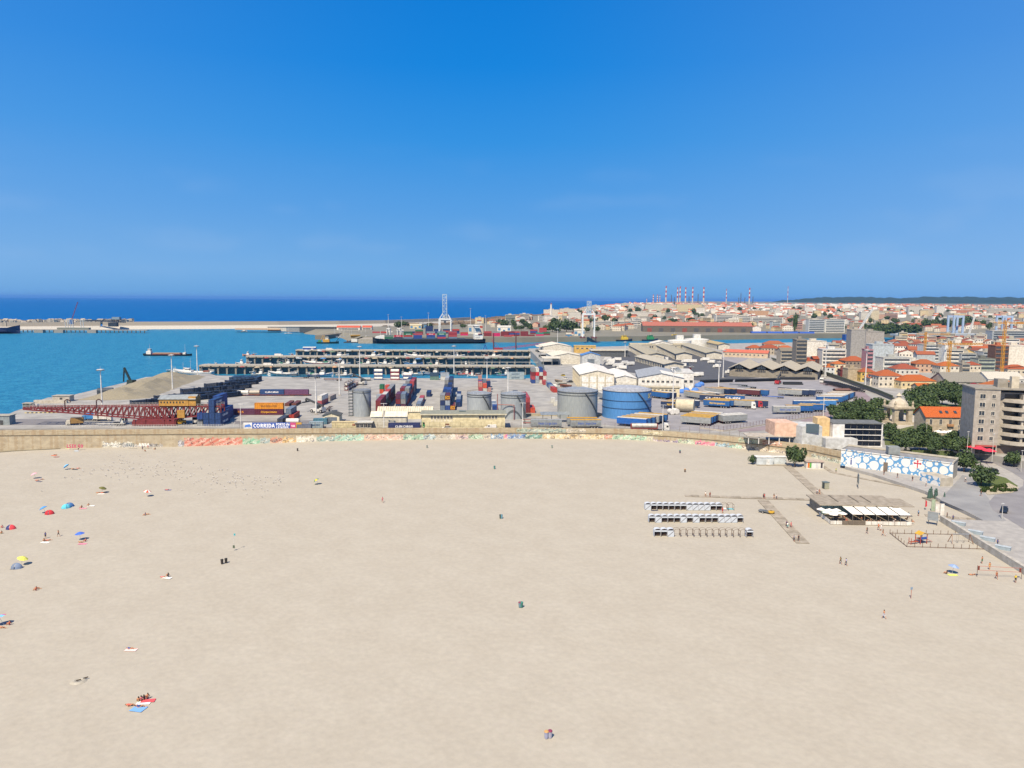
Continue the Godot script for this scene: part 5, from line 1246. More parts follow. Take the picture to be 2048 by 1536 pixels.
func container_ship() -> void:
	var a: Vector3 = V(-201.6,-4.5,-1115.3)
	var b: Vector3 = V(-40.8,-4.5,-1144.5)
	var c := (a + b) / 2
	var turn := -PI / 2 + atan2(-(b.z - a.z), b.x - a.x)
	turn = atan2(a.x - b.x, a.z - b.z) + PI
	var l := a.distance_to(b)
	var o := thing("container_ship", "long black container ship with white bridge moored at the far quay", "ship", c + V(0, 0, -9), turn)
	ship_hull(o, l, 10.5, 6.2, "15202c")
	part(o, "forecastle", Q.new().side(PackedVector2Array([Vector2(-l * 0.48, 8.4), Vector2(-l * 0.47, 10.4), Vector2(-l * 0.42, 11.8), Vector2(-l * 0.385, 12.2), Vector2(-l * 0.385, 6.2)]), 14.0), mat("e2e2de"))
	part(o, "hatch_coaming", bx(-9.5, 9.5, 6.0, 7.4, -l * 0.37, l * 0.32), mat("3a4a58"))
	var s := part(o, "accommodation", bx(-8.5, 8.5, 6.2, 14.0, l * 0.40, l * 0.475).bb(-6.5, 6.5, 14.0, 23.0, l * 0.405, l * 0.455).bb(-10.5, 10.5, 23.0, 26.0, l * 0.402, l * 0.44), mat("e6e6e3"))
	for y in [8.0, 11.0, 15.5, 18.0, 20.5]:
		for k in 4: part(s, "window", bx(-6.55, -6.6 - (0.0 if y > 14 else 2.0), y, y + 1.0, l * 0.41 + k * 1.8, l * 0.41 + k * 1.8 + 1.0), mat("2c3a4a", "glass"))
	part(s, "bridge_window", bx(-10.55, 10.55, 24.2, 25.3, l * 0.401, l * 0.441), mat("243040", "glass"))
	var fn := part(o, "funnel", bx(-2.5, 2.5, 14, 26.5, l * 0.458, l * 0.478), mat("d8c9b4"))
	part(fn, "funnel_mark", bx(-2.55, 2.55, 22.5, 25.5, l * 0.457, l * 0.479), mat("b0402c"))
	part(o, "mast", Q.new().tube(V(0, 26, l * 0.42), V(0, 34, l * 0.42), 0.4, 0.2, 6).tube(V(0, 11, -l * 0.43), V(0, 19, -l * 0.43), 0.35, 0.15, 6), mat("d9d9d6"))
	part(o, "lifeboat", loft([[-3, 0.2, 0.1, 1.4, 0], [-1.5, 1.1, 0.9, 1.5, 0], [3, 0.9, 0.8, 1.5, 0]]), mat("b0402c"), V(-9.0, 13.0, l * 0.45))
	# deck cargo: bays along the ship, colours bottom to top on the side the beach sees
	var bays := [[-0.36, ["2f6f4f", "6f7f78"]], [-0.275, ["3d4456", "c6283a"]], [-0.19, ["6f7f95", "b04038", "2f7a4f", "2f5a4a"]], [-0.105, ["2b4a8e", "2b4a8e", "b04a58"]], [0.01, ["3d5f8e", "2b4a8e", "c6283a", "8b8f94"]], [0.105, ["b04a58", "2b4a8e", "2f7a4f", "6f8f95"]], [0.205, ["6f7f95", "b04a48", "9a3038", "a8484f"]]]
	var bn := 0
	for e in bays:
		for v in e[1].size():
			for lane in 3:
				var col: String = e[1][v] if lane == 0 else ["7a2e35", "2b4a8e", "8b8f94", "2f6f4f"][(v + lane + bn) % 4]
				var p := o.transform * V(-8.0 + lane * 2.6 + (0.0 if lane < 1 else 0.1), 7.4 + v * 2.6, e[0] * l)
				container(p, turn, 12.2, col, "%s container on the ship, bay %s, %s, lane %s" % [C_NAMES.get(col, "coloured"), CNT[bn], ["bottom", "second up", "third up", "fourth up"][v], CNT[lane]], "containers loaded on the ship", "HAMBURG SUD" if col == "c6283a" and lane == 0 else ("EVERGREEN" if col == "2f7a4f" and lane == 0 else ""))
		bn += 1
	# ship at the west edge of the view
	var w := thing("cargo_ship", "stern of a dark blue ship with white bridge at the outer jetty", "ship", V(-940,-4.5,-1363.9), -PI / 2 + 0.1)
	ship_hull(w, 150, 11, 10, "1c2f5a")
	part(w, "accommodation", bx(-9, 9, 10, 30, 56, 70).bb(-11, 11, 30, 34, 56, 64), mat("e2e2df"))
	part(w, "funnel", bx(-3, 3, 30, 42, 64, 70), mat("2a3444"))
	for y in [13.0, 17.0, 21.0, 25.0]: part(w, "window_band", bx(-9.1, 9.1, y, y + 1.2, 57, 70.1), mat("3a4654", "glass"))
	# crane barge painted red in the channel
	var cb := thing("crane_barge", "red crane barge with lowered lattice boom in the channel", "barge", V(-11.7,-4.5,-942.4), YARD)
	part(cb, "hull", bx(-26, 26, -1, 2.2, -6, 6), mat("b8483e"))
	part(cb, "crane_house", bx(-10, 0, 2.2, 6.4, -3, 3), mat("9a2c38"))
	truss(cb, "boom", V(0, 6.5, 0.8), V(62, 14, 0.5), V(0, 4.5, 0.8), V(62, 12.6, 0.5), 16, mat("a8485a"), 0.3, false)
	part(cb, "spud", Q.new().tube(V(-11, -4, 3), V(-11, 24, 3), 0.7).tube(V(16, -4, 3), V(16, 24, 3), 0.7), mat("6a3a3a"))
	part(cb, "blue_frame", Q.new().beam(V(-24, 2, 0), V(-21, 10, 0), 0.9).beam(V(-18, 2, 0), V(-21, 10, 0), 0.9), mat("2f55a0"))
	part(cb, "gantry", Q.new().beam(V(-8, 6, 0), V(-14, 17, 0), 0.4).beam(V(-4, 6, 0), V(-14, 17, 0), 0.3), mat("a8485a"))
func rock(q: Q, p: Vector3, s: float, r: RandomNumberGenerator) -> void:
	q.box(p, V(s, s * 0.8, s * 1.1), r.randf() * 3.0, r.randf_range(-0.5, 0.5))
func breakwater() -> void:
	# outer mole: concrete road and wall with armour stones, running across the west of the view
	var o := thing("breakwater", "long pale stone breakwater between the harbour and the open sea", "breakwater", Vector3.ZERO)
	var pts := [V(-1385,-3,-1416.8), V(-978.2,-3,-1489.3), V(-826.5,-3,-1563.9), V(-648.1,-3,-1619.2), V(-497.8,-3,-1672), V(-372.7,-3,-1738.4), V(-273.7,-3,-1821.1), V(-126.3,-3,-2082.9), V(-90.4,-3,-2183.1)]
	var road := Q.new()
	var wall := Q.new()
	var r := RandomNumberGenerator.new()
	r.seed = 55
	for i in pts.size() - 1:
		var a: Vector3 = pts[i]
		var b: Vector3 = pts[i + 1]
		var f := V(b.z - a.z, 0, -(b.x - a.x)).normalized()   # out to sea
		if f.z > 0: f = -f
		var y := func(p: Vector3, h: float, d: float) -> Vector3: return V(p.x, h, p.z) + f * d
		road.q4(y.call(a, -6, -2), y.call(b, -6, -2), y.call(b, 2.0, 4), y.call(a, 2.0, 4))
		road.q4(y.call(a, 2.0, 4), y.call(b, 2.0, 4), y.call(b, 2.2, 26), y.call(a, 2.2, 26))
		wall.q4(y.call(a, 2.0, 26), y.call(b, 2.0, 26), y.call(b, 10.0, 27), y.call(a, 10.0, 27))
		wall.q4(y.call(a, 10.0, 27), y.call(b, 10.0, 27), y.call(b, 10.0, 34), y.call(a, 10.0, 34))
		wall.q4(y.call(a, 10.0, 34), y.call(b, 10.0, 34), y.call(b, -6.0, 52), y.call(a, -6.0, 52))
	part(o, "quay_road", road, mat("c4c1ba", "wall"))
	part(o, "crest_wall", wall, mat("b0ada6", "tile"))
	var rk := Q.new()
	for k in 520:
		var p: Vector3 = V(-1167.8,-3,-1551.2).lerp(V(-840,-3,-1692.6), r.randf())
		rock(rk, V(p.x, r.randf_range(2.5, 11.0), p.z - r.randf_range(0, 40)), r.randf_range(4, 8), r)
	var st := part(o, "armour_stones", rk, mat("b5aea2", "wall"))
	st.set_meta("kind", "stuff")
	# oil jetty with loading arms
	var j := thing("oil_jetty", "long piled jetty with grey loading arms before the breakwater", "jetty", V(-816,-4.5,-1422.4), 0.02)
	part(j, "deck", bx(-130, 150, 4.4, 5.6, -5, 5), mat("9a9a98", "wall"))
	for k in 36: part(j, "pile", bx(-128 + k * 7.8, -126.6 + k * 7.8, -3, 4.4, 3.4, 4.8), mat("5a5f62", "wall"))
	for k in 6: part(j, "loading_arm", Q.new().beam(V(2 + k * 4.5 + (10 if k > 3 else 0), 5.6, 0), V(0.5 + k * 4.5 + (10 if k > 3 else 0), 24, 0), 0.9), mat("c3c9cc"))
	part(j, "platform", bx(-12, 45, 5.6, 9.0, -4, 4), mat("7a8078"))
	for x in [-40.0, -4.0, 55.0]: part(j, "dolphin", bx(x - 8, x + 8, -3, 5.2, 7, 14), mat("8f9290", "wall"))
	var lc := thing("lattice_crane", "tall thin red and blue lattice crane on the breakwater", "crane", V(-857.9,15.5,-1520), 0.0)
	var lq := Q.new()
	for s in [-0.6, 0.6]: lq.beam(V(s, 0, 0), V(14 + s, 35, 0), 0.5)
	for k in 12: lq.beam(V(-0.6 + k * 14 / 12.0, k * 35 / 12.0, 0), V(0.6 + (k + 1) * 14 / 12.0, (k + 1) * 35 / 12.0, 0), 0.3)
	part(lc, "boom", lq, mat("7a3a5a"))
	part(lc, "body", bx(-4, 2, -8, 1, -3, 3), mat("4a6a9a"))
	var tc := thing("titan_crane", "dark silhouette of an old block crane far out on the breakwater", "crane", V(-798,6.8,-1560), 0.0)
	truss(tc, "jib_truss", V(-55, 7.5, 0), V(25, 9, 0), V(-55, 6.5, 0), V(25, 3, 0), 18, mat("2a3a4c"), 0.7)
	part(tc, "carriage", bx(-8, 9, -5, 3, -4, 4), mat("26323f"))
	part(tc, "winch_house", bx(0, 15, 9, 14, -4, 4), mat("7f92a0"))
	# low buildings on the mole
	for e in [[V(-448.5,4,-1500), 40.0, 5.0, "c9c7c0", "long pale wall building on the breakwater"], [V(-412.2,3.9,-1480), 30.0, 6.0, "8f9396", "grey shed at the breakwater's inner side"], [V(-361.7,4.5,-1460), 70.0, 7.0, "4a5158", "dark wide boat shed on the breakwater"]]:
		var s := thing("mole_building", e[4], "building", V(e[0].x, 0.0, e[0].z), 0.0)
		part(s, "wall", bx(-e[1] / 2, e[1] / 2, -3, e[2], -6, 6), mat(e[3], "wall"))
		part(s, "roof", bx(-e[1] / 2 - 1, e[1] / 2 + 1, e[2], e[2] + 0.7, -7, 7), mat("aeb0ac", "wall"))
	var sb := thing("beach_strip", "narrow strip of sand at the foot of the breakwater", "sand", Vector3.ZERO)
	part(sb, "sand", Q.new().q4b(V(-522.5,0.4,-1470), V(-437.7,0.4,-1470), V(-446.6,2.5,-1500), V(-533.1,2,-1500)), mat("c2a98a", "tile"))
func sailboat(at: Vector3, l: float, turn: float, label: String, grp: String) -> void:
	var o := thing("sailing_yacht", label, "yacht", at, turn, grp)
	part(o, "hull", loft([[-l / 2, 0.05, 0.02, 1.5, -0.3], [-l * 0.1, l * 0.15, l * 0.1, 1.2, -0.4], [l / 2, l * 0.11, l * 0.08, 1.1, -0.3]]), mat("e6e8e8"))
	part(o, "cabin", bx(-l * 0.08, l * 0.08, 1.0, 1.7, -l * 0.15, l * 0.2), mat("c9d2da"))
	part(o, "mast", Q.new().tube(V(0, 1, -l * 0.05), V(0, l * 1.35, -l * 0.05), 0.14, 0.1, 5), mat("e2e6ea"))
	part(o, "boom", Q.new().tube(V(0, 2.4, -l * 0.05), V(0, 2.4, l * 0.4), 0.3, 0.2, 6), mat("6f8fc0", "cloth"))
func gantry_crane(at: Vector3, turn: float, w: float, legs: float, up: float, label: String) -> void:
	# ship-to-shore crane, boom raised; water side is local +z
	var o := thing("gantry_crane", label, "crane", at, turn, "ship-to-shore gantry cranes")
	var m := mat("dfe3e6")
	for x in [-w / 2, w / 2]:
		for z in [0.0, -16.0]: part(o, "leg", bx(x - 0.9, x + 0.9, 0, legs, z - 0.9, z + 0.9), m)
		part(o, "side_brace", Q.new().beam(V(x, legs * 0.3, 0), V(x, legs * 0.3, -16), 1.2).beam(V(x, legs * 0.3, -16), V(x, legs, 0), 0.9), m)
		part(o, "apex_strut", Q.new().beam(V(x, legs, 0), V(x * 0.35, legs + 9, -2), 1.0), m)
		part(o, "bogie", bx(x - 4, x + 4, 0, 1.8, -1.2, 1.2).bb(x - 4, x + 4, 0, 1.8, -17.2, -14.8), mat("6a3a3c"))
	part(o, "portal_beam", bx(-w / 2, w / 2, legs - 1.4, legs + 1.0, -1.0, 1.0).bb(-w / 2, w / 2, legs - 1.4, legs + 1.0, -17, -15), m)
	var b := Q.new()
	var bw := w * 0.17
	for s in [-1.0, 1.0]:
		b.beam(V(s * bw, legs - 2, 0), V(s * bw, legs + up, 4), 1.0)
		b.beam(V(s * bw, legs, 0), V(s * bw, legs + 2, -32), 1.2)
	for k in 9:
		var p := k / 9.0
		var q := (k + 1) / 9.0
		b.beam(V(-bw, lerpf(legs - 2, legs + up, p), 4 * p), V(bw, lerpf(legs - 2, legs + up, p), 4 * p), 0.6)
		b.beam(V(-bw if k % 2 else bw, lerpf(legs - 2, legs + up, p), 4 * p), V(bw if k % 2 else -bw, lerpf(legs - 2, legs + up, q), 4 * q), 0.5)
	b.beam(V(-bw, legs + up, 4), V(bw, legs + up, 4), 0.8)
	part(o, "boom", b, mat("b9cbd8"))
	part(o, "machinery_house", bx(-bw * 1.4, bw * 1.4, legs + 0.5, legs + 5, -14, -6), mat("c9d2d8"))
	part(o, "operator_cab", bx(-1.6, 1.6, legs - 6, legs - 2.6, -1.5, 1.5), mat("3f4a55"))
func quay_far() -> void:
	var g := "containers on the far quay"
	gantry_crane(V(-102.3,4.3,-1185) * V(1, 0, 1) + V(0, 3, 0), 0.0, 17.5, 27.0, 37.0, "white gantry crane with raised boom behind the black ship")
	gantry_crane(V(114.1,3,-1166.8), -0.05, 17.5, 36.0, 19.0, "white gantry crane further along the far quay near the yellow tug")
	# stacks: [px centre, depth, colours bottom up]
	var rows := [[-0.1579, ["c9cbc8"], 1330], [-0.1438, ["6f7f95", "c9cbc8"], 1330], [-0.1297, ["7a2e35", "1f3566"], 1250], [-0.1194, ["7a2e35", "7a2e35", "2f6f4f"], 1250], [-0.1065, ["1f3566", "1f3566", "1f3566", "1f3566", "1f3566"], 1280], [-0.0956, ["1f3566", "2b4a8e", "1f3566"], 1290], [-0.0841, ["1f3566", "b04038", "1f3566"], 1290], [-0.0725, ["2b4a8e", "1f3566", "b04038"], 1290], [-0.0616, ["c6286a", "b04038"], 1230], [-0.0315, ["7a2e35", "7a2e35", "a8484f"], 1210], [-0.0205, ["c6286a", "c6286a", "8b8f94"], 1210], [-0.0096, ["7a2e35", "7a2e35", "7a2e35"], 1212], [-0.0026, ["b04038", "2b4a8e", "7a2e35"], 1214], [0.0045, ["7a2e35", "2b4a8e", "a8484f"], 1216], [0.0154, ["7a2e35", "7a2e35", "7a2e35"], 1218], [0.0237, ["7a2e35"], 1219], [0.0276, ["7a2e35", "2b4a8e", "a8484f"], 1290], [0.0353, ["c6286a", "2f8a80"], 1235], [0.0392, ["a8484f", "a8484f", "a8484f", "b04038"], 1300], [0.0436, ["7a2e35", "2f6f4f"], 1260], [-0.0058, ["a8484f"], 1195], [0.0745, ["c9cbc8"], 1262], [0.0783, ["b04038"], 1300], [-0.1643, ["8b8f94", "b04038"], 1240], [-0.1746, ["a8484f"], 1300]]
	var n := 0
	for e in rows:
		for v in e[1].size():
			var p := V(e[0] * e[2], 3.1 + v * 2.6, -e[2])
			container(p, PI / 2 + 0.03, 12.2, e[1][v], "%s container on the far quay, pile %s from the west, %s" % [C_NAMES.get(e[1][v], "coloured"), (["one", "two", "three", "four", "five", "six", "seven", "eight", "nine", "ten", "eleven", "twelve", "thirteen", "fourteen", "fifteen", "sixteen", "seventeen", "eighteen", "nineteen", "twenty", "twenty-one", "twenty-two", "twenty-three", "twenty-four", "twenty-five", "twenty-six"])[n], ["bottom", "second up", "third up", "fourth up", "top"][v]], g)
		n += 1
	# white straddle carriers
	for e in [[-0.1585, 1200, "white straddle carrier by the ship's bow"], [-0.1451, 1205, "white straddle carrier beside the ship's first bay"]]:
		var o := thing("straddle_carrier", e[2], "straddle carrier", V(e[0] * e[1], 3, -e[1]), 0)
		for x in [-2.2, 2.2]: part(o, "leg", bx(x - 0.5, x + 0.5, 0.8, 11, -4, 4), mat("e2e4e4"))
		part(o, "top_frame", bx(-2.8, 2.8, 10.6, 11.8, -5, 5), mat("e2e4e4"))
		wheels(o, 2.2, [-3.0, 3.0], 0.8)
	# quay sheds
	for e in [[V(-62.2,2.5,-1300), 22.0, 18.0, 13.0, "c9cac6", "b5b8b6", "big pale shed with blue side panels behind the ship's bridge"], [V(-14.7,2.8,-1380), 24.0, 14.0, 9.0, "e2e2dc", "cfd0cc", "two joined white sheds behind the red containers"], [V(-182.7,1.5,-1480), 22.0, 14.0, 8.0, "d8cfae", "c9c2a8", "cream shed behind the quay containers"], [V(-170.5,2.1,-1490), 14.0, 14.0, 10.0, "6f7578", "8f9396", "grey office block behind the quay containers"], [V(107,-1.6,-1250), 16.0, 12.0, 9.0, "d9d6cc", "c9c6bc", "pale cube building beside the second gantry crane"], [V(87.7,-3,-1215), 8.0, 6.0, 4.0, "c98f5a", "b5b0a4", "small orange and cream kiosk on the far quay"]]:
		var at := V(e[0].x, 3.0, e[0].z)
		var s := shed(at, 0.03, e[1], e[2], e[3], 2.0, e[4], e[5], e[6], true, "quay_shed")
		part(s, "door", bx(-2, 2, 0, 4, e[2] / 2, e[2] / 2 + 0.1), mat("4f7fa8"))
		for x in [-0.35, 0.35]: part(s, "side_panel", bx(x * e[1] - 2.2, x * e[1] + 2.2, e[3] * 0.3, e[3] * 0.8, e[2] / 2, e[2] / 2 + 0.12), mat("4f86b4"))
	# marina: red-roofed club, yachts, stone pier
	for e in [[V(-297.1,8.6,-1420), 42.0, "long club house with red roof at the marina"], [V(-265.4,7.5,-1430), 17.0, "small red-roofed house at the marina"]]:
		var s := shed(V(e[0].x, 3, e[0].z), 0, e[1], 14, 5, 3.0, "e2dfd6", "c25a42", e[2], true, "marina_house")
		part(s, "window_band", bx(-e[1] * 0.42, e[1] * 0.42, 1.2, 3.4, 7.0, 7.12), mat("3a4450", "glass"))
	var sp := thing("stone_pier", "slanting stone pier leading into the marina", "pier", Vector3.ZERO)
	part(sp, "body", Q.new().beam(V(-303.5,-2.1,-1230) * V(1, 0, 1) + V(0, -2.5, 0), V(-291.3,0.4,-1400) * V(1, 0, 1) + V(0, -2.5, 0), 16, 9), mat("8f8a7d", "tile"))
	var r := RandomNumberGenerator.new()
	r.seed = 91
	for i in 22:
		var px := r.randf_range(-0.2285, -0.185)
		var d := r.randf_range(1250, 1390)
		if px > -0.205 and d < 1300: d += 90.0
		sailboat(V(px * d, SEA, -d), r.randf_range(8, 13), r.randf() * 3.1, "white yacht with bare mast moored in the marina", "yachts in the marina")
	sailboat(V(-407.4, SEA, -1420), 15.0, 1.4, "lone white yacht anchored off the breakwater sand", "")
	# quay point with pontoon and yellow machinery
	var pt := thing("work_pontoon", "dark work pontoon with white hut beside the stone quay point", "pontoon", V(-236.1,-4.5,-1144.1), 0)
	part(pt, "hull", bx(-11, 11, -1, 1.4, -4, 4), mat("3a4048"))
	part(pt, "hut", bx(0, 9, 1.4, 5.5, -2, 2), mat("dcdcd8"))
	part(pt, "winch", Q.new().tube(V(-6, 2.4, -1), V(-6, 2.4, 1), 1.1), mat("6a4a44"))
	var qp := thing("quay_point", "stone quay point in front of the ship's bow", "quay", V(-208.1,-4.5,-1127.3), 0.0)
	part(qp, "body", bx(-15, 30, -2, 6.5, -110, 0), mat("a59f92", "wall"))
	var ym := thing("dredge_machinery", "yellow pipes and machinery on the quay point", "machinery", V(-242.6,-0.8,-1210), 0)
	for i in 4: part(ym, "pipe", Q.new().tube(V(-8, 1 + i * 1.1, i), V(7, 1 + i * 1.2, i), 0.6), mat("c2973a"))
	box_truck(V(-223.3,0.3,-1190), 0.0, "e2e2df", "cfd0cc", "white lorry on the quay point near the ship's bow", 5.0)
	# tugs
	for e in [[V(176.4,-4.5,-1230.1), "d0b43a", "1f3450", "yellow harbour tug at the far quay"], [V(219.6,-4.5,-1242.2), "2f8a5a", "24405f", "green harbour tug at the far quay"], [V(265.3,-4.5,-1278.2), "d0b43a", "1f3450", "yellow harbour tug behind the white tank roofs"]]:
		var o := thing("harbour_tug", e[3], "tug", e[0], -PI / 2 + YARD, "harbour tugs")
		part(o, "hull", loft([[-13, 1.0, 0.6, 4.2, -0.6], [-9, 4.2, 3.4, 3.2, -0.8], [5, 4.4, 4.0, 2.4, -0.8], [13, 3.8, 3.2, 2.6, -0.6]]), mat(e[2]))
		part(o, "deckhouse", bx(-3, 3, 2.6, 6.2, -6, 5), mat(e[1]))
		var b := part(o, "bridge", bx(-2.2, 2.2, 6.2, 9.4, -4, 1), mat(e[1]))
		part(b, "window_band", bx(-2.25, 2.25, 7.8, 8.9, -4.05, 1.05), mat("243040", "glass"))
		part(o, "funnel", bx(-2.2, -1.2, 6.2, 9, 2, 4).bb(1.2, 2.2, 6.2, 9, 2, 4), mat(e[1]))
		part(o, "mast", Q.new().tube(V(0, 9.4, -1), V(0, 14, -1), 0.2, 0.1, 6), mat("dcdcd8"))
	# long brown warehouse and the blue-netted quay further east
	var wh := shed(V(334.4,0.4,-1420) * V(1, 0, 1) + V(0, 3.4, 0), -0.04, 196.0, 26.0, 11.0, 6.5, "6a6660", "a8685c", "very long quay warehouse with dull red roof across the channel", true, "quay_warehouse")
	for k in 9: part(wh, "door", bx(-90 + k * 21, -82 + k * 21, 0, 7, 13.0, 13.2), mat("53565a" if k % 3 else "8a4a44"))
	for m in [[V(-211.1,6.3,-1330), 30.0, "left of the straddle carriers"], [V(-184.6,8.4,-1300), 27.0, "behind the ship's first bays"], [V(-150.4,4.8,-1400), 32.0, "left of the tall raised boom"], [V(-75,7.9,-1400), 40.0, "right of the tall raised boom"], [V(-47.4,6.1,-1380), 28.0, "behind the white ship bridge"]]:
		mast(V(m[0].x, 3, m[0].z), m[1], "floodlight mast of the far quay " + m[2])

func hall(at: Vector3, turn: float, w: float, l: float, h: float, rh: float, wall: String, roof: String, label: String, bays := 0) -> Node3D:
	# gable end towards the beach at the given point; runs away from it
	var o := thing("market_hall", label, "building", at, turn)
	var m := V(0, 0, -l / 2)
	part(o, "wall", Q.new().walls_gable(w, l, h, rh, false), mat(wall, "wall"), m)
	part(o, "roof", Q.new().gable(w, l, h, rh, 0.5, false), mat(roof, "wall"), m)
	for i in bays:
		var x0 := -w / 2 + 0.6 + (w - 1.2) * i / bays
		var x1 := -w / 2 + 0.6 + (w - 1.2) * (i + 1) / bays
		part(o, "panel", bx(x0 + 0.45, x1 - 0.45, 0.3, h * 0.42, 0, 0.08), mat("e6e8e8", "wall"))
		part(o, "panel", bx(x0 + 0.45, x1 - 0.45, h * 0.52, h * 0.86, 0, 0.08), mat("e6e8e8", "wall"))
		part(o, "pillar", bx(x0 - 0.3, x0 + 0.3, 0, h, 0, 0.3), mat("c9c2ae", "wall"))
	return o
func finger_shed(a: Vector3, b: Vector3, w: float, h: float, label: String, roof := "a9a594") -> void:
	# long low shed from a (near) to b (far), columns along its west side
	var l := a.distance_to(b)
	var o := thing("finger_shed", label, "building", (a + b) / 2, atan2(a.x - b.x, a.z - b.z), "long low sheds of the fish market")
	part(o, "wall", Q.new().walls_gable(w, l, h, 1.6, false), mat("cfccc2", "wall"))
	part(o, "roof", Q.new().gable(w, l, h, 1.6, 1.2, false), mat(roof, "wall"))
	for i in int(l / 5.0):
		part(o, "column", bx(-w / 2 - 0.9, -w / 2 - 0.5, 0, h - 0.3, -l / 2 + 2 + i * 5.0, -l / 2 + 2.4 + i * 5.0), mat("d9d7cf", "wall"))
		part(o, "bay_door", bx(-w / 2 - 0.06, -w / 2, 0, h * 0.7, -l / 2 + 2.8 + i * 5.0, -l / 2 + 6.0 + i * 5.0), mat("4a5560"))
func fish_port() -> void:
	var h1 := hall(V(53.7,3.5,-488.7), 0.0, 21.5, 62, 9.8, 2.6, "d8d3c4", "e2e2e0", "big white hall with panelled gable end behind the storage tanks", 4)
	for i in 10: part(h1, "buttress", bx(-11.1, -10.75, 0, 9.4, -3 - i * 6.0, -2.5 - i * 6.0), mat("c9c2ae", "wall"))
	hall(V(71.6,3.5,-492.3), 0.0, 15, 52, 7.2, 1.8, "d9d9d4", "e6e6e4", "narrower white hall right of the panelled one", 0)
	var h3 := hall(V(92.9,3.5,-482.5), -0.12, 28, 50, 8.6, 2.8, "e0e0dc", "9aa3b0", "wide hall with slate-blue roof slopes right of the white halls", 0)
	part(h3, "white_roof_strip", Q.new().slab(V(0.3, 11.45, 0.3), V(14.4, 8.7, 0.3), V(14.4, 8.7, -22), V(0.3, 11.45, -22), 0.2), mat("e2e2e0", "wall"))
	for i in 8: pane(h3, V(-11 + i * 3, 6.2, 0.02), 1.6, 1.2)
	var fl := thing("market_office", "long low cream building with a row of small windows behind the blue tank", "building", V(78.6,3.5,-456.7), -0.1)
	part(fl, "wall", bx(-20, 20, 0, 5.4, -6, 0), mat("d9d0b4", "wall"))
	part(fl, "roof", bx(-20.5, 20.5, 5.4, 5.8, -6.5, 0.5), mat("c4bca6", "wall"))
	for i in 16: pane(fl, V(-17.5 + i * 2.3, 3.9, 0.02), 1.2, 1.0)
	var wb := thing("white_store", "tall plain white store block with vents above the trailers", "building", V(109.2,3.5,-494.2), -0.12)
	part(wb, "wall", bx(-6, 6.5, 0, 10.5, -30, 0), mat("dedfde", "wall"))
	part(wb, "roof", bx(-6.2, 6.7, 10.5, 10.9, -30.2, 0.2), mat("c9ccce", "wall"))
	for i in 3: part(wb, "vent", bx(-3 + i * 3.5, -1 + i * 3.5, 4.5, 6.0, 0, 0.1), mat("4a5058", "metal"))
	for i in 5: part(wb, "roof_unit", bx(-4, -1, 10.9, 12.2, -6 - i * 5, -3 - i * 5), mat("b0b6b8", "metal"))
	# older halls by the fish quay
	hall(V(49.1,3.5,-687.8), 0.1, 27, 40, 7.0, 2.6, "d5d2c8", "dcd9cc", "pale fish hall behind the panelled hall, nearer one")
	hall(V(48.4,3.5,-830.5), 0.1, 30, 40, 7.0, 2.8, "cfccc2", "dedbd0", "pale fish hall by the far pier root")
	for i in 3:
		var c := thing("quay_canopy", "open canopy roof on posts along the fish quay, %s from the beach" % ORD[i], "canopy", [V(34.5,3.5,-671.1), V(35,3.5,-757.9), V(34.2,3.5,-837.2)][i], 0.1, "open canopies along the fish quay")
		part(c, "roof", Q.new().slab(V(-8, 6.0, 0), V(8, 6.0, 0), V(8, 6.8, -14), V(-8, 6.8, -14), 0.3), mat("d2cfc4", "wall"))
		for x in [-7.5, 0.0, 7.5]: part(c, "post", bx(x - 0.25, x + 0.25, 0, 6.0, -0.8, -0.3), mat("8f9296"))
		part(c, "stall_wall", bx(-7.5, 7.5, 0, 2.4, -13, -12.5), mat("4a5358", "wall"))
	var yb := thing("yellow_office", "flat-roofed ochre office with few windows by the channel", "building", V(78,3.5,-833), 0.0)
	part(yb, "wall", bx(-11.5, 11.5, 0, 7.5, -10, 0), mat("c9a862", "wall"))
	part(yb, "roof", bx(-11.8, 11.8, 7.5, 7.9, -10.3, 0.3), mat("cbb27a", "wall"))
	for i in 4: pane(yb, V(-8 + i * 5, 5.0, 0.02), 2.4, 1.2)
	var bb := shed(V(68.3,3.5,-668.3) + U(8), 0.0, 16, 16, 9.0, 2.4, "b9bfc4", "4f82c4", "grey building with bright blue roof behind the white hall", false, "blue_roof_shed")
	part(bb, "door", bx(-3, 3, 0, 6, 8.0, 8.1), mat("7f8a94", "metal"))
	var lo := thing("low_market", "flat grey market roof on dark open bays beside the ochre office", "building", V(101.1,3.5,-783.3), 0.0)
	part(lo, "wall", bx(-21, 16, 0, 5.6, -22, 0), mat("5a6066", "wall"))
	part(lo, "roof", bx(-22, 17, 5.6, 6.4, -23, 1), mat("bcb9ad", "wall"))
	var ch := shed(V(169.8,3.5,-900) + U(6), 0.02, 66, 12, 5.6, 1.4, "b5b2a6", "b5ae98", "long low building with paired white windows along the channel", true, "channel_building")
	for i in 7:
		for k in 2: pane(ch, V(-28 + i * 9 + k * 2.6, 3.0, 6.02), 1.6, 2.2)
	finger_shed(V(134.8,3.5,-728), V(139.9,3.5,-879.6), 15, 6.0, "finger shed nearest the white vans")
	finger_shed(V(164.2,3.5,-742.3), V(172.7,3.5,-891.3), 15, 6.0, "second finger shed from the white vans")
	finger_shed(V(196.7,3.5,-757.4), V(204,3.5,-903.1), 15, 6.0, "third finger shed, beside the wave-roofed hall")
	finger_shed(V(246.8,3.5,-907), V(245.8,3.5,-1019.8), 13, 6.0, "finger shed farthest back by the white tanks", "b3a47c")
	finger_shed(V(133.3,3.5,-638.7), V(123.4,3.5,-727.1), 16, 4.6, "low flat-looking shed before the white vans", "b7b4a8")
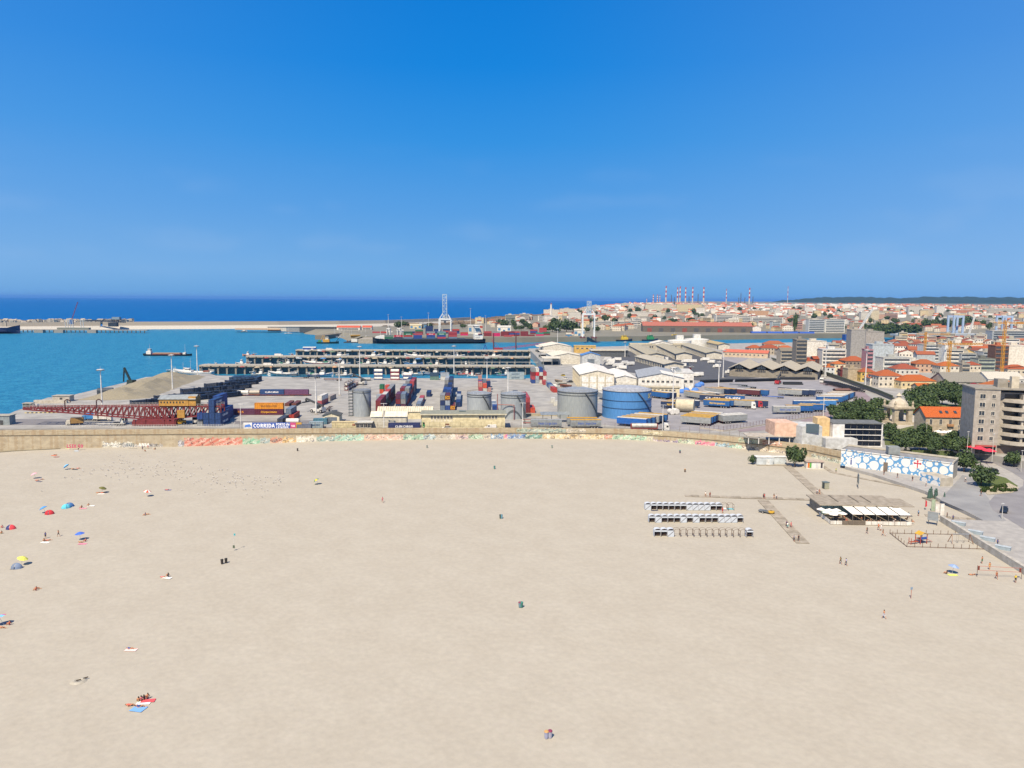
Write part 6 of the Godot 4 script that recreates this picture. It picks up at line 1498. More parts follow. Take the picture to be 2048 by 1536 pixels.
	for e in [[V(201.6,3.5,-921.5), 14.0, "wide white tank behind the channel building"], [V(230,3.5,-953.5), 15.0, "wide white tank with box on top nearest the town"]]:
		var t := thing("white_tank", e[2], "tank", e[0] + U(e[1]), 0, "white tanks by the channel")
		part(t, "shell", Q.new().lathe([[e[1], 0], [e[1], 9.0], [e[1] * 0.5, 9.8], [0, 10.0]], 36), mat("dcdedc", "wall"))
		part(t, "roof_box", bx(-4, 4, 9.6, 15, -4, 4), mat("d5d8d8", "wall"))
	hall(V(173.9,3.5,-900.4), 0.0, 24, 22, 7, 2.8, "dadad6", "d9d9d4", "white gabled shed between channel building and tanks")
	# wave-roofed market hall: four ridges
	var wv := thing("wave_market_hall", "large market hall with four saw-toothed grey roof waves", "building", V(192.3,3.5,-572.3), -0.42)
	part(wv, "wall", bx(-31, 31, 0, 5.5, -52, 0), mat("8f8a80", "wall"))
	var rq := Q.new()
	for i in 4:
		var x0 := -32.0 + i * 16.0
		rq.slab(V(x0, 6.0, 2), V(x0 + 8, 9.6, 2), V(x0 + 8, 9.6, -54), V(x0, 6.0, -54), 0.3)
		rq.slab(V(x0 + 8, 9.6, 2), V(x0 + 16, 6.0, 2), V(x0 + 16, 6.0, -54), V(x0 + 8, 9.6, -54), 0.3)
	part(wv, "roof", rq, mat("b5b0a2", "wall"))
	for i in 4:
		var x0 := -32.0 + i * 16.0
		for k in 5: part(wv, "clerestory_pane", bx(x0 + 5.3 + k * 1.2, x0 + 6.2 + k * 1.2, 6.2, 9.0 - absf(k - 2) * 0.7, 1.9, 2.06), mat("39424c", "glass"))
	for i in 9: part(wv, "post", bx(-31.4, -30.9, 0, 6, -50 + i * 6, -49.4 + i * 6), mat("5a5f62"))
	part(wv, "dark_bay", bx(-31.1, -31.0, 0.2, 4.6, -51, -1), mat("3f464c", "wall"))
	var rr := shed(V(236.2,3.5,-780.2) + U(4), -0.5, 44, 10, 5, 2.4, "c9b9a4", "c06a58", "long house with dull red roof behind the wave hall", true, "red_roof_house")
	for i in 10: pane(rr, V(-19 + i * 4, 2.8, 5.02), 1.4, 1.4)
	# vehicles of the market
	var r := RandomNumberGenerator.new()
	r.seed = 14
	var k := 0
	for p in [V(89.4,3.5,-724.7), V(90.9,3.5,-707.4), V(98.8,3.5,-725.3), V(85.9,3.5,-674.6), V(90.8,3.5,-659.8), V(99.7,3.5,-686), V(103.5,3.5,-675.8), V(90.9,3.5,-636), V(144.5,3.5,-734.7), V(134.5,3.5,-667.7), V(182.5,3.5,-731.5), V(181.2,3.5,-702.6), V(173.9,3.5,-655.5), V(169.9,3.5,-602), V(172.3,3.5,-594.1), V(135.7,3.5,-576.5), V(140,3.5,-580.5), V(183.1,3.5,-586.9)]:
		box_truck(p, r.randf_range(0.9, 2.0), "e2e4e4", "e6e8e8", "white lorry %s from the west in the fish market yard" % ORD[k], r.randf_range(4.5, 7.5)); k += 1
	box_truck(V(142.6,3.5,-663.2), 1.5, "e2e4e4", "e6e8e8", "long white lorry lettered on its side in the market yard", 12.0, "ISLAND")
	box_truck(V(161.8,3.5,-706.8), 1.5, "e2e4e4", "e6e8e8", "long plain white lorry behind the lettered one", 12.0)
	k = 0
	for p in [V(84.5,3.5,-695.8), V(83.1,3.5,-626.5), V(145.8,3.5,-639.5), V(152.3,3.5,-659), V(151.6,3.5,-679.1), V(38,3.5,-556.3), V(39.9,3.5,-532.6), V(136.1,3.5,-599.9)]:
		car(p, r.randf_range(0.5, 2.2), ["2c3444", "23262c", "8a2c30", "c9ccd0", "3a4a6a", "e2e4e4", "3f4348", "7a2a2c"][k], "%s car, %s by the fish market sheds" % [["navy", "black", "red", "silver", "blue", "white", "grey", "dark red"][k], ORD[k]], k == 4); k += 1
	car(V(38,3.5,-578.3), 0.4, "c9b040", "small yellow car on the fish quay lane")
	for e in [[V(34.7,3.5,-501.8), "8a5a4a", "brown"], [V(32.7,3.5,-516.5), "c9cbc8", "white"], [V(31.6,3.5,-532.2), "9a8f84", "tan"], [V(27.2,3.5,-501.4), "e2e4e4", "bright white"]]:
		var o := thing("boat_on_stand", e[2] + " small boat hull stored ashore beside the container line", "boat", e[0], r.randf() * 2.0, "small boats stored ashore")
		part(o, "hull", loft([[-4, 0.05, 0.02, 2.2, 0.4], [-1.5, 1.3, 0.8, 1.9, 0.3], [4, 1.2, 0.9, 1.8, 0.3]]), mat(e[1]))
		part(o, "stand", bx(-0.8, 0.8, 0, 0.5, -1.5, -1.2).bb(-0.8, 0.8, 0, 0.5, 1.6, 1.9), mat("5a5048"))
func truck_yard() -> void:
	var BL := "235d9e"
	var NV := "20365c"
	var GR := "989ea2"
	var YE := "c9a243"
	var TN := "bda784"
	var WH := "d5d5d0"
	var c := {BL: "blue", NV: "navy", GR: "grey", YE: "yellow", TN: "tan", WH: "white"}
	# [start, heading, step, sides+roofs, where, words]
	var P := "P&O Ferrymasters"
	var rows := [[V(54.11,3.5,-346.46), 1.13, V(2.4, 0, -2.9), [["1f62b8", WH], [BL, YE], [BL, TN], [GR, TN], [NV, WH], [BL, YE]], "in the row before the blue tank", P],
		[V(84.1,3.5,-351.8), 1.13, V(1.9, 0, -3.1), [[GR, YE], [BL, YE], [BL, YE], [NV, TN], [BL, YE], [BL, WH]], "in the row behind the white tractor", P],
		[V(103.1,3.5,-358.2), -1.2, V(-0.8, 0, -3.3), [[GR, WH], [GR, WH]], "of the grey pair nearest the maroon fence", ""],
		[V(105.1,3.5,-448.5), 0.5, V(3.6, 0, 0.4), [[GR, YE], [GR, WH], [GR, TN], [NV, WH]], "end-on below the white store", ""],
		[V(122.4,3.5,-468.5), 0.55, V(4.0, 0, -0.5), [[GR, TN], [NV, TN], [NV, YE]], "end-on below the market mast", ""],
		[V(108.9,3.5,-410.8), 1.15, V(3.0, 0, -3.0), [[BL, YE], [BL, YE], [BL, YE]], "mid-yard with yellow lettering", P],
		[V(112.2,3.5,-433.3), 1.2, V(11.5, 0, -1.0), [[NV, TN], [BL, TN]], "behind the yellow-roofed mid-yard trailers", "CLdN"],
		[V(122.1,3.5,-411.3), 1.2, V(7.5, 0, -1.0), [[GR, YE], [NV, TN]], "beside the white mid-yard tractor", ""],
		[V(141.3,3.5,-462), 1.0, V(5.5, 0, -1.0), [["5a2c34", WH], [BL, TN]], "near the yard's centre", ""],
		[V(138,3.5,-388.3), 1.57, V(8.0, 0, -4.2), [[GR, WH], [BL, YE], [BL, TN]], "in the rank nearest the park trees", "Ewals Cargo Care"],
		[V(166.5,3.5,-463.2), 1.1, V(4.2, 0, -0.5), [[GR, TN], [NV, WH], [NV, WH]], "end-on in the eastern yard", ""],
		[V(176.4,3.5,-429.8), 1.5, V(2.6, 0, -3.6), [[BL, WH], [BL, TN], [BL, WH], [BL, WH], [NV, WH], [BL, TN], [BL, WH], [NV, TN]], "in the long eastern rank", P],
		[V(156.5,3.5,-410.8), 1.52, V(9.5, 0, -2.0), [[BL, WH], ["3f7fc4", WH]], "of the pair in front of the eastern rank", P],
		[V(84.9,3.5,-404.1), 1.2, V(4.0, 0, -3.4), [[NV, TN], [GR, YE], [NV, WH]], "left of the cable drum", P],
		[V(85.2,3.5,-447.6), 0.7, V(4.0, 0, -0.5), [[BL, YE], [NV, WH]], "right beside the blue tank", ""],
		[V(52.1,3.5,-439.4), 0.2, V(4.0, 0, 0), [[GR, WH], [NV, WH]], "between the two big tanks", ""]]
	for e in rows:
		for i in e[3].size():
			var s: String = e[3][i][0]
			var wd: String = e[5]
			trailer(e[0] + e[2] * i, e[1], s, e[3][i][1], s, "%s trailer with %s roof, %s %s" % [c.get(s, "coloured"), c[e[3][i][1]], ORD[i], e[4]], wd if s in [BL, NV] or (wd.begins_with("E") and i == 0) else "", "e0b83a" if wd == P else ("2a56a8" if wd.begins_with("E") else "dcdce0"))
	tractor(V(125.2,3.5,-405.7), 1.2 + PI, "e6e8e8", "white tractor unit coupled to the grey trailer mid-yard")
	tractor(V(130.7,3.5,-411.7), 1.2 + PI, "b02c38", "red tractor unit beside the white one mid-yard")
	tractor(V(216.3,3.5,-538.9), 2.4, "d8d8d6", "white and red tractor unit hauling a chassis in the far yard")
	skeletal(V(213,3.5,-522.9), 2.5, "4a3f44", "dark chassis behind the far yard tractor")
	tractor(V(65.13,3.5,-333.48), 1.57 + PI, "e2e4e4", "white tractor unit of the small tank lorry behind the wall")
	var tl := thing("tank_trailer", "shiny lettered tank trailer parked behind the wall", "tanker", V(57.72,3.5,-335.82), PI / 2)
	part(tl, "tank", Q.new().tube(V(0, 2.1, -5.4), V(0, 2.1, 5.4), 1.15, -1, 18), mat("d2d2ce", "metal"))
	part(tl, "frame", bx(-1.2, 1.2, 0.8, 1.0, -5.6, 5.6).bb(-1.2, 1.2, 0.8, 3.0, -5.8, -5.5).bb(-1.2, 1.2, 0.8, 3.0, 5.5, 5.8), mat("9a4a48"))
	wheels(tl, 1.0, [2.4, 3.6, 4.8], 0.45)
	text(tl, "SATRA", 0.8, mat("c0503c", "plain"), V(1.17, 2.2, 0), PI / 2, 5.0)
	var dr := thing("cable_drum", "huge pale cable drum lying on its side in the lorry yard", "drum", V(88.3,3.5,-393.3), 1.2)
	part(dr, "drum", Q.new().tube(V(0, 3.4, -4.5), V(0, 3.4, 4.5), 3.2, -1, 28), mat("c9c2ae", "wall"))
	part(dr, "flange", Q.new().tube(V(0, 3.4, -4.7), V(0, 3.4, -4.4), 3.4, -1, 28), mat("2a3a38"))
	part(dr, "hub", Q.new().tube(V(0, 3.4, -4.9), V(0, 3.4, -4.6), 1.0, -1, 14), mat("10181a"))
	for i in 2:
		var w := thing("water_tank", "white water tank, %s before the cable drum" % ["left one", "right one"][i], "tank", [V(79.3,3.5,-384.2), V(81.9,3.5,-386.1)][i], 0.3, "white water tanks")
		part(w, "tank", Q.new().tube(V(0, 1.5, -1.6), V(0, 1.5, 1.6), 1.4, -1, 16), mat("e4e4e2"))
		part(w, "skid", bx(-1, 1, 0, 0.3, -1.6, 1.6), mat("8f8c86"))
	reach_stacker(V(182.2,3.5,-530.7), 2.6 + PI, "a82c34", "red reach stacker with raised boom at the back of the lorry park")
	# pipes and black chassis heaps at the back
	var k := 0
	for e in [[V(156.1,3.5,-542.3), V(190.5,3.5,-550.9), "black plastic pipe run along the yard's back edge"], [V(129.6,3.5,-534.3), V(154.3,3.5,-542.2), "black pipe run behind the blue-netted heap"]]:
		var o := thing("pipe_run", e[2], "pipe", Vector3.ZERO)
		for i in 3: part(o, "pipe", Q.new().tube(e[0] + V(0, 0.5 + i * 0.7, i * 0.6), e[1] + V(0, 0.5 + i * 0.7, i * 0.6), 0.5), mat("2c333c"))
	for e in [[V(200.8,3.5,-561.9), 6, "pile of pipes before the red racks, west"], [V(212.6,3.5,-562.6), 6, "pile of pipes before the red racks, east"], [V(191.2,3.5,-528), 4, "short pile of black pipes in the far yard"]]:
		var o := thing("pipe_stack", "black " + e[2], "pipes", e[0], 0.0, "stacks of black pipes")
		for i in e[1]: part(o, "pipe", Q.new().tube(V(-6.5, 0.5 + (i / 3) * 0.9, (i % 3) * 1.0), V(6.5, 0.5 + (i / 3) * 0.9, (i % 3) * 1.0), 0.5), mat("272c34"))
	for e in [[V(212.1,3.5,-588.6), "west"], [V(221.5,3.5,-585.3), "east"]]:
		var o := thing("red_rack", "long open red steel rack, %s one, before the wave hall" % e[1], "rack", e[0], -0.05, "red steel racks")
		part(o, "back", bx(-7.5, 7.5, 0, 4.6, -1.5, -1.2), mat("9a5050"))
		part(o, "roof", bx(-7.5, 7.5, 4.6, 4.9, -1.6, 1.4), mat("8a3a3c"))
		for x in [-7.3, -2.5, 2.5, 7.3]: part(o, "post", bx(x - 0.15, x + 0.15, 0, 4.6, 1.0, 1.3), mat("7a3236"))
	for i in 26:
		var row: int = i / 13
		var at: Vector3 = V(174.2,3.5,-489.2).lerp(V(186.1,3.5,-479.2), (i % 13) / 12.0) if row == 0 else V(218.6,3.5,-532.6).lerp(V(217.2,3.5,-488.6), (i % 13) / 12.0)
		skeletal(at, 0.9 if row == 0 else 0.55, ["2c2f36", "33302f", "282c34"][i % 3], "bare black chassis, %s of %s" % [ORD[i % 13], "the slanting rank in the far yard" if row == 0 else "the rank below the town wall"], 2)
	for e in [[V(151.1,3.5,-516.6), 0.9], [V(153.3,3.5,-504.9), 0.9]]: skeletal(e[0], e[1], "2f4858", "dark single chassis lying in the empty yard, %s one" % ORD[k]); k += 1
	skeletal(V(153,3.5,-453), 1.1, "2a62c0", "bright blue flatbed chassis mid-yard")
	for i in 5:
		var o := thing("net_bundle", "bright blue netted bundle by the white store, %s" % ORD[i], "bundle", [V(126.5,3.5,-518.4), V(122.3,3.5,-509.2), V(114.4,3.5,-483.6), V(108.7,3.5,-483.3), V(104.5,3.5,-475.2)][i], i * 0.6, "blue netted bundles")
		part(o, "bundle", Q.new().lathe([[2.2, 0], [2.4, 1.0], [1.6, 2.2], [0, 2.6]], 9), mat("4a78c0", "cloth"))
	var hut := shed(V(201.2,3.5,-472.2), 0.1, 9, 4, 3.0, 0.6, "4a4248", "7a5a52", "small dark gatehouse with red door behind the eastern rank", true, "gatehouse")
	part(hut, "door", bx(1, 3.5, 0, 2.4, 2.0, 2.08), mat("a04a44"))
	# retaining wall and rail between the yard and the town street
	var tw := thing("town_wall", "long stone retaining wall between the lorry park and the town street", "wall", Vector3.ZERO)
	var ln := [V(246.7,3.5,-736.2), V(243,3.5,-655.3), V(242.3,3.5,-610.5), V(232.7,3.5,-533.4), V(224,3.5,-470.8), V(218.2,3.5,-440.2)]
	for i in ln.size() - 1:
		part(tw, "wall", Q.new().beam(ln[i] + V(0, 1.0, 0), ln[i + 1] + V(0, 1.0, 0), 0.6, 2.2), mat("8f8a7f", "wall"))
		part(tw, "hedge", Q.new().beam(ln[i] + V(0, 2.5, -3), ln[i + 1] + V(0, 2.5, -3), 0.5, 1.2), mat("5f6a58", "tile"))

const ROOFS := ["b0664a", "a35c46", "b87252", "9a5a4a", "aa7058"]
func windows_mesh(w: float, d: float, floors: int, fh: float, step := 3.0, ww := 1.2, wh := 1.4) -> Mesh:
	var k := "wm%.0f,%.0f,%d,%.1f,%.1f" % [w, d, floors, step, ww]
	if meshes.has(k): return meshes[k]
	var q := Q.new()
	for f in floors:
		var y := f * fh + fh * 0.55
		var n := maxi(1, int(w / step))
		for i in n:
			var x := (i + 0.5) * w / n - w / 2
			for s in [-1.0, 1.0]: q.box(V(x, y, s * (d / 2 + 0.02)), V(ww, wh, 0.1))
		n = maxi(1, int(d / step))
		for i in n:
			var z := (i + 0.5) * d / n - d / 2
			for s in [-1.0, 1.0]: q.box(V(s * (w / 2 + 0.02), y, z), V(0.1, wh, ww))
	meshes[k] = q.done()
	return meshes[k]
# roof: "g" gable along x, "G" gable along z, "h" hip, "f" flat
func house(at: Vector3, turn: float, w: float, d: float, h: float, roof: String, wall: String, tile: String, label: String, group := "", called := "town_house", bands := false) -> Node3D:
	var o := thing(called, label, "house" if roof != "f" else "building", at, turn, group)
	var rh := minf(w, d) * 0.26
	match roof:
		"g", "G":
			part(o, "wall", Q.new().walls_gable(w, d, h, rh, roof == "g"), mat(wall, "wall"))
			part(o, "roof", Q.new().gable(w, d, h, rh, 0.4, roof == "g"), mat(tile, "tile"))
		"h":
			part(o, "wall", bx(-w / 2, w / 2, 0, h, -d / 2, d / 2), mat(wall, "wall"))
			part(o, "roof", Q.new().hip(w, d, h, rh, 0.4), mat(tile, "tile"))
		"f":
			part(o, "wall", bx(-w / 2, w / 2, 0, h, -d / 2, d / 2), mat(wall, "wall"))
			part(o, "roof", bx(-w / 2 - 0.2, w / 2 + 0.2, h, h + 0.5, -d / 2 - 0.2, d / 2 + 0.2).bb(-w * 0.2, w * 0.1, h + 0.5, h + 2.6, -d * 0.2, d * 0.1), mat(tile, "wall"))
	var fl := maxi(1, int(h / 3.0))
	if bands:
		for f in fl:
			part(o, "window_band", bx(-w * 0.46, w * 0.46, (f + 0.4) * h / fl, (f + 0.8) * h / fl, d / 2, d / 2 + 0.06), mat("39434e", "glass"))
			part(o, "balcony", bx(-w * 0.48, w * 0.48, f * h / fl + 0.1, (f + 0.32) * h / fl, d / 2, d / 2 + 0.5), mat(wall, "wall"))
	elif not ("blank" in label or "slab" in label or "windowless" in label or "broad grey" in label or "wall block" in label):
		var wn := part(o, "windows", windows_mesh(w, d, fl, h / fl), mat("353b44", "glass"))
		wn.set_meta("kind", "stuff")
	return o
func crown(variant: int, n: int) -> Mesh:
	var key := "crown%d,%d" % [variant, n]
	if meshes.has(key): return meshes[key]
	var r := RandomNumberGenerator.new()
	r.seed = 100 + variant
	var lobes := []
	for i in 9:
		var a := r.randf() * TAU
		var rad := r.randf_range(0.15, 0.62) if i else 0.0
		lobes.append([V(cos(a) * rad, r.randf_range(0.4, 0.8) - rad * 0.35, sin(a) * rad), r.randf_range(0.26, 0.42)])
	var q := Q.new()
	for i in n:
		var l: Array = lobes[r.randi() % lobes.size()]
		var d := V(r.randfn(), r.randfn() * 0.8 + 0.15, r.randfn()).normalized()
		var p: Vector3 = l[0] + d * l[1] * r.randf_range(0.75, 1.05)
		if p.y < 0.12: p.y = 0.12 + r.randf() * 0.08
		var s := r.randf_range(0.05, 0.09) * sqrt(900.0 / n) * 1.15
		var t := (d + V(r.randfn(), r.randfn(), r.randfn()) * 0.55).normalized()
		var u := t.cross(V(r.randfn(), r.randfn(), r.randfn())).normalized() * s
		var w := t.cross(u).normalized() * s * 0.7
		var g := r.randf()
		q.col = Color(0.028 + 0.03 * g, 0.055 + 0.04 * g, 0.018 + 0.012 * r.randf())
		q.q4(p - u, p + w, p + u, p - w)
	meshes[key] = q.done()
	return meshes[key]
func tree(at: Vector3, h: float, r: float, label: String, group: String, n := 900, variant := -1) -> void:
	var v := variant if variant >= 0 else int(absf(at.x * 7.0 + at.z * 3.0)) % 5
	var o := thing("park_tree", label, "tree", at, fmod(absf(at.x * 3.7 + at.z), 6.28), group)
	var tq := Q.new().tube(Vector3.ZERO, V(0.1, h * 0.35, 0), 0.06 * h * 0.5, 0.04 * h * 0.5, 7)
	for i in 4: tq.tube(V(0.1, h * 0.3, 0), V(cos(i * 1.6) * r * 0.5, h * 0.65, sin(i * 1.6) * r * 0.5), 0.02 * h, 0.008 * h, 5)
	part(o, "trunk", tq, mat("5a4a3c", "wall"))
	var c := part(o, "crown", crown(v, n), mat("ffffff", "leaf"), V(0, h * 0.12, 0))
	c.scale = V(r, h * 0.88, r)
func park_and_town() -> void:
	# --- the grey apartment tower
	var ap := thing("apartment_tower", "grey concrete apartment block with stacked bow balconies and red cafe parasols below", "building", V(175.93,3.5,-286.31), -0.22)
	var ah := 24.4
	part(ap, "wall", bx(-4.0, 4.5, 0, ah, -14, 0).bb(4.5, 26, 3.2, ah - 1.2, -14, -3), mat("aaa59e", "wall"))
	part(ap, "roof", bx(-4.3, 26.3, ah, ah + 0.5, -14.3, 0.3).bb(5, 8.5, ah + 0.5, ah + 3.5, -9, -5).bb(10, 24, ah + 0.5, ah + 2.0, -12, -6), mat("97948d", "wall"))
	part(ap, "roof_hut", bx(8.8, 11.3, ah + 0.5, ah + 4.8, -4.8, -2.6), mat("c9c2b2", "wall"))
	for f in 6:
		var y := 4.4 + f * 3.15
		pane(ap, V(-1.4, y + 1.7, 0.02), 1.8, 1.6)
		pane(ap, V(2.3, y + 1.7, 0.02), 1.1, 1.3)
		var b := part(ap, "balcony", Q.new().prism(PackedVector2Array([Vector2(6.2, -3), Vector2(8.8, -0.2), Vector2(11.0, 1.2), Vector2(26.5, 1.2), Vector2(26.5, -3)]), y - 0.5, y + 0.75), mat("b8b3aa", "wall"))
		part(b, "recess", bx(7, 26, y + 0.75, y + 2.5, -3.05, -2.9), mat("2a2e34", "glass"))
		for x in [11.8, 19.0]: part(b, "divider", bx(x, x + 0.7, y + 0.75, y + 2.6, -2.9, 0.6), mat("b8b3aa", "wall"))
	part(ap, "ground_floor", bx(4.5, 26, 0, 3.2, -14, -4), mat("8a7a72", "wall"))
	part(ap, "shop_front", bx(-2.8, 4.0, 0.2, 3.0, 0, 0.1), mat("23262c", "glass"))
	part(ap, "awning", bx(-2.9, 4.1, 3.0, 3.6, 0, 0.35), mat("9a4a44", "cloth"))
	for i in 3:
		var u := thing("cafe_parasol", "red cafe parasol below the grey apartment block, %s" % ["left one", "middle one", "right one"][i], "parasol", [V(172.69,3.5,-289.07), V(173.84,3.5,-285.31), V(174.78,3.5,-280.73)][i], 0.3, "red cafe parasols")
		part(u, "canopy", Q.new().lathe([[2.4, 2.5], [1.2, 3.0], [0, 3.4]], 8), mat("c8324a", "cloth"))
		part(u, "pole", Q.new().tube(Vector3.ZERO, V(0, 3.3, 0), 0.05, -1, 6), mat("8f8f8f"))
	# --- stone house with orange roof
	var oh := thing("stone_house", "two-storey stone house with bright orange tiled roof beside the apartment block", "house", V(185.93,3.5,-326.28), -0.06)
	part(oh, "wall", Q.new().walls_gable(20.5, 11, 8.2, 3.4, true), mat("b5aa98", "wall"), V(0, 0, -5.5))
	var rf := part(oh, "roof", Q.new().gable(20.5, 11, 8.2, 3.4, 0.5, true), mat("cf6a2e", "tile"), V(0, 0, -5.5))
	for x in [-4.0, -1.5, 2.0, 7.0]: part(rf, "skylight", Q.new().slab(V(x, 9.4, 4.0), V(x + 1.1, 9.4, 4.0), V(x + 1.1, 10.2, 2.9), V(x, 10.2, 2.9), 0.28), mat("39424c", "glass"))
	for i in 5:
		pane(oh, V(-8.2 + i * 4.0, 6.0, 0.02), 1.0, 2.2)
		pane(oh, V(-8.2 + i * 4.0, 2.0, 0.02), 1.1, 1.8)
	part(oh, "balcony", bx(-1.5, 1.0, 4.2, 5.1, 0, 0.9), mat("a8805c", "wall"))
	part(oh, "eaves", bx(-10.6, 10.6, 7.9, 8.2, -0.1, 0.35), mat("c2b8a6", "wall"))
	for i in 3:
		var u := thing("white_parasol", "white parasol in front of the stone house, %s" % ["left one", "middle one", "right one"][i], "parasol", [V(178.1,3.5,-321.22), V(179.99,3.5,-320.11), V(183.42,3.5,-321.4)][i], 0.3, "white parasols of the stone house")
		part(u, "canopy", Q.new().lathe([[2.5, 2.6], [0, 3.4]], 4), mat("dedcd6", "cloth"))
		part(u, "pole", Q.new().tube(Vector3.ZERO, V(0, 3.3, 0), 0.06, -1, 6), mat("8f8f8f"))
	# --- domed stone monument with an open arch
	var mo := thing("domed_monument", "baroque stone shrine with domed canopy over open arches in the park", "monument", V(180.8,3.5,-361.1), 0.1)
	var st := mat("b3aa98", "wall")
	for x in [-3.4, 3.4]:
		for z in [-3.4, 3.4]: part(mo, "pillar", bx(x - 1.0, x + 1.0, 0, 7.2, z - 1.0, z + 1.0), st)
	for f in 4:
		var aq := Q.new()
		for i in 8:
			var a0 := PI * i / 8.0
			var a1 := PI * (i + 1) / 8.0
			aq.q4(V(-cos(a0) * 2.4, 5 + sin(a0) * 2.0, 4.3), V(-cos(a1) * 2.4, 5 + sin(a1) * 2.0, 4.3), V(-cos(a1) * 2.4, 7.3, 4.3), V(-cos(a0) * 2.4, 7.3, 4.3))
			aq.q4(V(-cos(a0) * 2.4, 5 + sin(a0) * 2.0, 3.4), V(-cos(a1) * 2.4, 5 + sin(a1) * 2.0, 3.4), V(-cos(a1) * 2.4, 5 + sin(a1) * 2.0, 4.3), V(-cos(a0) * 2.4, 5 + sin(a0) * 2.0, 4.3))
		part(mo, "arch", aq.done(), st, Vector3.ZERO, f * PI / 2)
	part(mo, "cornice", bx(-5.0, 5.0, 7.2, 8.0, -5.0, 5.0), st)
	var dm := part(mo, "dome", Q.new().lathe([[4.4, 8.0], [4.0, 9.4], [2.9, 10.8], [1.2, 11.6], [1.0, 11.7], [1.0, 12.8], [1.4, 12.9], [0.0, 14.4]], 20), mat("c4bdae", "wall"))
	for x in [-4.3, 4.3]:
		for z in [-4.3, 4.3]: part(dm, "finial", Q.new().lathe([[0.6, 8.0], [0.4, 9.0], [0.6, 9.8], [0.2, 10.6], [0, 11.2]], 8, V(x, 0, z)), st)
	part(mo, "step", bx(-6.5, 6.5, 0, 0.5, -6.5, 6.5).bb(-5.6, 5.6, 0.5, 0.9, -5.6, 5.6), st)
	part(mo, "figure", Q.new().lathe([[0.9, 0.9], [0.8, 2.2], [0.35, 2.4], [0.35, 4.2], [0, 4.8]], 8), mat("8f887a", "wall"))
	# --- white and black-glass harbour building
	var gb := thing("glass_building", "modern white building with a black glazed wing above the sea wall", "building", V(137.34,3.5,-301.04), -0.06)
	var gh := 8.9
	part(gb, "wall", bx(-11.5, -7.0, 0, gh, -9, 0).bb(-7.0, 7.4, 0, gh - 0.3, -9, -0.35), mat("dedfe0", "wall"))
	part(gb, "roof", bx(-11.7, 7.6, gh, gh + 0.35, -9.2, 0.2), mat("6f7478", "wall"))
	for f in 4:
		part(gb, "floor_edge", bx(-7.0, 7.5, f * gh / 4, f * gh / 4 + 0.25, -0.35, 0.15), mat("dedfe0", "wall"))
		for i in 6: part(gb, "glass_panel", bx(-6.9 + i * 2.37, -4.65 + i * 2.37, f * gh / 4 + 0.25, (f + 1) * gh / 4, -0.35, -0.1), mat("141b28", "glass"))
	part(gb, "frame_post", bx(7.1, 7.6, 0, gh, -9, 0.2), mat("dedfe0", "wall"))
	part(gb, "fire_tower", bx(-16.5, -11.7, 0, gh + 1.6, -9, -3), mat("d9bd8e", "wall"))
	part(gb, "ramp_wing", Q.new().side(PackedVector2Array([Vector2(-1, 0), Vector2(-1, 3.4), Vector2(8, 4.0), Vector2(8, 0)]), 12.0), mat("c9cdd0", "wall"), V(-10, 0, -2))
	var wbk := part(gb, "angled_wing", Q.new().prism(PackedVector2Array([Vector2(-28, -12), Vector2(-24, 2.5), Vector2(-16, 1.5), Vector2(-16, -10)]), 0, gh - 1), mat("c3c8cc", "wall"))
	part(wbk, "corner_window", bx(-22.5, -17.6, 5.6, 9.0, 2.0, 2.5), mat("4f5f6a", "glass"))
	part(gb, "pink_wing", Q.new().prism(PackedVector2Array([Vector2(-34, -13), Vector2(-33, -3), Vector2(-24.6, -1.4), Vector2(-26, -13)]), 3.2, gh - 0.4), mat("d8b8a6", "wall"))
	part(gb, "canopy_deck", bx(-44, -26, 2.9, 3.2, -9, -1.5), mat("b5b0a8", "wall"))
	for i in 5: part(gb, "canopy_post", bx(-43.5 + i * 4, -43.2 + i * 4, 0, 2.9, -2.2, -1.9), mat("dedfe0"))
	car(V(126.3,3.5,-356.2), 1.2, "23262e", "black car parked by the pink wing of the glass building")
	# --- park trees
	var k := 0
	for e in [[V(155.7,3.5,-372.4), 6.5, 7.5], [V(167.2,3.5,-386), 7, 7.5], [V(176.4,3.5,-393.3), 7, 8], [V(176.9,3.5,-379.7), 6.5, 7.5], [V(159.3,3.5,-360.3), 6.5, 7], [V(151.4,3.5,-354.2), 6, 6.5], [V(164.5,3.5,-354.6), 6.5, 6.8], [V(192.3,3.5,-404.8), 7, 7], [V(175.3,3.5,-366.9), 5.5, 6]]:
		tree(e[0], e[2], e[1], "dark domed park tree, %s of the clump left of the monument" % ORD[k], "dense park trees"); k += 1
	k = 0
	for e in [[V(223.7,3.5,-429.7)], [V(238.1,3.5,-447.7)], [V(249.1,3.5,-457.4)], [V(261.2,3.5,-467.6)], [V(264.6,3.5,-462.9)], [V(263.1,3.5,-448.8)], [V(257.9,3.5,-431.2)], [V(214,3.5,-405.6)], [V(226.1,3.5,-417.7)], [V(237.3,3.5,-426.2)], [V(240.5,3.5,-418.3)], [V(238.1,3.5,-402.9)], [V(204.8,3.5,-384.1)], [V(216,3.5,-394.8)], [V(224.6,3.5,-384.9)], [V(226.8,3.5,-378.3)], [V(199.9,3.5,-387.3)], [V(187.5,3.5,-344.31)]]:
		tree(e[0], 9.5 if k < 13 else 7.0, 7.5 if k < 13 else 4.5, "dark domed park tree, %s of the wood right of the monument" % ORD[k], "dense park trees"); k += 1
	k = 0
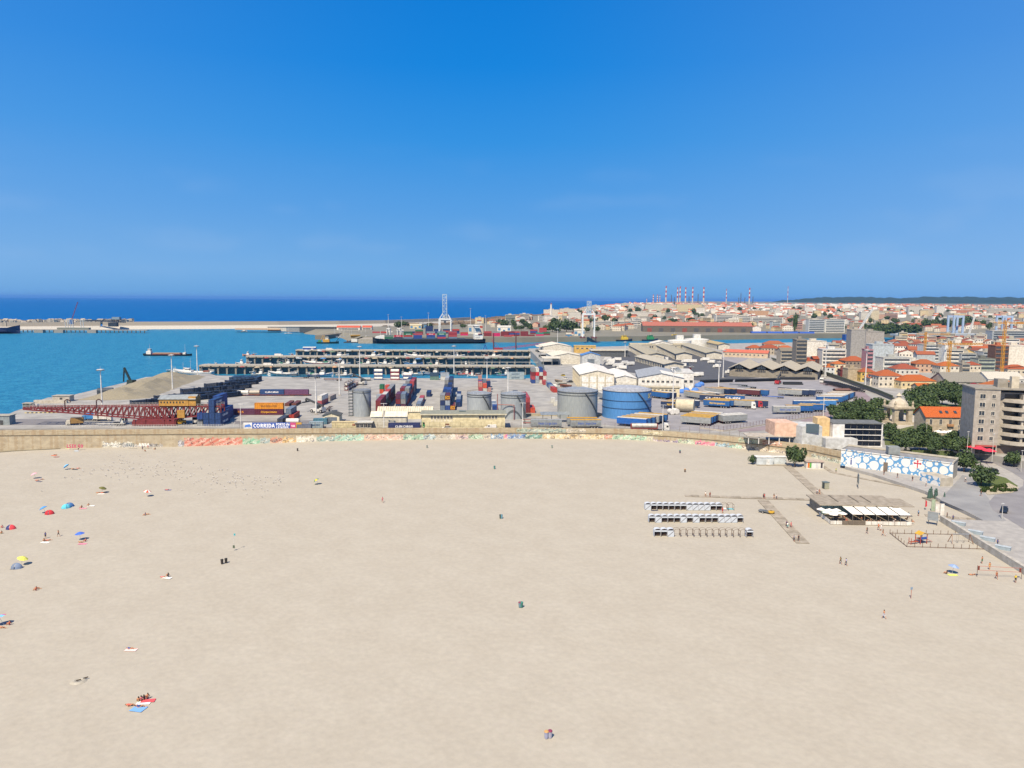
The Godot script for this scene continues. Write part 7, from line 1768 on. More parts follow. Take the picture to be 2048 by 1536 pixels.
	for e in [[V(154.27,3.5,-311.28), 5.5], [V(155.27,3.5,-304.77), 5.5], [V(163.12,3.5,-311.56), 5], [V(165.3,3.5,-307.23), 5.5], [V(167.42,3.5,-303.02), 5], [V(166.81,3.5,-294.78), 5.5], [V(156.28,3.5,-294.47), 5], [V(158.82,3.5,-290.6), 5.2], [V(150.2,3.5,-292.3), 4.6], [V(168.46,3.5,-289.91), 4.8], [V(174.28,3.5,-325.9), 4.6], [V(176.49,3.5,-307.58), 4.4], [V(171.34,3.5,-290), 4.5], [V(159.21,3.5,-325.4), 5]]:
		tree(e[0], 6.0, e[1], "rounded tree, %s of the clump behind the pebble mural" % ORD[k], "trees behind the mural building"); k += 1
	tree(V(158.07,1,-267.33), 7.5, 6.2, "large rounded tree at the inland corner of the mural building", "")
	tree(V(151.63,1,-246.62), 6.8, 5.8, "large rounded tree on the traffic island", "")
	tree(V(181.17,1,-276.12), 5.5, 4.6, "rounded tree on the lawn before the apartment block", "")
	tree(V(103.15,0,-278.62), 8.2, 4.7, "rounded tree on the sand between the white huts", "")
	tree(V(88.89,0,-282.55), 3.4, 2.1, "small bushy tree left of the white beach hut", "")
	town_near()
func town_near() -> void:
	var g := "houses of the near town"
	var W := "dcdad4"
	var list := [["f", V(235.4,3.5,-631.6), 8.5, 25.2, 12.0, "8c877f", "8f8c86", "narrow dark seven-storey block beside the blank white wall", true], ["f", V(315.5,3.5,-807.4), 20.7, 15.1, 16.0, "e0dfda", "c9c7c0", "block with a large blank white side wall", false], ["h", V(260.8,3.5,-832.7), 15.5, 6.4, 12.0, "c3bfb4", "b5623c", "orange-roofed house by the channel, leftmost", false], ["h", V(274.4,3.5,-826.2), 20.2, 6.9, 13.0, "b8b0a2", "a8563a", "orange-roofed house by the channel, second", false], ["h", V(284.5,3.5,-804.9), 18.6, 7.3, 13.0, "c9c2b4", "c06c42", "orange-roofed house left of the dark block", false], ["h", V(315.2,3.5,-931.9), 25.1, 5.4, 14.0, "bdb6a8", "b06a4a", "wide orange-roofed house behind the channel row", false], ["g", V(247.2,3.5,-690.9), 17.7, 12.5, 10.0, "a8a398", "8f8a7f", "grey terrace with balconies left of the dark block", true], ["f", V(243.1,3.5,-632.1), 7.3, 8.2, 10.0, "c2ab8e", "a8563a", "tan house at the foot of the dark block", false], ["g", V(261,3.5,-661.3), 7.6, 7.7, 10.0, "5a3f40", "a8563a", "dark maroon house beside the white terrace house", false], ["f", V(270.9,3.5,-652.3), 19.3, 16.0, 14.0, W, "c9ccce", "modern white house with deep shaded roof terrace", true], ["h", V(256.3,3.5,-607.2), 8.6, 7.9, 9.0, "d9cfb4", "c9743c", "cream villa with orange pyramid roof", false], ["g", V(396.1,3.5,-911.3), 12.9, 4.7, 12.0, "d9d2c4", "c06c42", "long orange-roofed house left of the grey concrete block", false], ["f", V(330.1,3.5,-742.3), 12.9, 29.6, 14.0, "9a9a9a", "a8a49c", "tall windowless grey concrete block with pale top", false], ["f", V(364.3,3.5,-783.4), 18.6, 26.2, 20.0, "a6a4a2", "9a9893", "broad grey concrete block behind the tall one", false], ["f", V(280.7,3.5,-608.7), 4.3, 18.9, 12.0, "b88a94", "a87f88", "narrow pink block beside the pale blue wall", true], ["f", V(317.2,3.5,-665), 17.9, 19.7, 14.0, "b6c2cb", "a9b4bc", "block with a large pale blue blank wall", false], ["f", V(310.7,3.5,-627.5), 22.2, 11.3, 14.0, "d5d8d6", "aeb2b0", "white four-storey office with window strips", true], ["h", V(281.4,3.5,-634.6), 18.3, 8.2, 14.0, "8f8478", "b5623c", "old terrace with sagging orange roof beside the pink block", false], ["f", V(242.2,3.5,-590.4), 6.4, 6.5, 6.0, "d0d6da", "c2743c", "small white gable wall with painted figures", false], ["f", V(244.8,3.5,-571.6), 4.4, 6.3, 8.0, "6a2f36", "7a4a44", "narrow maroon tiled house", false], ["f", V(244.6,3.5,-553.9), 9.6, 8.6, 9.0, "b3a68e", "a89c86", "tall beige blank house end", false], ["h", V(251.9,3.5,-547.5), 10.5, 7.1, 12.0, "d0b568", "b0603c", "yellow house with orange roof", false], ["G", V(244.8,3.5,-521.5), 6.0, 5.4, 12.0, "d9d4c8", "c06c42", "small gabled white house", false], ["h", V(250.4,3.5,-512.8), 16.5, 7.7, 14.0, "d5d0c4", "b8663a", "large orange hipped roof house near the bend", false], ["h", V(302.8,3.5,-593.9), 17.5, 5.4, 14.0, "c9c9c4", "a85a44", "orange-roofed house behind the large hipped one", false], ["h", V(264.8,3.5,-504.8), 23.3, 5.2, 14.0, "d8c9a2", "c0682f", "long orange-roofed house above the park trees", false], ["g", V(252.4,3.5,-472.2), 7.9, 4.6, 10.0, "b5ad98", "d0702c", "bright orange gabled roof right over the park trees", false], ["h", V(334,3.5,-624.6), 17.6, 6.9, 13.0, "c4a894", "b0663a", "orange-roofed house left of the yellow crane", false], ["f", V(406.5,3.5,-747.9), 20.2, 15.4, 14.0, "cfd3d8", "b0b0a6", "white and grey apartment block with dark balconies", true], ["f", V(413.2,3.5,-736.3), 7.1, 16.1, 14.0, "dde2e6", "cfd2d4", "slim white slab end beside the apartment balconies", false], ["f", V(472.1,3.5,-819.9), 16.8, 11.1, 12.0, "e0e0de", "c9c9c4", "white wall block behind the yellow gable", false], ["G", V(431.8,3.5,-737.7), 15.2, 8.6, 14.0, "d9bc7a", "a8a294", "yellow gabled block with four tiny windows", false], ["g", V(490.7,3.5,-807), 22.8, 7.3, 14.0, "8f8f84", "c0663a", "long orange roof beside the brown construction block", false], ["f", V(392.1,3.5,-641.5), 14.0, 9.9, 12.0, "a9b3a8", "6f7470", "grey-green block with recessed balconies", true], ["f", V(405,3.5,-642.4), 10.7, 20.7, 12.0, "7a5c50", "b06a4a", "brown brick construction block behind the yellow crane", true], ["f", V(419.1,3.5,-643.2), 16.9, 20.7, 14.0, "dedad0", "cfcac0", "block with a huge blank white side wall", false], ["f", V(364.2,3.5,-622.2), 6.0, 7.2, 10.0, "a9a499", "9a968c", "slim grey house with stacked windows", true], ["h", V(376.8,3.5,-631.7), 9.7, 5.7, 11.0, "cfc9ba", "a8563a", "house with dormered dark orange roof", false], ["h", V(336.1,3.5,-595.9), 14.5, 7.7, 12.0, "d0ccc0", "c06c36", "orange hipped house at the crane's foot", false], ["g", V(290.5,3.5,-494.9), 25.1, 5.8, 20.0, "a9a89f", "9a9a96", "wide grey warehouse with shallow roof and small windows", false], ["h", V(283.6,3.5,-468.7), 15.0, 3.7, 14.0, "c9b8a4", "8c3440", "low building with dark red roof", false], ["g", V(339.5,3.5,-532.7), 25.0, 4.1, 16.0, "d2d2cc", "d9d9d4", "long white-roofed shed behind the apartment tower", false], ["h", V(304.8,3.5,-474.6), 19.8, 4.9, 16.0, "c2b09a", "c0703c", "orange-roofed row behind the apartment tower", false], ["h", V(391.6,3.5,-599.2), 16.9, 5.4, 12.0, "c9c2b2", "b5623c", "orange-roofed house at the edge of view", false], ["f", V(350.5,3.5,-672.1), 13.8, 5.6, 12.0, "d8d8d4", "c4c4be", "low white flat-roofed house right of the office", true]]
	for e in list:
		house(e[1] + V(0, 0, -e[4] / 2), -0.12 + fmod(absf(e[1].x), 0.16), e[2], e[4], maxf(e[3], 3.5), e[0], e[5], e[6], e[7], g, "town_house", e[8])
	# infill houses between the listed ones
	var r := RandomNumberGenerator.new()
	r.seed = 404
	var k := 0
	var walls := ["dcdad4", "d5cdbb", "c9c2b4", "d9c9a0", "bfb9ae", "e2e0dc", "c8a898", "aeb6bc"]
	var st := -1
	for row in [[V(308.5,3.5,-779), V(546.4,3.5,-797.4), 15], [V(368.2,3.5,-873.9), V(618.8,3.5,-895.5), 18], [V(391.3,3.5,-958.6), V(680.8,3.5,-985.9), 18], [V(362.5,3.5,-698.8), V(485.2,3.5,-707.3), 9], [V(446,3.5,-1028.5), V(729.6,3.5,-1056.9), 14], [V(532.5,3.5,-1098.5), V(775.8,3.5,-1124.4), 10]]:
		st += 1
		for i in row[2]:
			var at: Vector3 = row[0].lerp(row[1], (i + r.randf() * 0.8) / row[2]) + V(0, 0, r.randf_range(-14, 14))
			var h := r.randf_range(5.5, 10.0)
			var flat_ := r.randf() < 0.25
			var wi := r.randi() % 8
			house(at, r.randf_range(-0.5, 0.4), r.randf_range(9, 16), r.randf_range(9, 13), h + (5.0 if flat_ else 0.0), "f" if flat_ else ["h", "g", "G"][r.randi() % 3], walls[wi], "a9a8a0" if flat_ else ROOFS[r.randi() % 5], "%s %s counted from the park" % [["white", "sand-coloured", "beige", "yellow", "grey", "bright white", "pink", "blue-grey"][wi], "flat-roofed block in back street %s" % ORD[st] if flat_ else "house with orange roof in back street %s" % ORD[st]], "back street houses of the near town", "town_house", flat_ and r.randf() < 0.5); k += 1
	# tower cranes
	for e in [[V(383,3.5,-722.5), 1.9, 28.8, "yellow tower crane behind the orange roofs"], [V(301.9,3.5,-537.1), 1.4, 29.8, "slim yellow tower crane by the yellow gable"], [V(362.6,3.5,-574.7), 2.6, 43.6, "tall yellow tower crane before the brown block"]]:
		var o := thing("tower_crane", e[3], "crane", e[0], 0.1, "yellow tower cranes of the town")
		var h: float = e[2]
		var q := Q.new()
		for x in [-0.7, 0.7]:
			for z in [-0.7, 0.7]: q.beam(V(x, 0, z), V(x, h, z), 0.3)
		for i in int(h / 1.6): q.beam(V(-0.7 if i % 2 else 0.7, i * 1.6, 0.7), V(0.7 if i % 2 else -0.7, i * 1.6 + 1.6, 0.7), 0.24)
		part(o, "tower", q, mat("c9932e"))
		truss(o, "jib", V(-9, h - 1.5, 0), V(24, h - 1.5, 0), V(-9, h - 2.6, 0), V(24, h - 2.6, 0), 16, mat("c9932e"), 0.22, false)
		part(o, "counterweight", bx(-9.5, -6.5, h - 4.5, h - 2.2, -0.8, 0.8), mat("8f8f8c", "wall"))
		part(o, "cab", bx(0.6, 2.2, h - 4.2, h - 2.4, -0.7, 0.7), mat("d9d9d6"))

# a place in the far town: metres east per metre north of the beach, and metres north
func lay(east: float, d: float) -> Vector3:
	var x := east * d
	return V(x, land(x, d), -d)
func far_town() -> void:
	var r := RandomNumberGenerator.new()
	r.seed = 777
	# landmark blocks: px from, to, depth, height, colours, label
	for e in [[0.0398, 0.0616, 2350, 19, "dedbd2", "long pale apartment row by the lighthouse, west part"], [0.0603, 0.0796, 2330, 20, "d8d2c4", "long pale apartment row by the lighthouse, east part"], [0.0327, 0.0591, 1900, 12, "e2e0da", "white terraced hotel below the lighthouse"], [-0.0090, 0.0039, 1580, 24, "a9b0a4", "grey-green silo tower at the town's western edge"], [0.0719, 0.0873, 2050, 17, "d9d7d0", "white five-storey block right of the lighthouse"], [0.0860, 0.1065, 2450, 20, "c9c2b8", "grey apartment row behind the second gantry crane"], [0.1694, 0.2028, 2900, 24, "d9d4c0", "cream apartment rank below the refinery, west"], [0.2092, 0.2413, 2850, 26, "d9cda8", "cream apartment rank below the refinery, east"], [0.2593, 0.2818, 1720, 22, "d8d8d4", "white apartment block with balconies, first of three in line"], [0.2824, 0.3042, 1730, 20, "dcdcd8", "white apartment block with balconies, second of three in line"], [0.3049, 0.3453, 1760, 16, "d6d6d2", "long white apartment block, third of three in line"], [0.3774, 0.3979, 1420, 23, "c9cfd2", "pale grey quayside office beside the banded block"], [0.3986, 0.4236, 1420, 24, "dfe1de", "quayside apartment block with white balcony bands"], [0.2670, 0.2863, 2150, 14, "dad6cc", "white long house behind the trees"], [0.3017, 0.3261, 2400, 16, "cfa888", "salmon apartment block on the ridge"], [0.1399, 0.1900, 2300, 12, "dcdad4", "low white block row mid-town"], [0.1502, 0.1592, 1560, 14, "e4e2de", "bright white cube house above the far quay"], [0.1284, 0.1528, 1560, 12, "d2d8d0", "pale green quayside terrace"], [0.1021, 0.1271, 1540, 13, "e0ddd4", "white quayside terrace with red roof line"], [0.5045, 0.5212, 2700, 26, "d2cfc8", "grey-white tower block on the eastern ridge"], [0.5404, 0.5494, 2600, 30, "e4e2de", "tall white tower block on the eastern ridge"], [0.5225, 0.5379, 2500, 20, "cbbfa8", "tan block on the eastern ridge"], [0.4570, 0.4673, 2100, 26, "d9cfb4", "cream tower beside the mobile crane"], [0.4442, 0.4557, 2150, 20, "d9d9d4", "white banded block left of the cream tower"], [0.6021, 0.6650, 2900, 16, "b9bcb8", "very long grey warehouse roof at the eastern edge"], [0.5623, 0.6008, 2900, 10, "c8886c", "long low terrace with red roofs on the ridge"], [0.6110, 0.6624, 1100, 17, "a9b2b8", "grey-blue industrial block beside the bridge"], [0.3312, 0.3415, 1500, 16, "c8d4d8", "pale blue block above the blue nets"], [0.3594, 0.3697, 1520, 17, "d2aa9e", "pink corner block above the blue nets"], [0.4339, 0.4480, 1480, 16, "d8cdb6", "beige block at the quay's eastern end"]]:
		var d: float = e[2]
		var w: float = (e[1] - e[0]) * d
		house(lay((e[0] + e[1]) / 2.0, d), 0.0, w, 16, e[3], "f", e[4], "b9b7b0", e[5], "large blocks of the far town", "apartment_block", d < 2000)
	# houses
	var walls := ["e0ded8", "d9d3c6", "cbc6ba", "d8c8a4", "e4e2de", "c9a898"]
	var wn := ["white", "cream", "grey", "yellow", "bright white", "pink"]
	for i in 285:
		var t := i / 285.0
		var d := 1400.0 + 1500.0 * t * t + r.randf() * 200.0
		var c := coast(d) + 0.032
		if d < 1560: c = 0.081
		var px := r.randf_range(maxf(c, -0.047), 0.671)
		if d < 1500 and px < 0.305 and px > 0.158: d += 130.0
		var wi := r.randi() % 6
		house(lay(px, d), r.randf_range(-0.6, 0.6), r.randf_range(9, 20), r.randf_range(9, 13), r.randf_range(5.5, 9.5), ["h", "g", "G"][r.randi() % 3], walls[wi], ROOFS[r.randi() % 5], "%s house with red tiled roof in the far town" % wn[wi], "red-roofed houses of the far town", "far_house")
	for i in 110:
		var d := r.randf_range(1650, 3600)
		var px := r.randf_range(coast(d) + 0.045, 0.677)
		var wi := r.randi() % 6
		house(lay(px, d), r.randf_range(-0.3, 0.3), r.randf_range(14, 40), r.randf_range(10, 15), r.randf_range(8, 19), "f", walls[wi], ["c9c7c0", "a9a9a4", "b8b0a4"][r.randi() % 3], "%s flat-roofed block in the far town" % wn[wi], "flat-roofed blocks of the far town", "far_block", d < 2200 and r.randf() < 0.4)
	# the mass of houses beyond, too small to tell apart
	var wq := Q.new()
	var rq := Q.new()
	for i in 1100:
		var d := 1700.0 + 2900.0 * sqrt(r.randf())
		var px := r.randf_range(coast(d) + 0.038, 0.684)
		var p := lay(px, d)
		var w := r.randf_range(9, 24)
		var h := r.randf_range(5, 10)
		wq.col = [Color(0.72, 0.7, 0.66), Color(0.62, 0.58, 0.5), Color(0.75, 0.74, 0.72), Color(0.6, 0.5, 0.38)][r.randi() % 4]
		wq.bb(p.x - w / 2, p.x + w / 2, p.y, p.y + h, p.z - 5, p.z + 5)
		if r.randf() < 0.55:
			var e := Color(ROOFS[r.randi() % 5]).srgb_to_linear()
			rq.col = e
			rq.slab(V(p.x - w / 2, p.y + h, p.z + 5.5), V(p.x + w / 2, p.y + h, p.z + 5.5), V(p.x + w / 2, p.y + h + 3, p.z), V(p.x - w / 2, p.y + h + 3, p.z), 0.3)
			rq.slab(V(p.x - w / 2, p.y + h + 3, p.z), V(p.x + w / 2, p.y + h + 3, p.z), V(p.x + w / 2, p.y + h, p.z - 5.5), V(p.x - w / 2, p.y + h, p.z - 5.5), 0.3)
	var mass := thing("distant_houses", "hazy mass of small houses spreading to the ridge", "houses")
	mass.set_meta("kind", "stuff")
	part(mass, "walls", wq, mat("ffffff", "vertex")); part(mass, "roofs", rq, mat("ffffff", "vertex"))
	# trees of the far town
	var k := 0
	for e in [[0.0436, 1380, 13, 9], [0.0513, 1370, 20, 14], [0.0603, 1375, 22, 15], [0.0693, 1370, 22, 15], [0.0783, 1380, 20, 14], [0.0411, 1360, 9, 8], [0.0565, 1355, 12, 9], [0.0847, 1360, 12, 9], [0.0950, 1370, 10, 9], [0.1085, 1380, 11, 9], [0.0116, 1430, 10, 8], [0.0039, 1440, 8, 7], [0.0231, 1430, 9, 7], [-0.1053, 1520, 8, 9], [-0.0635, 1500, 9, 9], [-0.0507, 1510, 8, 8]]:
		tree(lay(e[0], e[1]), e[2], e[3], "dark green tree, %s of the clump by the far quay" % ORD[k], "trees by the far quay", 420); k += 1
	for i in 66:
		var px: float = [0.466, 0.53, 0.5655][i % 3] + r.randf_range(-0.012, 0.062)
		var d: float = [1330.0, 1650.0, 1800.0][i % 3] + r.randf_range(-40, 120)
		tree(lay(px, d), r.randf_range(14, 20), r.randf_range(11, 16), "dark green tree in the woods behind the bridge", "woods behind the bridge", 420)
	for i in 120:
		var d := r.randf_range(1450, 3400)
		tree(lay(r.randf_range(coast(d) + 0.058, 0.665), d), r.randf_range(9, 18), r.randf_range(8, 15), "dark tree among the roofs of the far town", "trees among the far roofs", 420)
	for e in [[0.2202, 1490], [0.2246, 1490], [0.2619, 1480], [0.2670, 1480], [0.2831, 1470], [0.2875, 1470], [0.3074, 1440], [0.3620, 1441], [0.1451, 1700], [0.2381, 2100]]:
		var o := thing("cypress_tree", "dark pointed cypress behind the long quay warehouse", "tree", lay(e[0], e[1]), 0, "pointed cypresses of the far quay")
		var h := 17.0 if e[1] != 1441 else 34.0
		part(o, "trunk", Q.new().tube(Vector3.ZERO, V(0, h * 0.5, 0), 0.4, 0.2, 6), mat("5a4a3c", "wall"))
		var c := part(o, "crown", crown(3, 420), mat("ffffff", "leaf"))
		c.scale = V(h * 0.2, h * 1.05, h * 0.2)
	# lighthouse
	var lh := thing("lighthouse", "tall slim white lighthouse on the western shore of the town", "lighthouse", lay(0.0494, 2250), 0)
	part(lh, "tower", Q.new().lathe([[3.2, 0], [2.2, 34], [3.0, 34.2], [3.0, 35.2], [1.6, 35.3], [1.6, 35.4]], 14), mat("e4e2dc", "wall"))
	part(lh, "lantern", Q.new().lathe([[1.5, 35.3], [1.5, 38], [0, 40]], 10), mat("8a4a42"))
	# shore rocks
	var rk := Q.new()
	for i in 420:
		var d := r.randf_range(1700, 3100)
		var p := V(coast(d) * d + r.randf_range(-70, 25), SEA + 0.8, -d)
		rock(rk, p, r.randf_range(5, 16), r)
	tag(part(self, "shore_rocks", rk, mat("8a7a66", "tile")), "brown rocks along the shore of the far town", "rocks", "", "stuff")
	# refinery chimneys
	k = 0
	for e in [[0.1958, 145, 5], [0.2105, 136, 5], [0.2137, 142, 5], [0.2208, 137, 5], [0.2298, 140, 5], [0.2439, 140, 5.5], [0.2728, 129, 3], [0.3023, 136, 5], [0.3511, 146, 2], [0.1797, 94, 4], [0.1849, 94, 4], [0.1881, 92, 3], [0.1714, 70, 3]]:
		var d := 4600.0
		var p := lay(e[0], d)
		var h: float = e[1] - p.y
		var o := thing("refinery_chimney", "red and white banded refinery chimney, %s from the west" % ORD[k], "chimney", p, 0, "banded chimneys of the refinery")
		for b in 8: part(o, "band", Q.new().tube(V(0, h * b / 8.0, 0), V(0, h * (b + 1) / 8.0, 0), e[2] * (1.0 - 0.05 * b), e[2] * (0.95 - 0.05 * b), 12, b == 7), mat(["c9c6c0", "c9c6c0", "c9c6c0", "b9483c", "dcdad6", "b9483c", "dcdad6", "b9483c"][b], "wall"))
		k += 1
	for i in 11:
		var p := lay(0.3184 + i * 0.0154, 3700)
		var o := thing("oil_tank", "wide white oil tank, %s from the west below the hills" % ORD[i], "tank", p, 0, "white oil tanks on the ridge")
		part(o, "shell", Q.new().lathe([[30, 0], [30, 15], [0, 18]], 24), mat("e0e0dc", "wall"))
	for i in 8:
		var o := thing("refinery_column", "thin dark process column of the refinery", "column", lay([0.2028, 0.2067, 0.2253, 0.2368, 0.2914, 0.2888, 0.2965, 0.3068][i], 4500), 0, "dark columns of the refinery")
		part(o, "column", Q.new().lathe([[4, 0], [4, 12], [2.2, 13], [2.0, [52, 40, 45, 58, 62, 40, 40, 44][i] + 0.0], [0.2, [56, 42, 48, 62, 70, 42, 42, 50][i] + 0.0]], 8), mat("5a6068"))
	# bridge with pale blue portal towers
	var br := thing("blue_bridge", "pale blue bascule bridge with two portal towers across the dock", "bridge", V(672.6,3.5,-1126.7), 0.1)
	var bm := mat("a8c0e0")
	for x in [-42.0, 33.0]:
		for z in [-7.0, 5.5]:
			for s in [0.0, 14.0]: part(br, "tower_leg", bx(x + s - 1.3, x + s + 1.3, 0, 37, z - 0.9, z + 0.9), bm)
			part(br, "cross_beam", bx(x - 1.3, x + 15.3, 34.4, 37.4, z - 0.85, z + 0.85), bm)
			part(br, "stay", Q.new().beam(V(x - 1, 13, z), V(x - 13, 1, z), 0.8).beam(V(x + 1, 16, z), V(x + 24, 4, z), 0.8), bm)
	part(br, "deck", bx(-130, 80, 8.6, 11.0, -7, 7), mat("aab8c4"))
	part(br, "parapet", bx(-130, 80, 11.0, 12.3, 6.6, 7), mat("c2ccd4"))
	for i in 9: part(br, "pier", bx(-126 + i * 24, -123 + i * 24, 0, 8.6, -5, 5), mat("8f959a", "wall"))
	var mc := thing("lattice_crane", "white lattice crane leaning right behind the grey concrete block", "crane", V(502.6,3.5,-1149.8), 0)
	truss(mc, "boom", V(-1, 2, 0), V(26, 46, 0), V(1.5, 2, 0), V(27.5, 45, 0), 14, mat("d5d9dc"), 0.6)
	part(mc, "cab", bx(-14, 2, 0, 8, -5, 5), mat("2c55a0"))
	var m2 := thing("lattice_crane", "white lattice crane between the bridge towers", "crane", V(683.2,3.5,-1169.9), 0)
	truss(m2, "boom", V(-1, 2, 0), V(8, 36, 0), V(1, 2, 0), V(9.5, 36, 0), 12, mat("dcdedc"), 0.6)
	part(m2, "cab", bx(-5, 4, 0, 6, -4, 4), mat("d0d2d2"))
	for i in 4:
		var o := thing("net_heap", "long blue heap of nets on the far quay, %s from the west" % ORD[i], "nets", V(436.5 + i * 28.4, 3.4, -1385.0), 0, "blue net heaps on the far quay")
		part(o, "heap", Q.new().side(PackedVector2Array([Vector2(-5, 0), Vector2(-3, 2.6), Vector2(3, 3.0), Vector2(6, 0)]), 26.0), mat("2c4f9c", "cloth"))

# --- people: bones with radii, blended into one skin; region 0 skin, 1 top, 2 bottoms, 3 hair
const POSES := {
	"stand": [[0, 1.6, 0, 0, 1.53, -0.01, 0.105, 0.09, 0], [0, 1.66, 0.02, 0, 1.62, 0.04, 0.1, 0.09, 3], [0, 1.47, 0, 0, 1.36, 0, 0.06, 0.1, 0], [-0.13, 1.38, 0, 0.13, 1.38, 0, 0.1, 0.1, 1], [0, 1.36, 0, 0, 1.05, 0, 0.15, 0.13, 1], [0, 1.0, 0, 0, 0.9, 0, 0.15, 0.14, 2], [-0.2, 1.38, 0, -0.25, 1.1, 0.03, 0.06, 0.045, 0], [-0.25, 1.1, 0.03, -0.26, 0.84, -0.05, 0.045, 0.035, 0], [0.2, 1.38, 0, 0.25, 1.1, 0.03, 0.06, 0.045, 0], [0.25, 1.1, 0.03, 0.26, 0.84, -0.05, 0.045, 0.035, 0], [-0.09, 0.92, 0, -0.1, 0.5, 0, 0.095, 0.065, 2], [-0.1, 0.5, 0, -0.1, 0.1, 0.02, 0.06, 0.045, 0], [-0.1, 0.05, 0.03, -0.1, 0.04, -0.14, 0.05, 0.04, 0], [0.09, 0.92, 0, 0.1, 0.5, 0, 0.095, 0.065, 2], [0.1, 0.5, 0, 0.1, 0.1, 0.02, 0.06, 0.045, 0], [0.1, 0.05, 0.03, 0.1, 0.04, -0.14, 0.05, 0.04, 0]],
	"walk": [[0, 1.59, -0.04, 0, 1.52, -0.05, 0.105, 0.09, 0], [0, 1.65, -0.02, 0, 1.6, 0.01, 0.1, 0.09, 3], [0, 1.46, -0.02, 0, 1.35, -0.02, 0.06, 0.1, 0], [-0.13, 1.37, -0.02, 0.13, 1.37, -0.02, 0.1, 0.1, 1], [0, 1.36, -0.02, 0, 1.05, 0, 0.15, 0.13, 1], [0, 1.0, 0, 0, 0.9, 0, 0.15, 0.14, 2], [-0.2, 1.37, 0, -0.25, 1.12, 0.14, 0.06, 0.045, 0], [-0.25, 1.12, 0.14, -0.25, 0.88, 0.16, 0.045, 0.035, 0], [0.2, 1.37, 0, 0.25, 1.12, -0.1, 0.06, 0.045, 0], [0.25, 1.12, -0.1, 0.24, 0.92, -0.28, 0.045, 0.035, 0], [-0.09, 0.92, 0, -0.1, 0.52, -0.2, 0.095, 0.065, 2], [-0.1, 0.52, -0.2, -0.1, 0.1, -0.28, 0.06, 0.045, 0], [-0.1, 0.06, -0.28, -0.1, 0.05, -0.44, 0.05, 0.04, 0], [0.09, 0.92, 0, 0.1, 0.5, 0.12, 0.095, 0.065, 2], [0.1, 0.5, 0.12, 0.1, 0.14, 0.38, 0.06, 0.045, 0], [0.1, 0.1, 0.4, 0.1, 0.04, 0.27, 0.05, 0.04, 0]],
	"lie": [[0, 0.13, -0.74, 0, 0.14, -0.68, 0.105, 0.09, 0], [0, 0.13, -0.82, 0, 0.1, -0.78, 0.1, 0.09, 3], [0, 0.12, -0.6, 0, 0.12, -0.5, 0.06, 0.1, 0], [-0.13, 0.13, -0.5, 0.13, 0.13, -0.5, 0.1, 0.1, 1], [0, 0.14, -0.5, 0, 0.13, -0.15, 0.14, 0.13, 1], [0, 0.13, -0.1, 0, 0.13, 0.0, 0.14, 0.14, 2], [-0.2, 0.1, -0.5, -0.36, 0.07, -0.25, 0.06, 0.045, 0], [-0.36, 0.07, -0.25, -0.3, 0.06, 0.02, 0.045, 0.035, 0], [0.2, 0.1, -0.5, 0.36, 0.07, -0.25, 0.06, 0.045, 0], [0.36, 0.07, -0.25, 0.3, 0.06, 0.02, 0.045, 0.035, 0], [-0.09, 0.12, 0, -0.11, 0.36, 0.36, 0.095, 0.065, 0], [-0.11, 0.36, 0.36, -0.11, 0.07, 0.6, 0.06, 0.045, 0], [0.09, 0.12, 0, 0.12, 0.08, 0.44, 0.095, 0.065, 0], [0.12, 0.08, 0.44, 0.13, 0.06, 0.84, 0.06, 0.045, 0], [0.13, 0.06, 0.86, 0.13, 0.17, 0.88, 0.045, 0.035, 0]],
	"sit": [[0, 0.78, 0.06, 0, 0.71, 0.04, 0.105, 0.09, 0], [0, 0.84, 0.09, 0, 0.79, 0.11, 0.1, 0.09, 3], [0, 0.66, 0.06, 0, 0.55, 0.06, 0.06, 0.1, 0], [-0.13, 0.57, 0.06, 0.13, 0.57, 0.06, 0.1, 0.1, 1], [0, 0.56, 0.06, 0, 0.25, 0.02, 0.15, 0.13, 1], [0, 0.16, 0, 0, 0.14, -0.08, 0.15, 0.13, 2], [-0.2, 0.57, 0.06, -0.27, 0.33, 0.0, 0.06, 0.045, 0], [-0.27, 0.33, 0, -0.16, 0.4, -0.24, 0.045, 0.035, 0], [0.2, 0.57, 0.06, 0.3, 0.32, 0.14, 0.06, 0.045, 0], [0.3, 0.32, 0.14, 0.28, 0.05, 0.22, 0.045, 0.035, 0], [-0.09, 0.14, -0.05, -0.12, 0.44, -0.38, 0.095, 0.065, 0], [-0.12, 0.44, -0.38, -0.12, 0.07, -0.55, 0.06, 0.045, 0], [0.09, 0.14, -0.05, 0.13, 0.4, -0.4, 0.095, 0.065, 0], [0.13, 0.4, -0.4, 0.13, 0.07, -0.58, 0.06, 0.045, 0], [-0.12, 0.05, -0.55, -0.12, 0.04, -0.7, 0.05, 0.04, 0], [0.13, 0.05, -0.58, 0.13, 0.04, -0.73, 0.05, 0.04, 0]]}
var bodies := {}
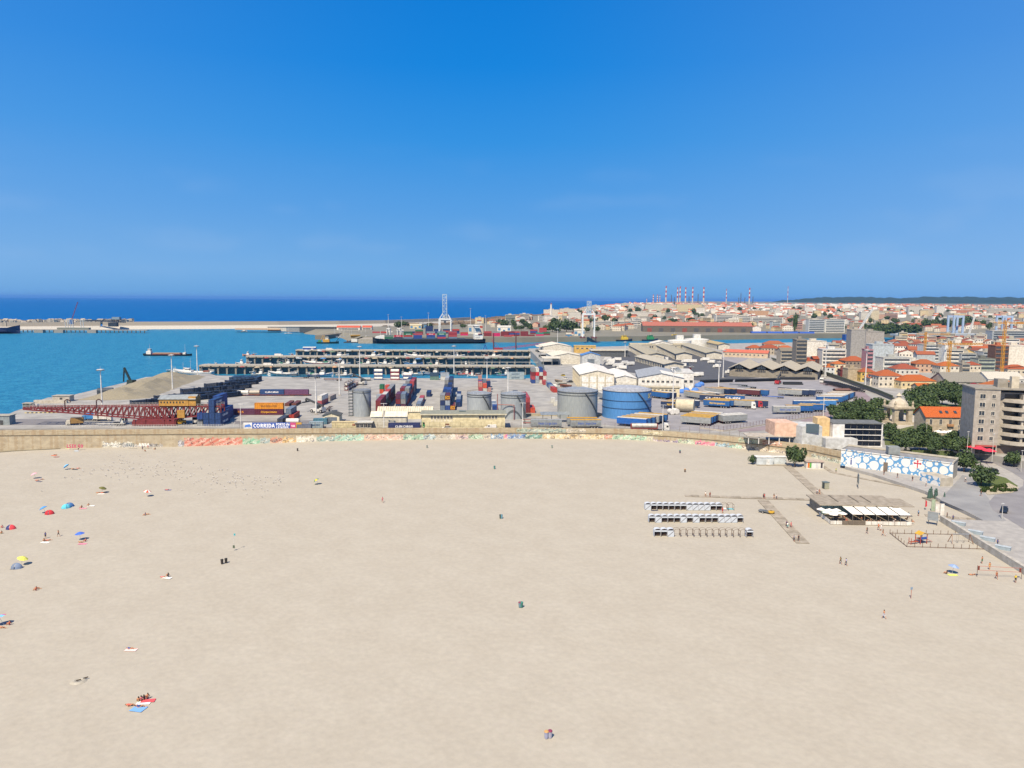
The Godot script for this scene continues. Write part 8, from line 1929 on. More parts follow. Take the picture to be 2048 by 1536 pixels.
func body(pose: String) -> Dictionary:
	if bodies.has(pose): return bodies[pose]
	var B := []
	for e in POSES[pose]: B.append([V(e[0], e[1], e[2]), V(e[3], e[4], e[5]), e[6], e[7], e[8]])
	var lo := V(9, 9, 9)
	var hi := -lo
	for b in B:
		for p in [b[0], b[1]]: lo = lo.min(p); hi = hi.max(p)
	var s := 0.045
	lo -= Vector3.ONE * 0.2; hi += Vector3.ONE * 0.2
	var n := Vector3i((hi - lo) / s) + Vector3i.ONE
	var field := PackedFloat32Array()
	field.resize(n.x * n.y * n.z); field.fill(1.0)
	var near := PackedByteArray()
	near.resize(field.size())
	for b in B:
		var a: Vector3 = b[0]
		var d: Vector3 = b[1] - a
		var ll := maxf(d.length_squared(), 1e-6)
		var m0 := Vector3i(((a.min(b[1]) - Vector3.ONE * (b[2] + 0.12) - lo) / s).floor()).clamp(Vector3i.ZERO, n - Vector3i.ONE)
		var m1 := Vector3i(((a.max(b[1]) + Vector3.ONE * (b[2] + 0.12) - lo) / s).ceil()).clamp(Vector3i.ZERO, n - Vector3i.ONE)
		for x in range(m0.x, m1.x + 1):
			for y in range(m0.y, m1.y + 1):
				for z in range(m0.z, m1.z + 1):
					var p := lo + V(x, y, z) * s
					var t := clampf((p - a).dot(d) / ll, 0.0, 1.0)
					var v := (p - a - d * t).length() - lerpf(b[2], b[3], t)
					var i := (x * n.y + y) * n.z + z
					var f := field[i]
					if v < f: near[i] = b[4]
					var h := clampf(0.5 + 0.5 * (f - v) / 0.04, 0.0, 1.0)
					field[i] = lerpf(f, v, h) - 0.04 * h * (1.0 - h)
	var verts := PackedVector3Array()
	var reg := PackedByteArray()
	var cell := {}
	var C := [Vector3i(0, 0, 0), Vector3i(1, 0, 0), Vector3i(0, 1, 0), Vector3i(1, 1, 0), Vector3i(0, 0, 1), Vector3i(1, 0, 1), Vector3i(0, 1, 1), Vector3i(1, 1, 1)]
	for x in n.x - 1:
		for y in n.y - 1:
			for z in n.z - 1:
				var pos := 0
				var best := 9.0
				var rg := 0
				for c in C:
					var i: int = ((x + c.x) * n.y + y + c.y) * n.z + z + c.z
					if field[i] < 0: pos += 1
					if absf(field[i]) < best: best = absf(field[i]); rg = near[i]
				if pos == 0 or pos == 8: continue
				var sum := Vector3.ZERO
				var k := 0
				for a in 8:
					for b in range(a + 1, 8):
						if (C[a] - C[b]).length_squared() != 1: continue
						var fa := field[((x + C[a].x) * n.y + y + C[a].y) * n.z + z + C[a].z]
						var fb := field[((x + C[b].x) * n.y + y + C[b].y) * n.z + z + C[b].z]
						if (fa < 0) != (fb < 0):
							sum += Vector3(C[a]).lerp(Vector3(C[b]), fa / (fa - fb)); k += 1
				cell[Vector3i(x, y, z)] = verts.size()
				verts.append(lo + (V(x, y, z) + sum / k) * s); reg.append(rg)
	var idx := PackedInt32Array()
	for c in cell:
		for ax in 3:
			var u := Vector3i.ZERO
			u[ax] = 1
			var f0 := field[(c.x * n.y + c.y) * n.z + c.z]
			var e: Vector3i = c + u
			var f1 := field[(e.x * n.y + e.y) * n.z + e.z]
			if (f0 < 0) == (f1 < 0): continue
			var v := Vector3i.ZERO
			var w := Vector3i.ZERO
			v[(ax + 1) % 3] = 1; w[(ax + 2) % 3] = 1
			var q := [c - v - w, c - w, c, c - v]
			if not (cell.has(q[0]) and cell.has(q[1]) and cell.has(q[3])): continue
			var o := [0, 2, 1, 0, 3, 2] if f0 < 0 else [0, 1, 2, 0, 2, 3]
			for k in o: idx.append(cell[q[k]])
	var nrm := PackedVector3Array()
	nrm.resize(verts.size())
	for i in range(0, idx.size(), 3):
		var m := (verts[idx[i + 2]] - verts[idx[i]]).cross(verts[idx[i + 1]] - verts[idx[i]])
		for k in 3: nrm[idx[i + k]] += m
	for i in nrm.size(): nrm[i] = nrm[i].normalized()
	bodies[pose] = {"v": verts, "n": nrm, "i": idx, "r": reg}
	return bodies[pose]
func body_mesh(pose: String, top: String, bot: String, hair: String, skin: String) -> Mesh:
	var key := pose + top + bot + hair + skin
	if meshes.has(key): return meshes[key]
	var b := body(pose)
	var cols := [Color(skin).srgb_to_linear(), Color(top).srgb_to_linear(), Color(bot).srgb_to_linear(), Color(hair).srgb_to_linear()]
	var c := PackedColorArray()
	for g in b.r: c.append(cols[g])
	var a := []
	a.resize(Mesh.ARRAY_MAX)
	a[Mesh.ARRAY_VERTEX] = b.v; a[Mesh.ARRAY_NORMAL] = b.n; a[Mesh.ARRAY_INDEX] = b.i; a[Mesh.ARRAY_COLOR] = c
	var m := ArrayMesh.new()
	m.add_surface_from_arrays(Mesh.PRIMITIVE_TRIANGLES, a)
	meshes[key] = m
	return m
func person(at: Vector3, turn: float, pose: String, top: String, bot: String, label: String, hair := "2e231c", tall := 1.0) -> void:
	var o := part(self, "person", body_mesh(pose, top, bot, hair, "b07e60"), mat("ffffff", "vertex"), at, turn)
	o.scale = Vector3.ONE * tall
	tag(o, label, "person", "people on the beach")
func towel(at: Vector3, turn: float, hex: String, label: String, w := 0.95, l := 1.9) -> void:
	var o := thing("beach_towel", label, "towel", at + V(0, 0.02, 0), turn, "towels on the sand")
	part(o, "cloth", bx(-w / 2, w / 2, 0, 0.03, -l / 2, l / 2).bb(-w / 2, -w / 2 + 0.1, 0.03, 0.07, -l / 2, l / 2), mat(hex, "cloth"))
func parasol(at: Vector3, lean: float, c1: String, c2: String, label: String, r := 1.2) -> void:
	var o := thing("beach_umbrella", label, "umbrella", at, 0.0, "umbrellas and tents on the sand")
	part(o, "pole", Q.new().tube(Vector3.ZERO, V(sin(lean) * 2.0, cos(lean) * 2.0, 0), 0.03, -1, 6), mat("d8d8d4"))
	for i in 8:
		var a := TAU * i / 8.0
		var b := TAU * (i + 1) / 8.0
		var g := part(o, "panel", Q.new().q4b(V(cos(b) * r * 0.5, -0.12, sin(b) * r * 0.5), V(cos(a) * r * 0.5, -0.12, sin(a) * r * 0.5), V(cos(a) * r * 0.02, 0.05, sin(a) * r * 0.02), V(cos(b) * r * 0.02, 0.05, sin(b) * r * 0.02)).q4b(V(cos(b) * r, -0.5, sin(b) * r), V(cos(a) * r, -0.5, sin(a) * r), V(cos(a) * r * 0.5, -0.12, sin(a) * r * 0.5), V(cos(b) * r * 0.5, -0.12, sin(b) * r * 0.5)), mat(c1 if i % 2 == 0 else c2, "cloth"), V(sin(lean) * 2.0, cos(lean) * 2.0 + 0.1, 0))
		g.rotation.z = -lean
func dome_tent(at: Vector3, turn: float, c1: String, c2: String, label: String) -> void:
	var o := thing("beach_tent", label, "tent", at, turn, "umbrellas and tents on the sand")
	for k in 2:
		var q := Q.new()
		for i in 5:
			for j in 4:
				var p := func(a: float, b: float) -> Vector3: return V(cos(b) * cos(a) * 1.3, sin(a) * 1.25, sin(b) * 1.1 * cos(a))
				var a0 := PI / 2 * j / 4.0
				var a1 := PI / 2 * (j + 1) / 4.0
				var b0 := PI + k * 0.55 * PI + 0.5 * PI * i / 5.0
				var b1 := PI + k * 0.55 * PI + 0.5 * PI * (i + 1) / 5.0
				q.q4(p.call(a0, b1), p.call(a0, b0), p.call(a1, b0), p.call(a1, b1))
		part(o, "shell", q, mat(c1 if k == 0 else c2, "cloth"))
	part(o, "floor", bx(-1.2, 1.2, 0, 0.05, -0.9, 0.9), mat("8a8f98", "cloth"))
func beach() -> void:
	var k := 0
	# bathers: place, heading, pose, top, bottoms, label
	for e in [[V(-179.14,-3.11,-317.25), 0.3, "walk", "c9a48a", "2a2c34", "person walking by the wall below the pink tag"], [V(-118.14,-2.17,-197.78), 1.4, "walk", "b07e60", "23262c", "person in dark shorts walking among the towels"], [V(-38.41,-0.39,-227.09), 0.4, "walk", "c87a84", "b56a72", "person in pink walking alone mid-beach"], [V(71.11,0,-142.75), 0.6, "walk", "b07e60", "b9bcd0", "person in pale shorts walking alone in the near right sand"], [V(75.74,0,-173.58), 0.2, "walk", "5a5a3a", "3a3a30", "person in olive of the walking pair, left"], [V(76.57,0,-172.58), 0.2, "walk", "9aa4c4", "2a2c34", "person in blue-grey of the walking pair, right"], [V(92.59,0,-197.38), 0.1, "walk", "4a4440", "3f3a38", "dark-dressed person left of the orange shirt"], [V(97.07,0,-200.56), 0.4, "walk", "d8642e", "6a4a3a", "person in bright orange shirt by the bar"], [V(97.53,0,-200.12), 0.4, "stand", "dfe1e2", "cfd2d4", "person in white beside the orange shirt"], [V(95.97,0,-195.72), 0.9, "walk", "2a2428", "b07e60", "person in black top near the playground"], [V(96.55,0,-195.3), 0.9, "stand", "e2e2e0", "c9cbd0", "small child in white near the playground", 0.6], [V(108.8,0,-174.49), 0.5, "stand", "a06a4c", "3a6a4a", "volleyball player in green shorts behind the net"], [V(108.08,0,-170.45), 0.1, "stand", "b8805c", "c09a5a", "volleyball player at the net's far side"], [V(105.92,0,-164.4), 3.0, "walk", "a06a4c", "8a4a3c", "volleyball player in red shorts before the net"], [V(108.74,0,-162.33), 2.8, "stand", "c9b83a", "2a2a2a", "volleyball player in yellow shirt"], [V(76.84,0,-232.28), 0.2, "stand", "3a3444", "2a2a34", "dark-dressed person on the boardwalk crossing"], [V(77.15,0,-232.29), 0.5, "walk", "b8304a", "7a2a34", "person in red on the boardwalk crossing"], [V(80.07,0,-232.36), 1.8, "walk", "2f2a26", "b07e60", "person bending with dark top on the boardwalk"], [V(80.63,0,-231.77), 1.5, "walk", "dfe1e4", "2a3048", "person in white shirt on the boardwalk"], [V(95.46,0,-238.23), 0.2, "walk", "c9ccd4", "3f4a6a", "person in pale shirt on the slanting boardwalk"], [V(96.25,0,-238.24), 0.2, "walk", "8a4a44", "b07e60", "person in brown-red on the slanting boardwalk"], [V(73.55,0,-202.83), 3.3, "walk", "3a3f68", "2a2c3a", "person in navy on the lower boardwalk"], [V(73.34,0,-201.45), 3.3, "walk", "e2e4e6", "6aa8a8", "person in white with teal shorts on the lower boardwalk"], [V(74.44,0,-201.93), 3.3, "walk", "c87a80", "b56a62", "person in pink on the lower boardwalk"], [V(71.03,0,-190.24), 2.6, "walk", "8f94a0", "2f3440", "person beside the end of the lower boardwalk"], [V(72.17,0,-190.26), 3.2, "walk", "2a2a30", "23252a", "dark-dressed person pushing along the lower boardwalk"], [V(59.67,0,-234.31), 0.2, "walk", "e2e2de", "a8805c", "person in white on the boardwalk's west end"], [V(60.9,0,-233.73), 0.2, "stand", "7a3a34", "6a302c", "person in brown on the boardwalk's west end"], [V(60.06,0,-216.27), 0.4, "stand", "b03a34", "a8302c", "lifeguard in red between the cabin rows"], [V(114.12,0,-269.04), 0.4, "walk", "a8c84a", "3a4a3a", "person in lime vest by the mural"], [V(99.36,0,-284.6), 0.1, "stand", "2f5a4a", "2a3a34", "person in dark green at the white hut"]]:
		person(e[0], e[1], e[2], e[3], e[4], e[5], "2e231c", e[6] if e.size() > 6 else 1.0)
	for e in [[V(-100.28,-1.51,-159.52), 1.2, "lie", "beside a companion below the grey shelter"], [V(-100,-1.5,-158.35), 1.4, "sit", "leaning back below the grey shelter"], [V(-104.14,-1.65,-216.11), 1.6, "sit", "by the lone pair right of the gulls"], [V(-103.74,-1.64,-217.11), 1.2, "lie", "beside the seated one right of the gulls"], [V(-75.91,-0.83,-164.62), 1.3, "lie", "on the white towel mid-left"], [V(-75.18,-0.8,-165.2), 1.0, "sit", "at the end of the white towel mid-left"], [V(-119.48,-2.22,-193.68), 0.8, "sit", "on the pale towel under no umbrella"], [V(-118.78,-2.2,-194.45), 1.9, "lie", "stretched near the pale towel"], [V(-120.67,-2.27,-196.32), 0.4, "stand", "upright beside the pale towel"], [V(-108.97,-1.83,-191.83), 1.3, "lie", "on the pink towel under the royal blue umbrella"], [V(-108.24,-1.81,-192.58), 1.5, "sit", "next to the pink towel"], [V(-128.17,-2.55,-226.89), 1.5, "sit", "on the rosy towel behind the walker"], [V(-127.24,-2.51,-229.04), 1.1, "sit", "on the white towel behind the walker"], [V(-163.16,-2.88,-262.94), 1.6, "lie", "under the faded pink umbrella"], [V(-162.52,-2.88,-264.45), 1.4, "lie", "beside the grey towel"], [V(-161.4,-2.88,-281.27), 1.6, "lie", "below the light blue umbrella"], [V(-159.68,-2.87,-282.14), 1.6, "lie", "on the dark towel near the light blue umbrella"], [V(-183.4,-3.21,-308.24), 1.5, "lie", "on the orange towel nearest the wall"], [V(-132.99,-2.73,-245.6), 1.5, "lie", "under the olive umbrella"], [V(-131.44,-2.67,-245.41), 1.7, "lie", "at the end of the olive umbrella"], [V(-152.9,-2.85,-317.77), 0.5, "stand", "first of the group against the wall"], [V(-150.38,-2.84,-314.6), 0.4, "sit", "second of the group against the wall"], [V(-152.15,-2.85,-321.05), 0.9, "stand", "third of the group against the wall"], [V(-148.25,-2.84,-318.92), 1.2, "sit", "apart from the group against the wall"], [V(-94.51,-1.35,-139.24), 1.2, "lie", "under the pink and blue umbrella"], [V(-94.15,-1.34,-140.56), 1.4, "sit", "in the shade of the pink and blue umbrella"], [V(-65.88,-0.7,-129.45), 1.4, "lie", "alone on the blush towel"], [V(-55.98,-0.59,-111.45), 0.6, "sit", "first in the row of four near the bottom"], [V(-55.74,-0.59,-111.74), 0.9, "sit", "second in the row of four near the bottom"], [V(-55.42,-0.58,-112.03), 0.5, "sit", "third in the row of four near the bottom"], [V(-55.1,-0.58,-112.47), 1.2, "sit", "last in the row of four near the bottom"], [V(-56.62,-0.6,-110.43), 1.5, "lie", "left of the row of four"], [V(-54.91,-0.58,-109.99), 1.5, "lie", "above the large blue towel"], [V(-135.59,-2.8,-201.67), 1.0, "sit", "at the left edge, lower"], [V(-139,-2.81,-207.11), 1.0, "sit", "at the left edge, upper"], [V(96.65,0,-167.36), 0.6, "sit", "by the slate blue umbrella"], [V(102.11,0,-166.82), 1.5, "lie", "beside the volleyball net"], [V(-111.28,-1.92,-246.84), 1.5, "lie", "alone on the indigo towel"]]:
		var c: int = k % 6
		person(e[0], e[1], e[2], ["b07e60", "c06050", "3a4a8a", "b07e60", "d07a80", "2a2a34"][c], ["23304a", "a83a44", "2a2c34", "6a8a5a", "c05a60", "3a2a2c"][c], "%s sunbather %s" % [{"lie": "lying", "sit": "seated", "stand": "standing"}[e[2]], e[3]])
		k += 1
	k = 0
	for e in [[V(-74.98,-0.8,-164.26), "e2e2e0", "white"], [V(-118.68,-2.19,-192.78), "dfe6e6", "pale"], [V(-107.86,-1.79,-190.51), "c87a98", "pink"], [V(-127.36,-2.52,-226.24), "d890a0", "rosy"], [V(-126.44,-2.48,-228.95), "e4e4e2", "white"], [V(-161.76,-2.88,-261.47), "6a6a7a", "grey"], [V(-160.02,-2.87,-280.44), "3a3a44", "dark"], [V(-183.42,-3.21,-307.23), "d8704a", "orange"], [V(-180.53,-3.15,-303.99), "8a3a44", "maroon"], [V(-131.4,-2.67,-244.11), "e2e2df", "white"], [V(-186.33,-3.28,-322.25), "dfe6b0", "lemon"], [V(-179.38,-3.12,-316.2), "a8c8e4", "sky blue"], [V(-65.69,-0.7,-129.06), "e8c8c8", "blush"], [V(-55.08,-0.58,-111.14), "e4e6ee", "white"], [V(-54.68,-0.57,-111.73), "c8505a", "red"], [V(-55.01,-0.58,-109.42), "6fa0d8", "blue"], [V(-111.11,-1.91,-246.82), "4a5aa0", "indigo"], [V(97.64,0,-166.75), "c9d86a", "lime"], [V(41.13,0,-218.5), "2f3450", "navy"], [V(60.91,0,-218.93), "9a8f98", "mauve"], [V(63.39,0,-220.59), "4ab8c8", "turquoise"], [V(61.64,0,-221.1), "e6e6e4", "white sheet"]]:
		towel(e[0], 1.35 + (k % 5) * 0.1, e[1], "%s towel spread on the sand, %s from the west" % [e[2], ORD[k % 20] if k < 20 else "far east one"], 1.0 if k != 15 else 1.6, 2.0); k += 1
	for e in [[V(-162.2,-2.88,-280.41), -0.7, "6ab0e0", "6ab0e0", "light blue umbrella tilted on the sand near the wall"], [V(-131.96,-2.69,-245.47), 0.3, "6a6a3a", "5a5a30", "olive umbrella awning over white towels"], [V(-114.34,-2.03,-238.85), 0.2, "e2e2de", "b8503a", "white and red umbrella right of the gulls"], [V(-135.96,-2.8,-222.17), -0.5, "3f86c8", "4a90d0", "blue umbrella beside the red tent"], [V(-110.31,-1.88,-194.03), -0.1, "3a62c0", "4068c8", "royal blue umbrella over a seated pair"], [V(-113.91,-2.02,-175.45), 0.3, "d8d86a", "d0d060", "yellow umbrella over the grey windbreak"], [V(-95.22,-1.37,-140.62), -0.5, "6ab0e4", "c83a6a", "pink and blue umbrella at the left edge"], [V(98.07,0,-167.7), 0.2, "8aa0c4", "7a92ba", "slate blue umbrella near the volleyball court"], [V(-165.49,-2.89,-265.92), -0.4, "d8a0b0", "d0a0b0", "faded pink umbrella left of the gulls"], [V(-63.1,-0.67,-250.36), -0.6, "5a7a5a", "c8b83a", "yellow and green umbrella alone mid-beach"]]:
		parasol(e[0], e[1], e[2], e[3], e[4])
	for e in [[V(-133.03,-2.73,-229.14), 0.4, "3f6aa0", "44608c", "dark blue dome tent with cyan windbreak"], [V(-133.12,-2.73,-227.46), 0.8, "5ab8d0", "5ab8d0", "cyan pop-up tent beside the dark blue one"], [V(-134.26,-2.77,-221.03), 0.3, "b8303a", "a82a34", "red pop-up tent under the blue umbrella"], [V(-135.97,-2.8,-206.2), 0.2, "c8404a", "34386a", "red and navy dome tent at the left"], [V(-113.53,-2,-173.38), 0.1, "6f7f9a", "66748c", "grey shelter tent under the yellow umbrella"]]:
		dome_tent(e[0], e[1] + PI, e[2], e[3], e[4])
	# bins, seats and signs out on the sand
	k = 0
	for e in [[V(-86.18,-1.11,-308.76), "4a4440", "brown bin close to the graffiti wall"], [V(-66.29,-0.7,-173.18), "3a3430", "black bin left of the teal flag pole"], [V(-65.62,-0.7,-173.85), "33302c", "black bin right of its twin"], [V(-34.48,-0.35,-312.73), "8f9a98", "grey bin below the pink lettering"], [V(16.45,-0.06,-312.77), "8fa098", "pale bin below the cream graffiti"], [V(-6.07,-0.14,-272.98), "4a8a86", "teal bin left of the beach centre"], [V(-2.96,-0.12,-209.79), "4a5a54", "dark bin of the central pair"], [V(-2.68,-0.12,-209.79), "6aa8c0", "sky-blue bin of the central pair"], [V(1.82,-0.1,-147.3), "6a8a98", "blue-grey bin of the lower pair"], [V(2.12,-0.09,-147.3), "3a7a70", "green bin of the lower pair"], [V(5.03,-0.09,-101.41), "9aa0c0", "lilac bin nearest the camera"], [V(5.52,-0.09,-101.54), "b0b4cc", "pale lilac bin nearest the camera"], [V(66.63,0,-303.55), "5a4a6a", "purple bin under the wall's bend"], [V(61.06,0,-269.25), "6a5a4c", "brown bin before the cabins"]]:
		var o := thing("litter_bin", "small " + e[2], "bin", e[0], 0.2, "litter bins out on the sand")
		part(o, "drum", Q.new().lathe([[0.0, 0.05], [0.26, 0.05], [0.33, 1.0], [0.27, 1.0], [0.24, 0.2]], 12), mat(e[1]))
		part(o, "lid", Q.new().lathe([[0.36, 1.0], [0.3, 1.12], [0, 1.2]], 12), mat(["3a8a80", "c9a06a", "8a3a5a"][k % 3] if k > 7 else Color(e[1]).darkened(0.2).to_html(false)))
		k += 1
	var sg := thing("sand_sign", "thin post with small blue sign on the near right sand", "sign", V(81.41,0,-152.89), 0.3)
	part(sg, "post", Q.new().tube(Vector3.ZERO, V(0, 2.3, 0), 0.05, -1, 6), mat("b0604a"))
	part(sg, "plate", bx(-0.3, 0.25, 1.9, 2.4, 0.05, 0.09), mat("8aa4c0"))
	var fl := thing("flag_post", "white pole with small teal flag on the left sand", "flag", V(-66.98,-0.71,-182.86), 0.0)
	part(fl, "pole", Q.new().tube(Vector3.ZERO, V(0, 4.2, 0), 0.05, -1, 6), mat("d8d8d4"))
	part(fl, "flag", bx(0, 0.45, 3.7, 4.2, -0.02, 0.02), mat("3a9aa8", "cloth"))
	part(fl, "board", bx(-0.25, 0.25, 0.6, 1.3, 0.06, 0.1), mat("5a6a5a"))
	var pit := thing("dug_hole", "shallow dug hole ringed with loose sand near the left edge", "hole", V(-68.69,-0.73,-118.07))
	part(pit, "sand_ring", Q.new().lathe([[1.3, -0.05], [0.9, 0.14], [0.6, 0.16], [0.3, 0.0], [0, -0.02]], 14), mat("b3b0a6", "wall"))
	for e in [[-0.2, 0.3], [0.5, -0.5]]: part(pit, "driftwood", Q.new().beam(V(e[0], 0.2, e[1]), V(e[0] + 0.6, 0.28, e[1] - 0.3), 0.14), mat("4a4038", "wall"))
	# gulls
	var r := RandomNumberGenerator.new()
	r.seed = 62
	var gm := Q.new()
	gm.col = Color(0.42, 0.42, 0.43)
	gm.tube(V(0, 0.26, 0.2), V(0, 0.3, -0.05), 0.03, 0.1, 7).tube(V(0, 0.3, -0.05), V(0, 0.33, -0.16), 0.1, 0.06, 7)
	gm.col = Color(0.6, 0.59, 0.57)
	gm.tube(V(0, 0.33, -0.14), V(0, 0.42, -0.18), 0.05, 0.05, 7).tube(V(0, 0.42, -0.18), V(0, 0.41, -0.3), 0.045, 0.01, 6)
	gm.col = Color(0.35, 0.2, 0.08)
	for s in [-0.04, 0.04]: gm.tube(V(s, 0, 0), V(s, 0.24, 0), 0.012, -1, 4)
	var gull := gm.done()
	for f in [[V(-156.87,-2.86,-286.52), V(-111.46,-1.93,-270.12), 16.0, 130], [V(-106.75,-1.75,-264.04), V(-75.87,-0.82,-251.39), 14.0, 100]]:
		for i in f[3]:
			var p: Vector3 = f[0].lerp(f[1], r.randf()) + V(0, 0, r.randfn() * f[2] * 0.55)
			var o := part(self, "gull", gull, mat("ffffff", "vertex"), on_sand(p), r.randf() * TAU)
			o.scale = Vector3.ONE * 1.25
			tag(o, "grey gull standing in the flock on the left sand", "bird", "flock of gulls on the sand")

func boardwalk(a: Vector3, b: Vector3, w: float, label: String) -> void:
	var o := thing("boardwalk", label, "boardwalk", a, atan2(a.x - b.x, a.z - b.z), "wooden walkways over the sand")
	var l := a.distance_to(b)
	var n := int(l / 2.0)
	var m := bx(-w / 2, w / 2, 0, 0.09, -l / n + 0.05, 0).done()
	for i in n: part(o, "plank_section", m, mat(["a39c90", "9a9386", "aba497"][(i * 7) % 3], "wall"), V(0, 0.04 + (i % 3) * 0.008, -i * l / n))
func cabin(at: Vector3, state: int, label: String) -> void:
	# 0 closed, 1 open, 2 bare frame
	var o := thing("beach_cabin", label, "cabin", at, 0.02, "canvas beach cabins in rows")
	var c := mat("b3bcc8", "cloth")
	var w := 0.8
	var fr := Q.new()
	for x in [-w, w]:
		for z in [-0.75, 0.75]: fr.tube(V(x, 0, z), V(x, 1.65, z), 0.04, -1, 5)
		fr.beam(V(x, 1.65, -0.75), V(x, 1.65, 0.75), 0.06); fr.beam(V(x, 0.7, -0.75), V(x, 0.7, 0.75), 0.06)
	for z in [-0.75, 0.75]:
		for i in 6:
			var a := PI * i / 6.0
			var b := PI * (i + 1) / 6.0
			fr.beam(V(-cos(a) * w, 1.65 + sin(a) * 0.42, z), V(-cos(b) * w, 1.65 + sin(b) * 0.42, z), 0.06)
	part(o, "frame", fr, mat("7a6858"))
	if state == 2: return
	var rq := Q.new()
	for i in 6:
		var a := PI * i / 6.0
		var b := PI * (i + 1) / 6.0
		rq.q4(V(-cos(a) * (w + 0.04), 1.68 + sin(a) * 0.45, 0.8), V(-cos(b) * (w + 0.04), 1.68 + sin(b) * 0.45, 0.8), V(-cos(b) * (w + 0.04), 1.68 + sin(b) * 0.45, -0.8), V(-cos(a) * (w + 0.04), 1.68 + sin(a) * 0.45, -0.8))
	part(o, "roof_canvas", rq, c)
	part(o, "side_canvas", bx(-w - 0.05, -w - 0.02, 0.05, 1.7, -0.78, 0.78).bb(w + 0.02, w + 0.05, 0.05, 1.7, -0.78, 0.78), c)
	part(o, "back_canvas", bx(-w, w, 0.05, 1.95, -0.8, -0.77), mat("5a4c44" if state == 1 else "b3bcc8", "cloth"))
	if state == 0:
		part(o, "front_canvas", bx(-w, w, 0.05, 1.7, 0.77, 0.8), c)
		part(o, "strap", Q.new().beam(V(-w, 0.15, 0.83), V(w, 1.6, 0.83), 0.05, 0.09), mat("6a6460", "cloth"))
	else:
		part(o, "valance", bx(-w, w, 1.35, 1.75, 0.76, 0.79), c)
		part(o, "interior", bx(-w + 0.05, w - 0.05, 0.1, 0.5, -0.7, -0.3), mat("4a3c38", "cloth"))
func mural_image() -> Image:
	var im := Image.create(1024, 160, false, Image.FORMAT_RGB8)
	im.fill(Color("5a8fbc"))
	var r := RandomNumberGenerator.new()
	r.seed = 12
	var done := []
	for k in 3600:
		var big := k < 900
		var rad := r.randf_range(27, 47) if big else r.randf_range(7, 18)
		var p := Vector2(r.randf_range(0, 1024), r.randf_range(-8, 168))
		var ok := true
		for d in done:
			if p.distance_to(d[0]) < rad + d[1] + 2: ok = false; break
		if not ok: continue
		done.append([p, rad])
		for y in range(maxi(0, int(p.y - rad)), mini(160, int(p.y + rad) + 1)):
			for x in range(maxi(0, int(p.x - rad)), mini(1024, int(p.x + rad) + 1)):
				if Vector2(x, y).distance_to(p) < rad * (1.0 + 0.05 * sin(3.0 * atan2(y - p.y, x - p.x) + k)): im.set_pixel(x, y, Color("d2d3d3"))
	im.generate_mipmaps()
	return im
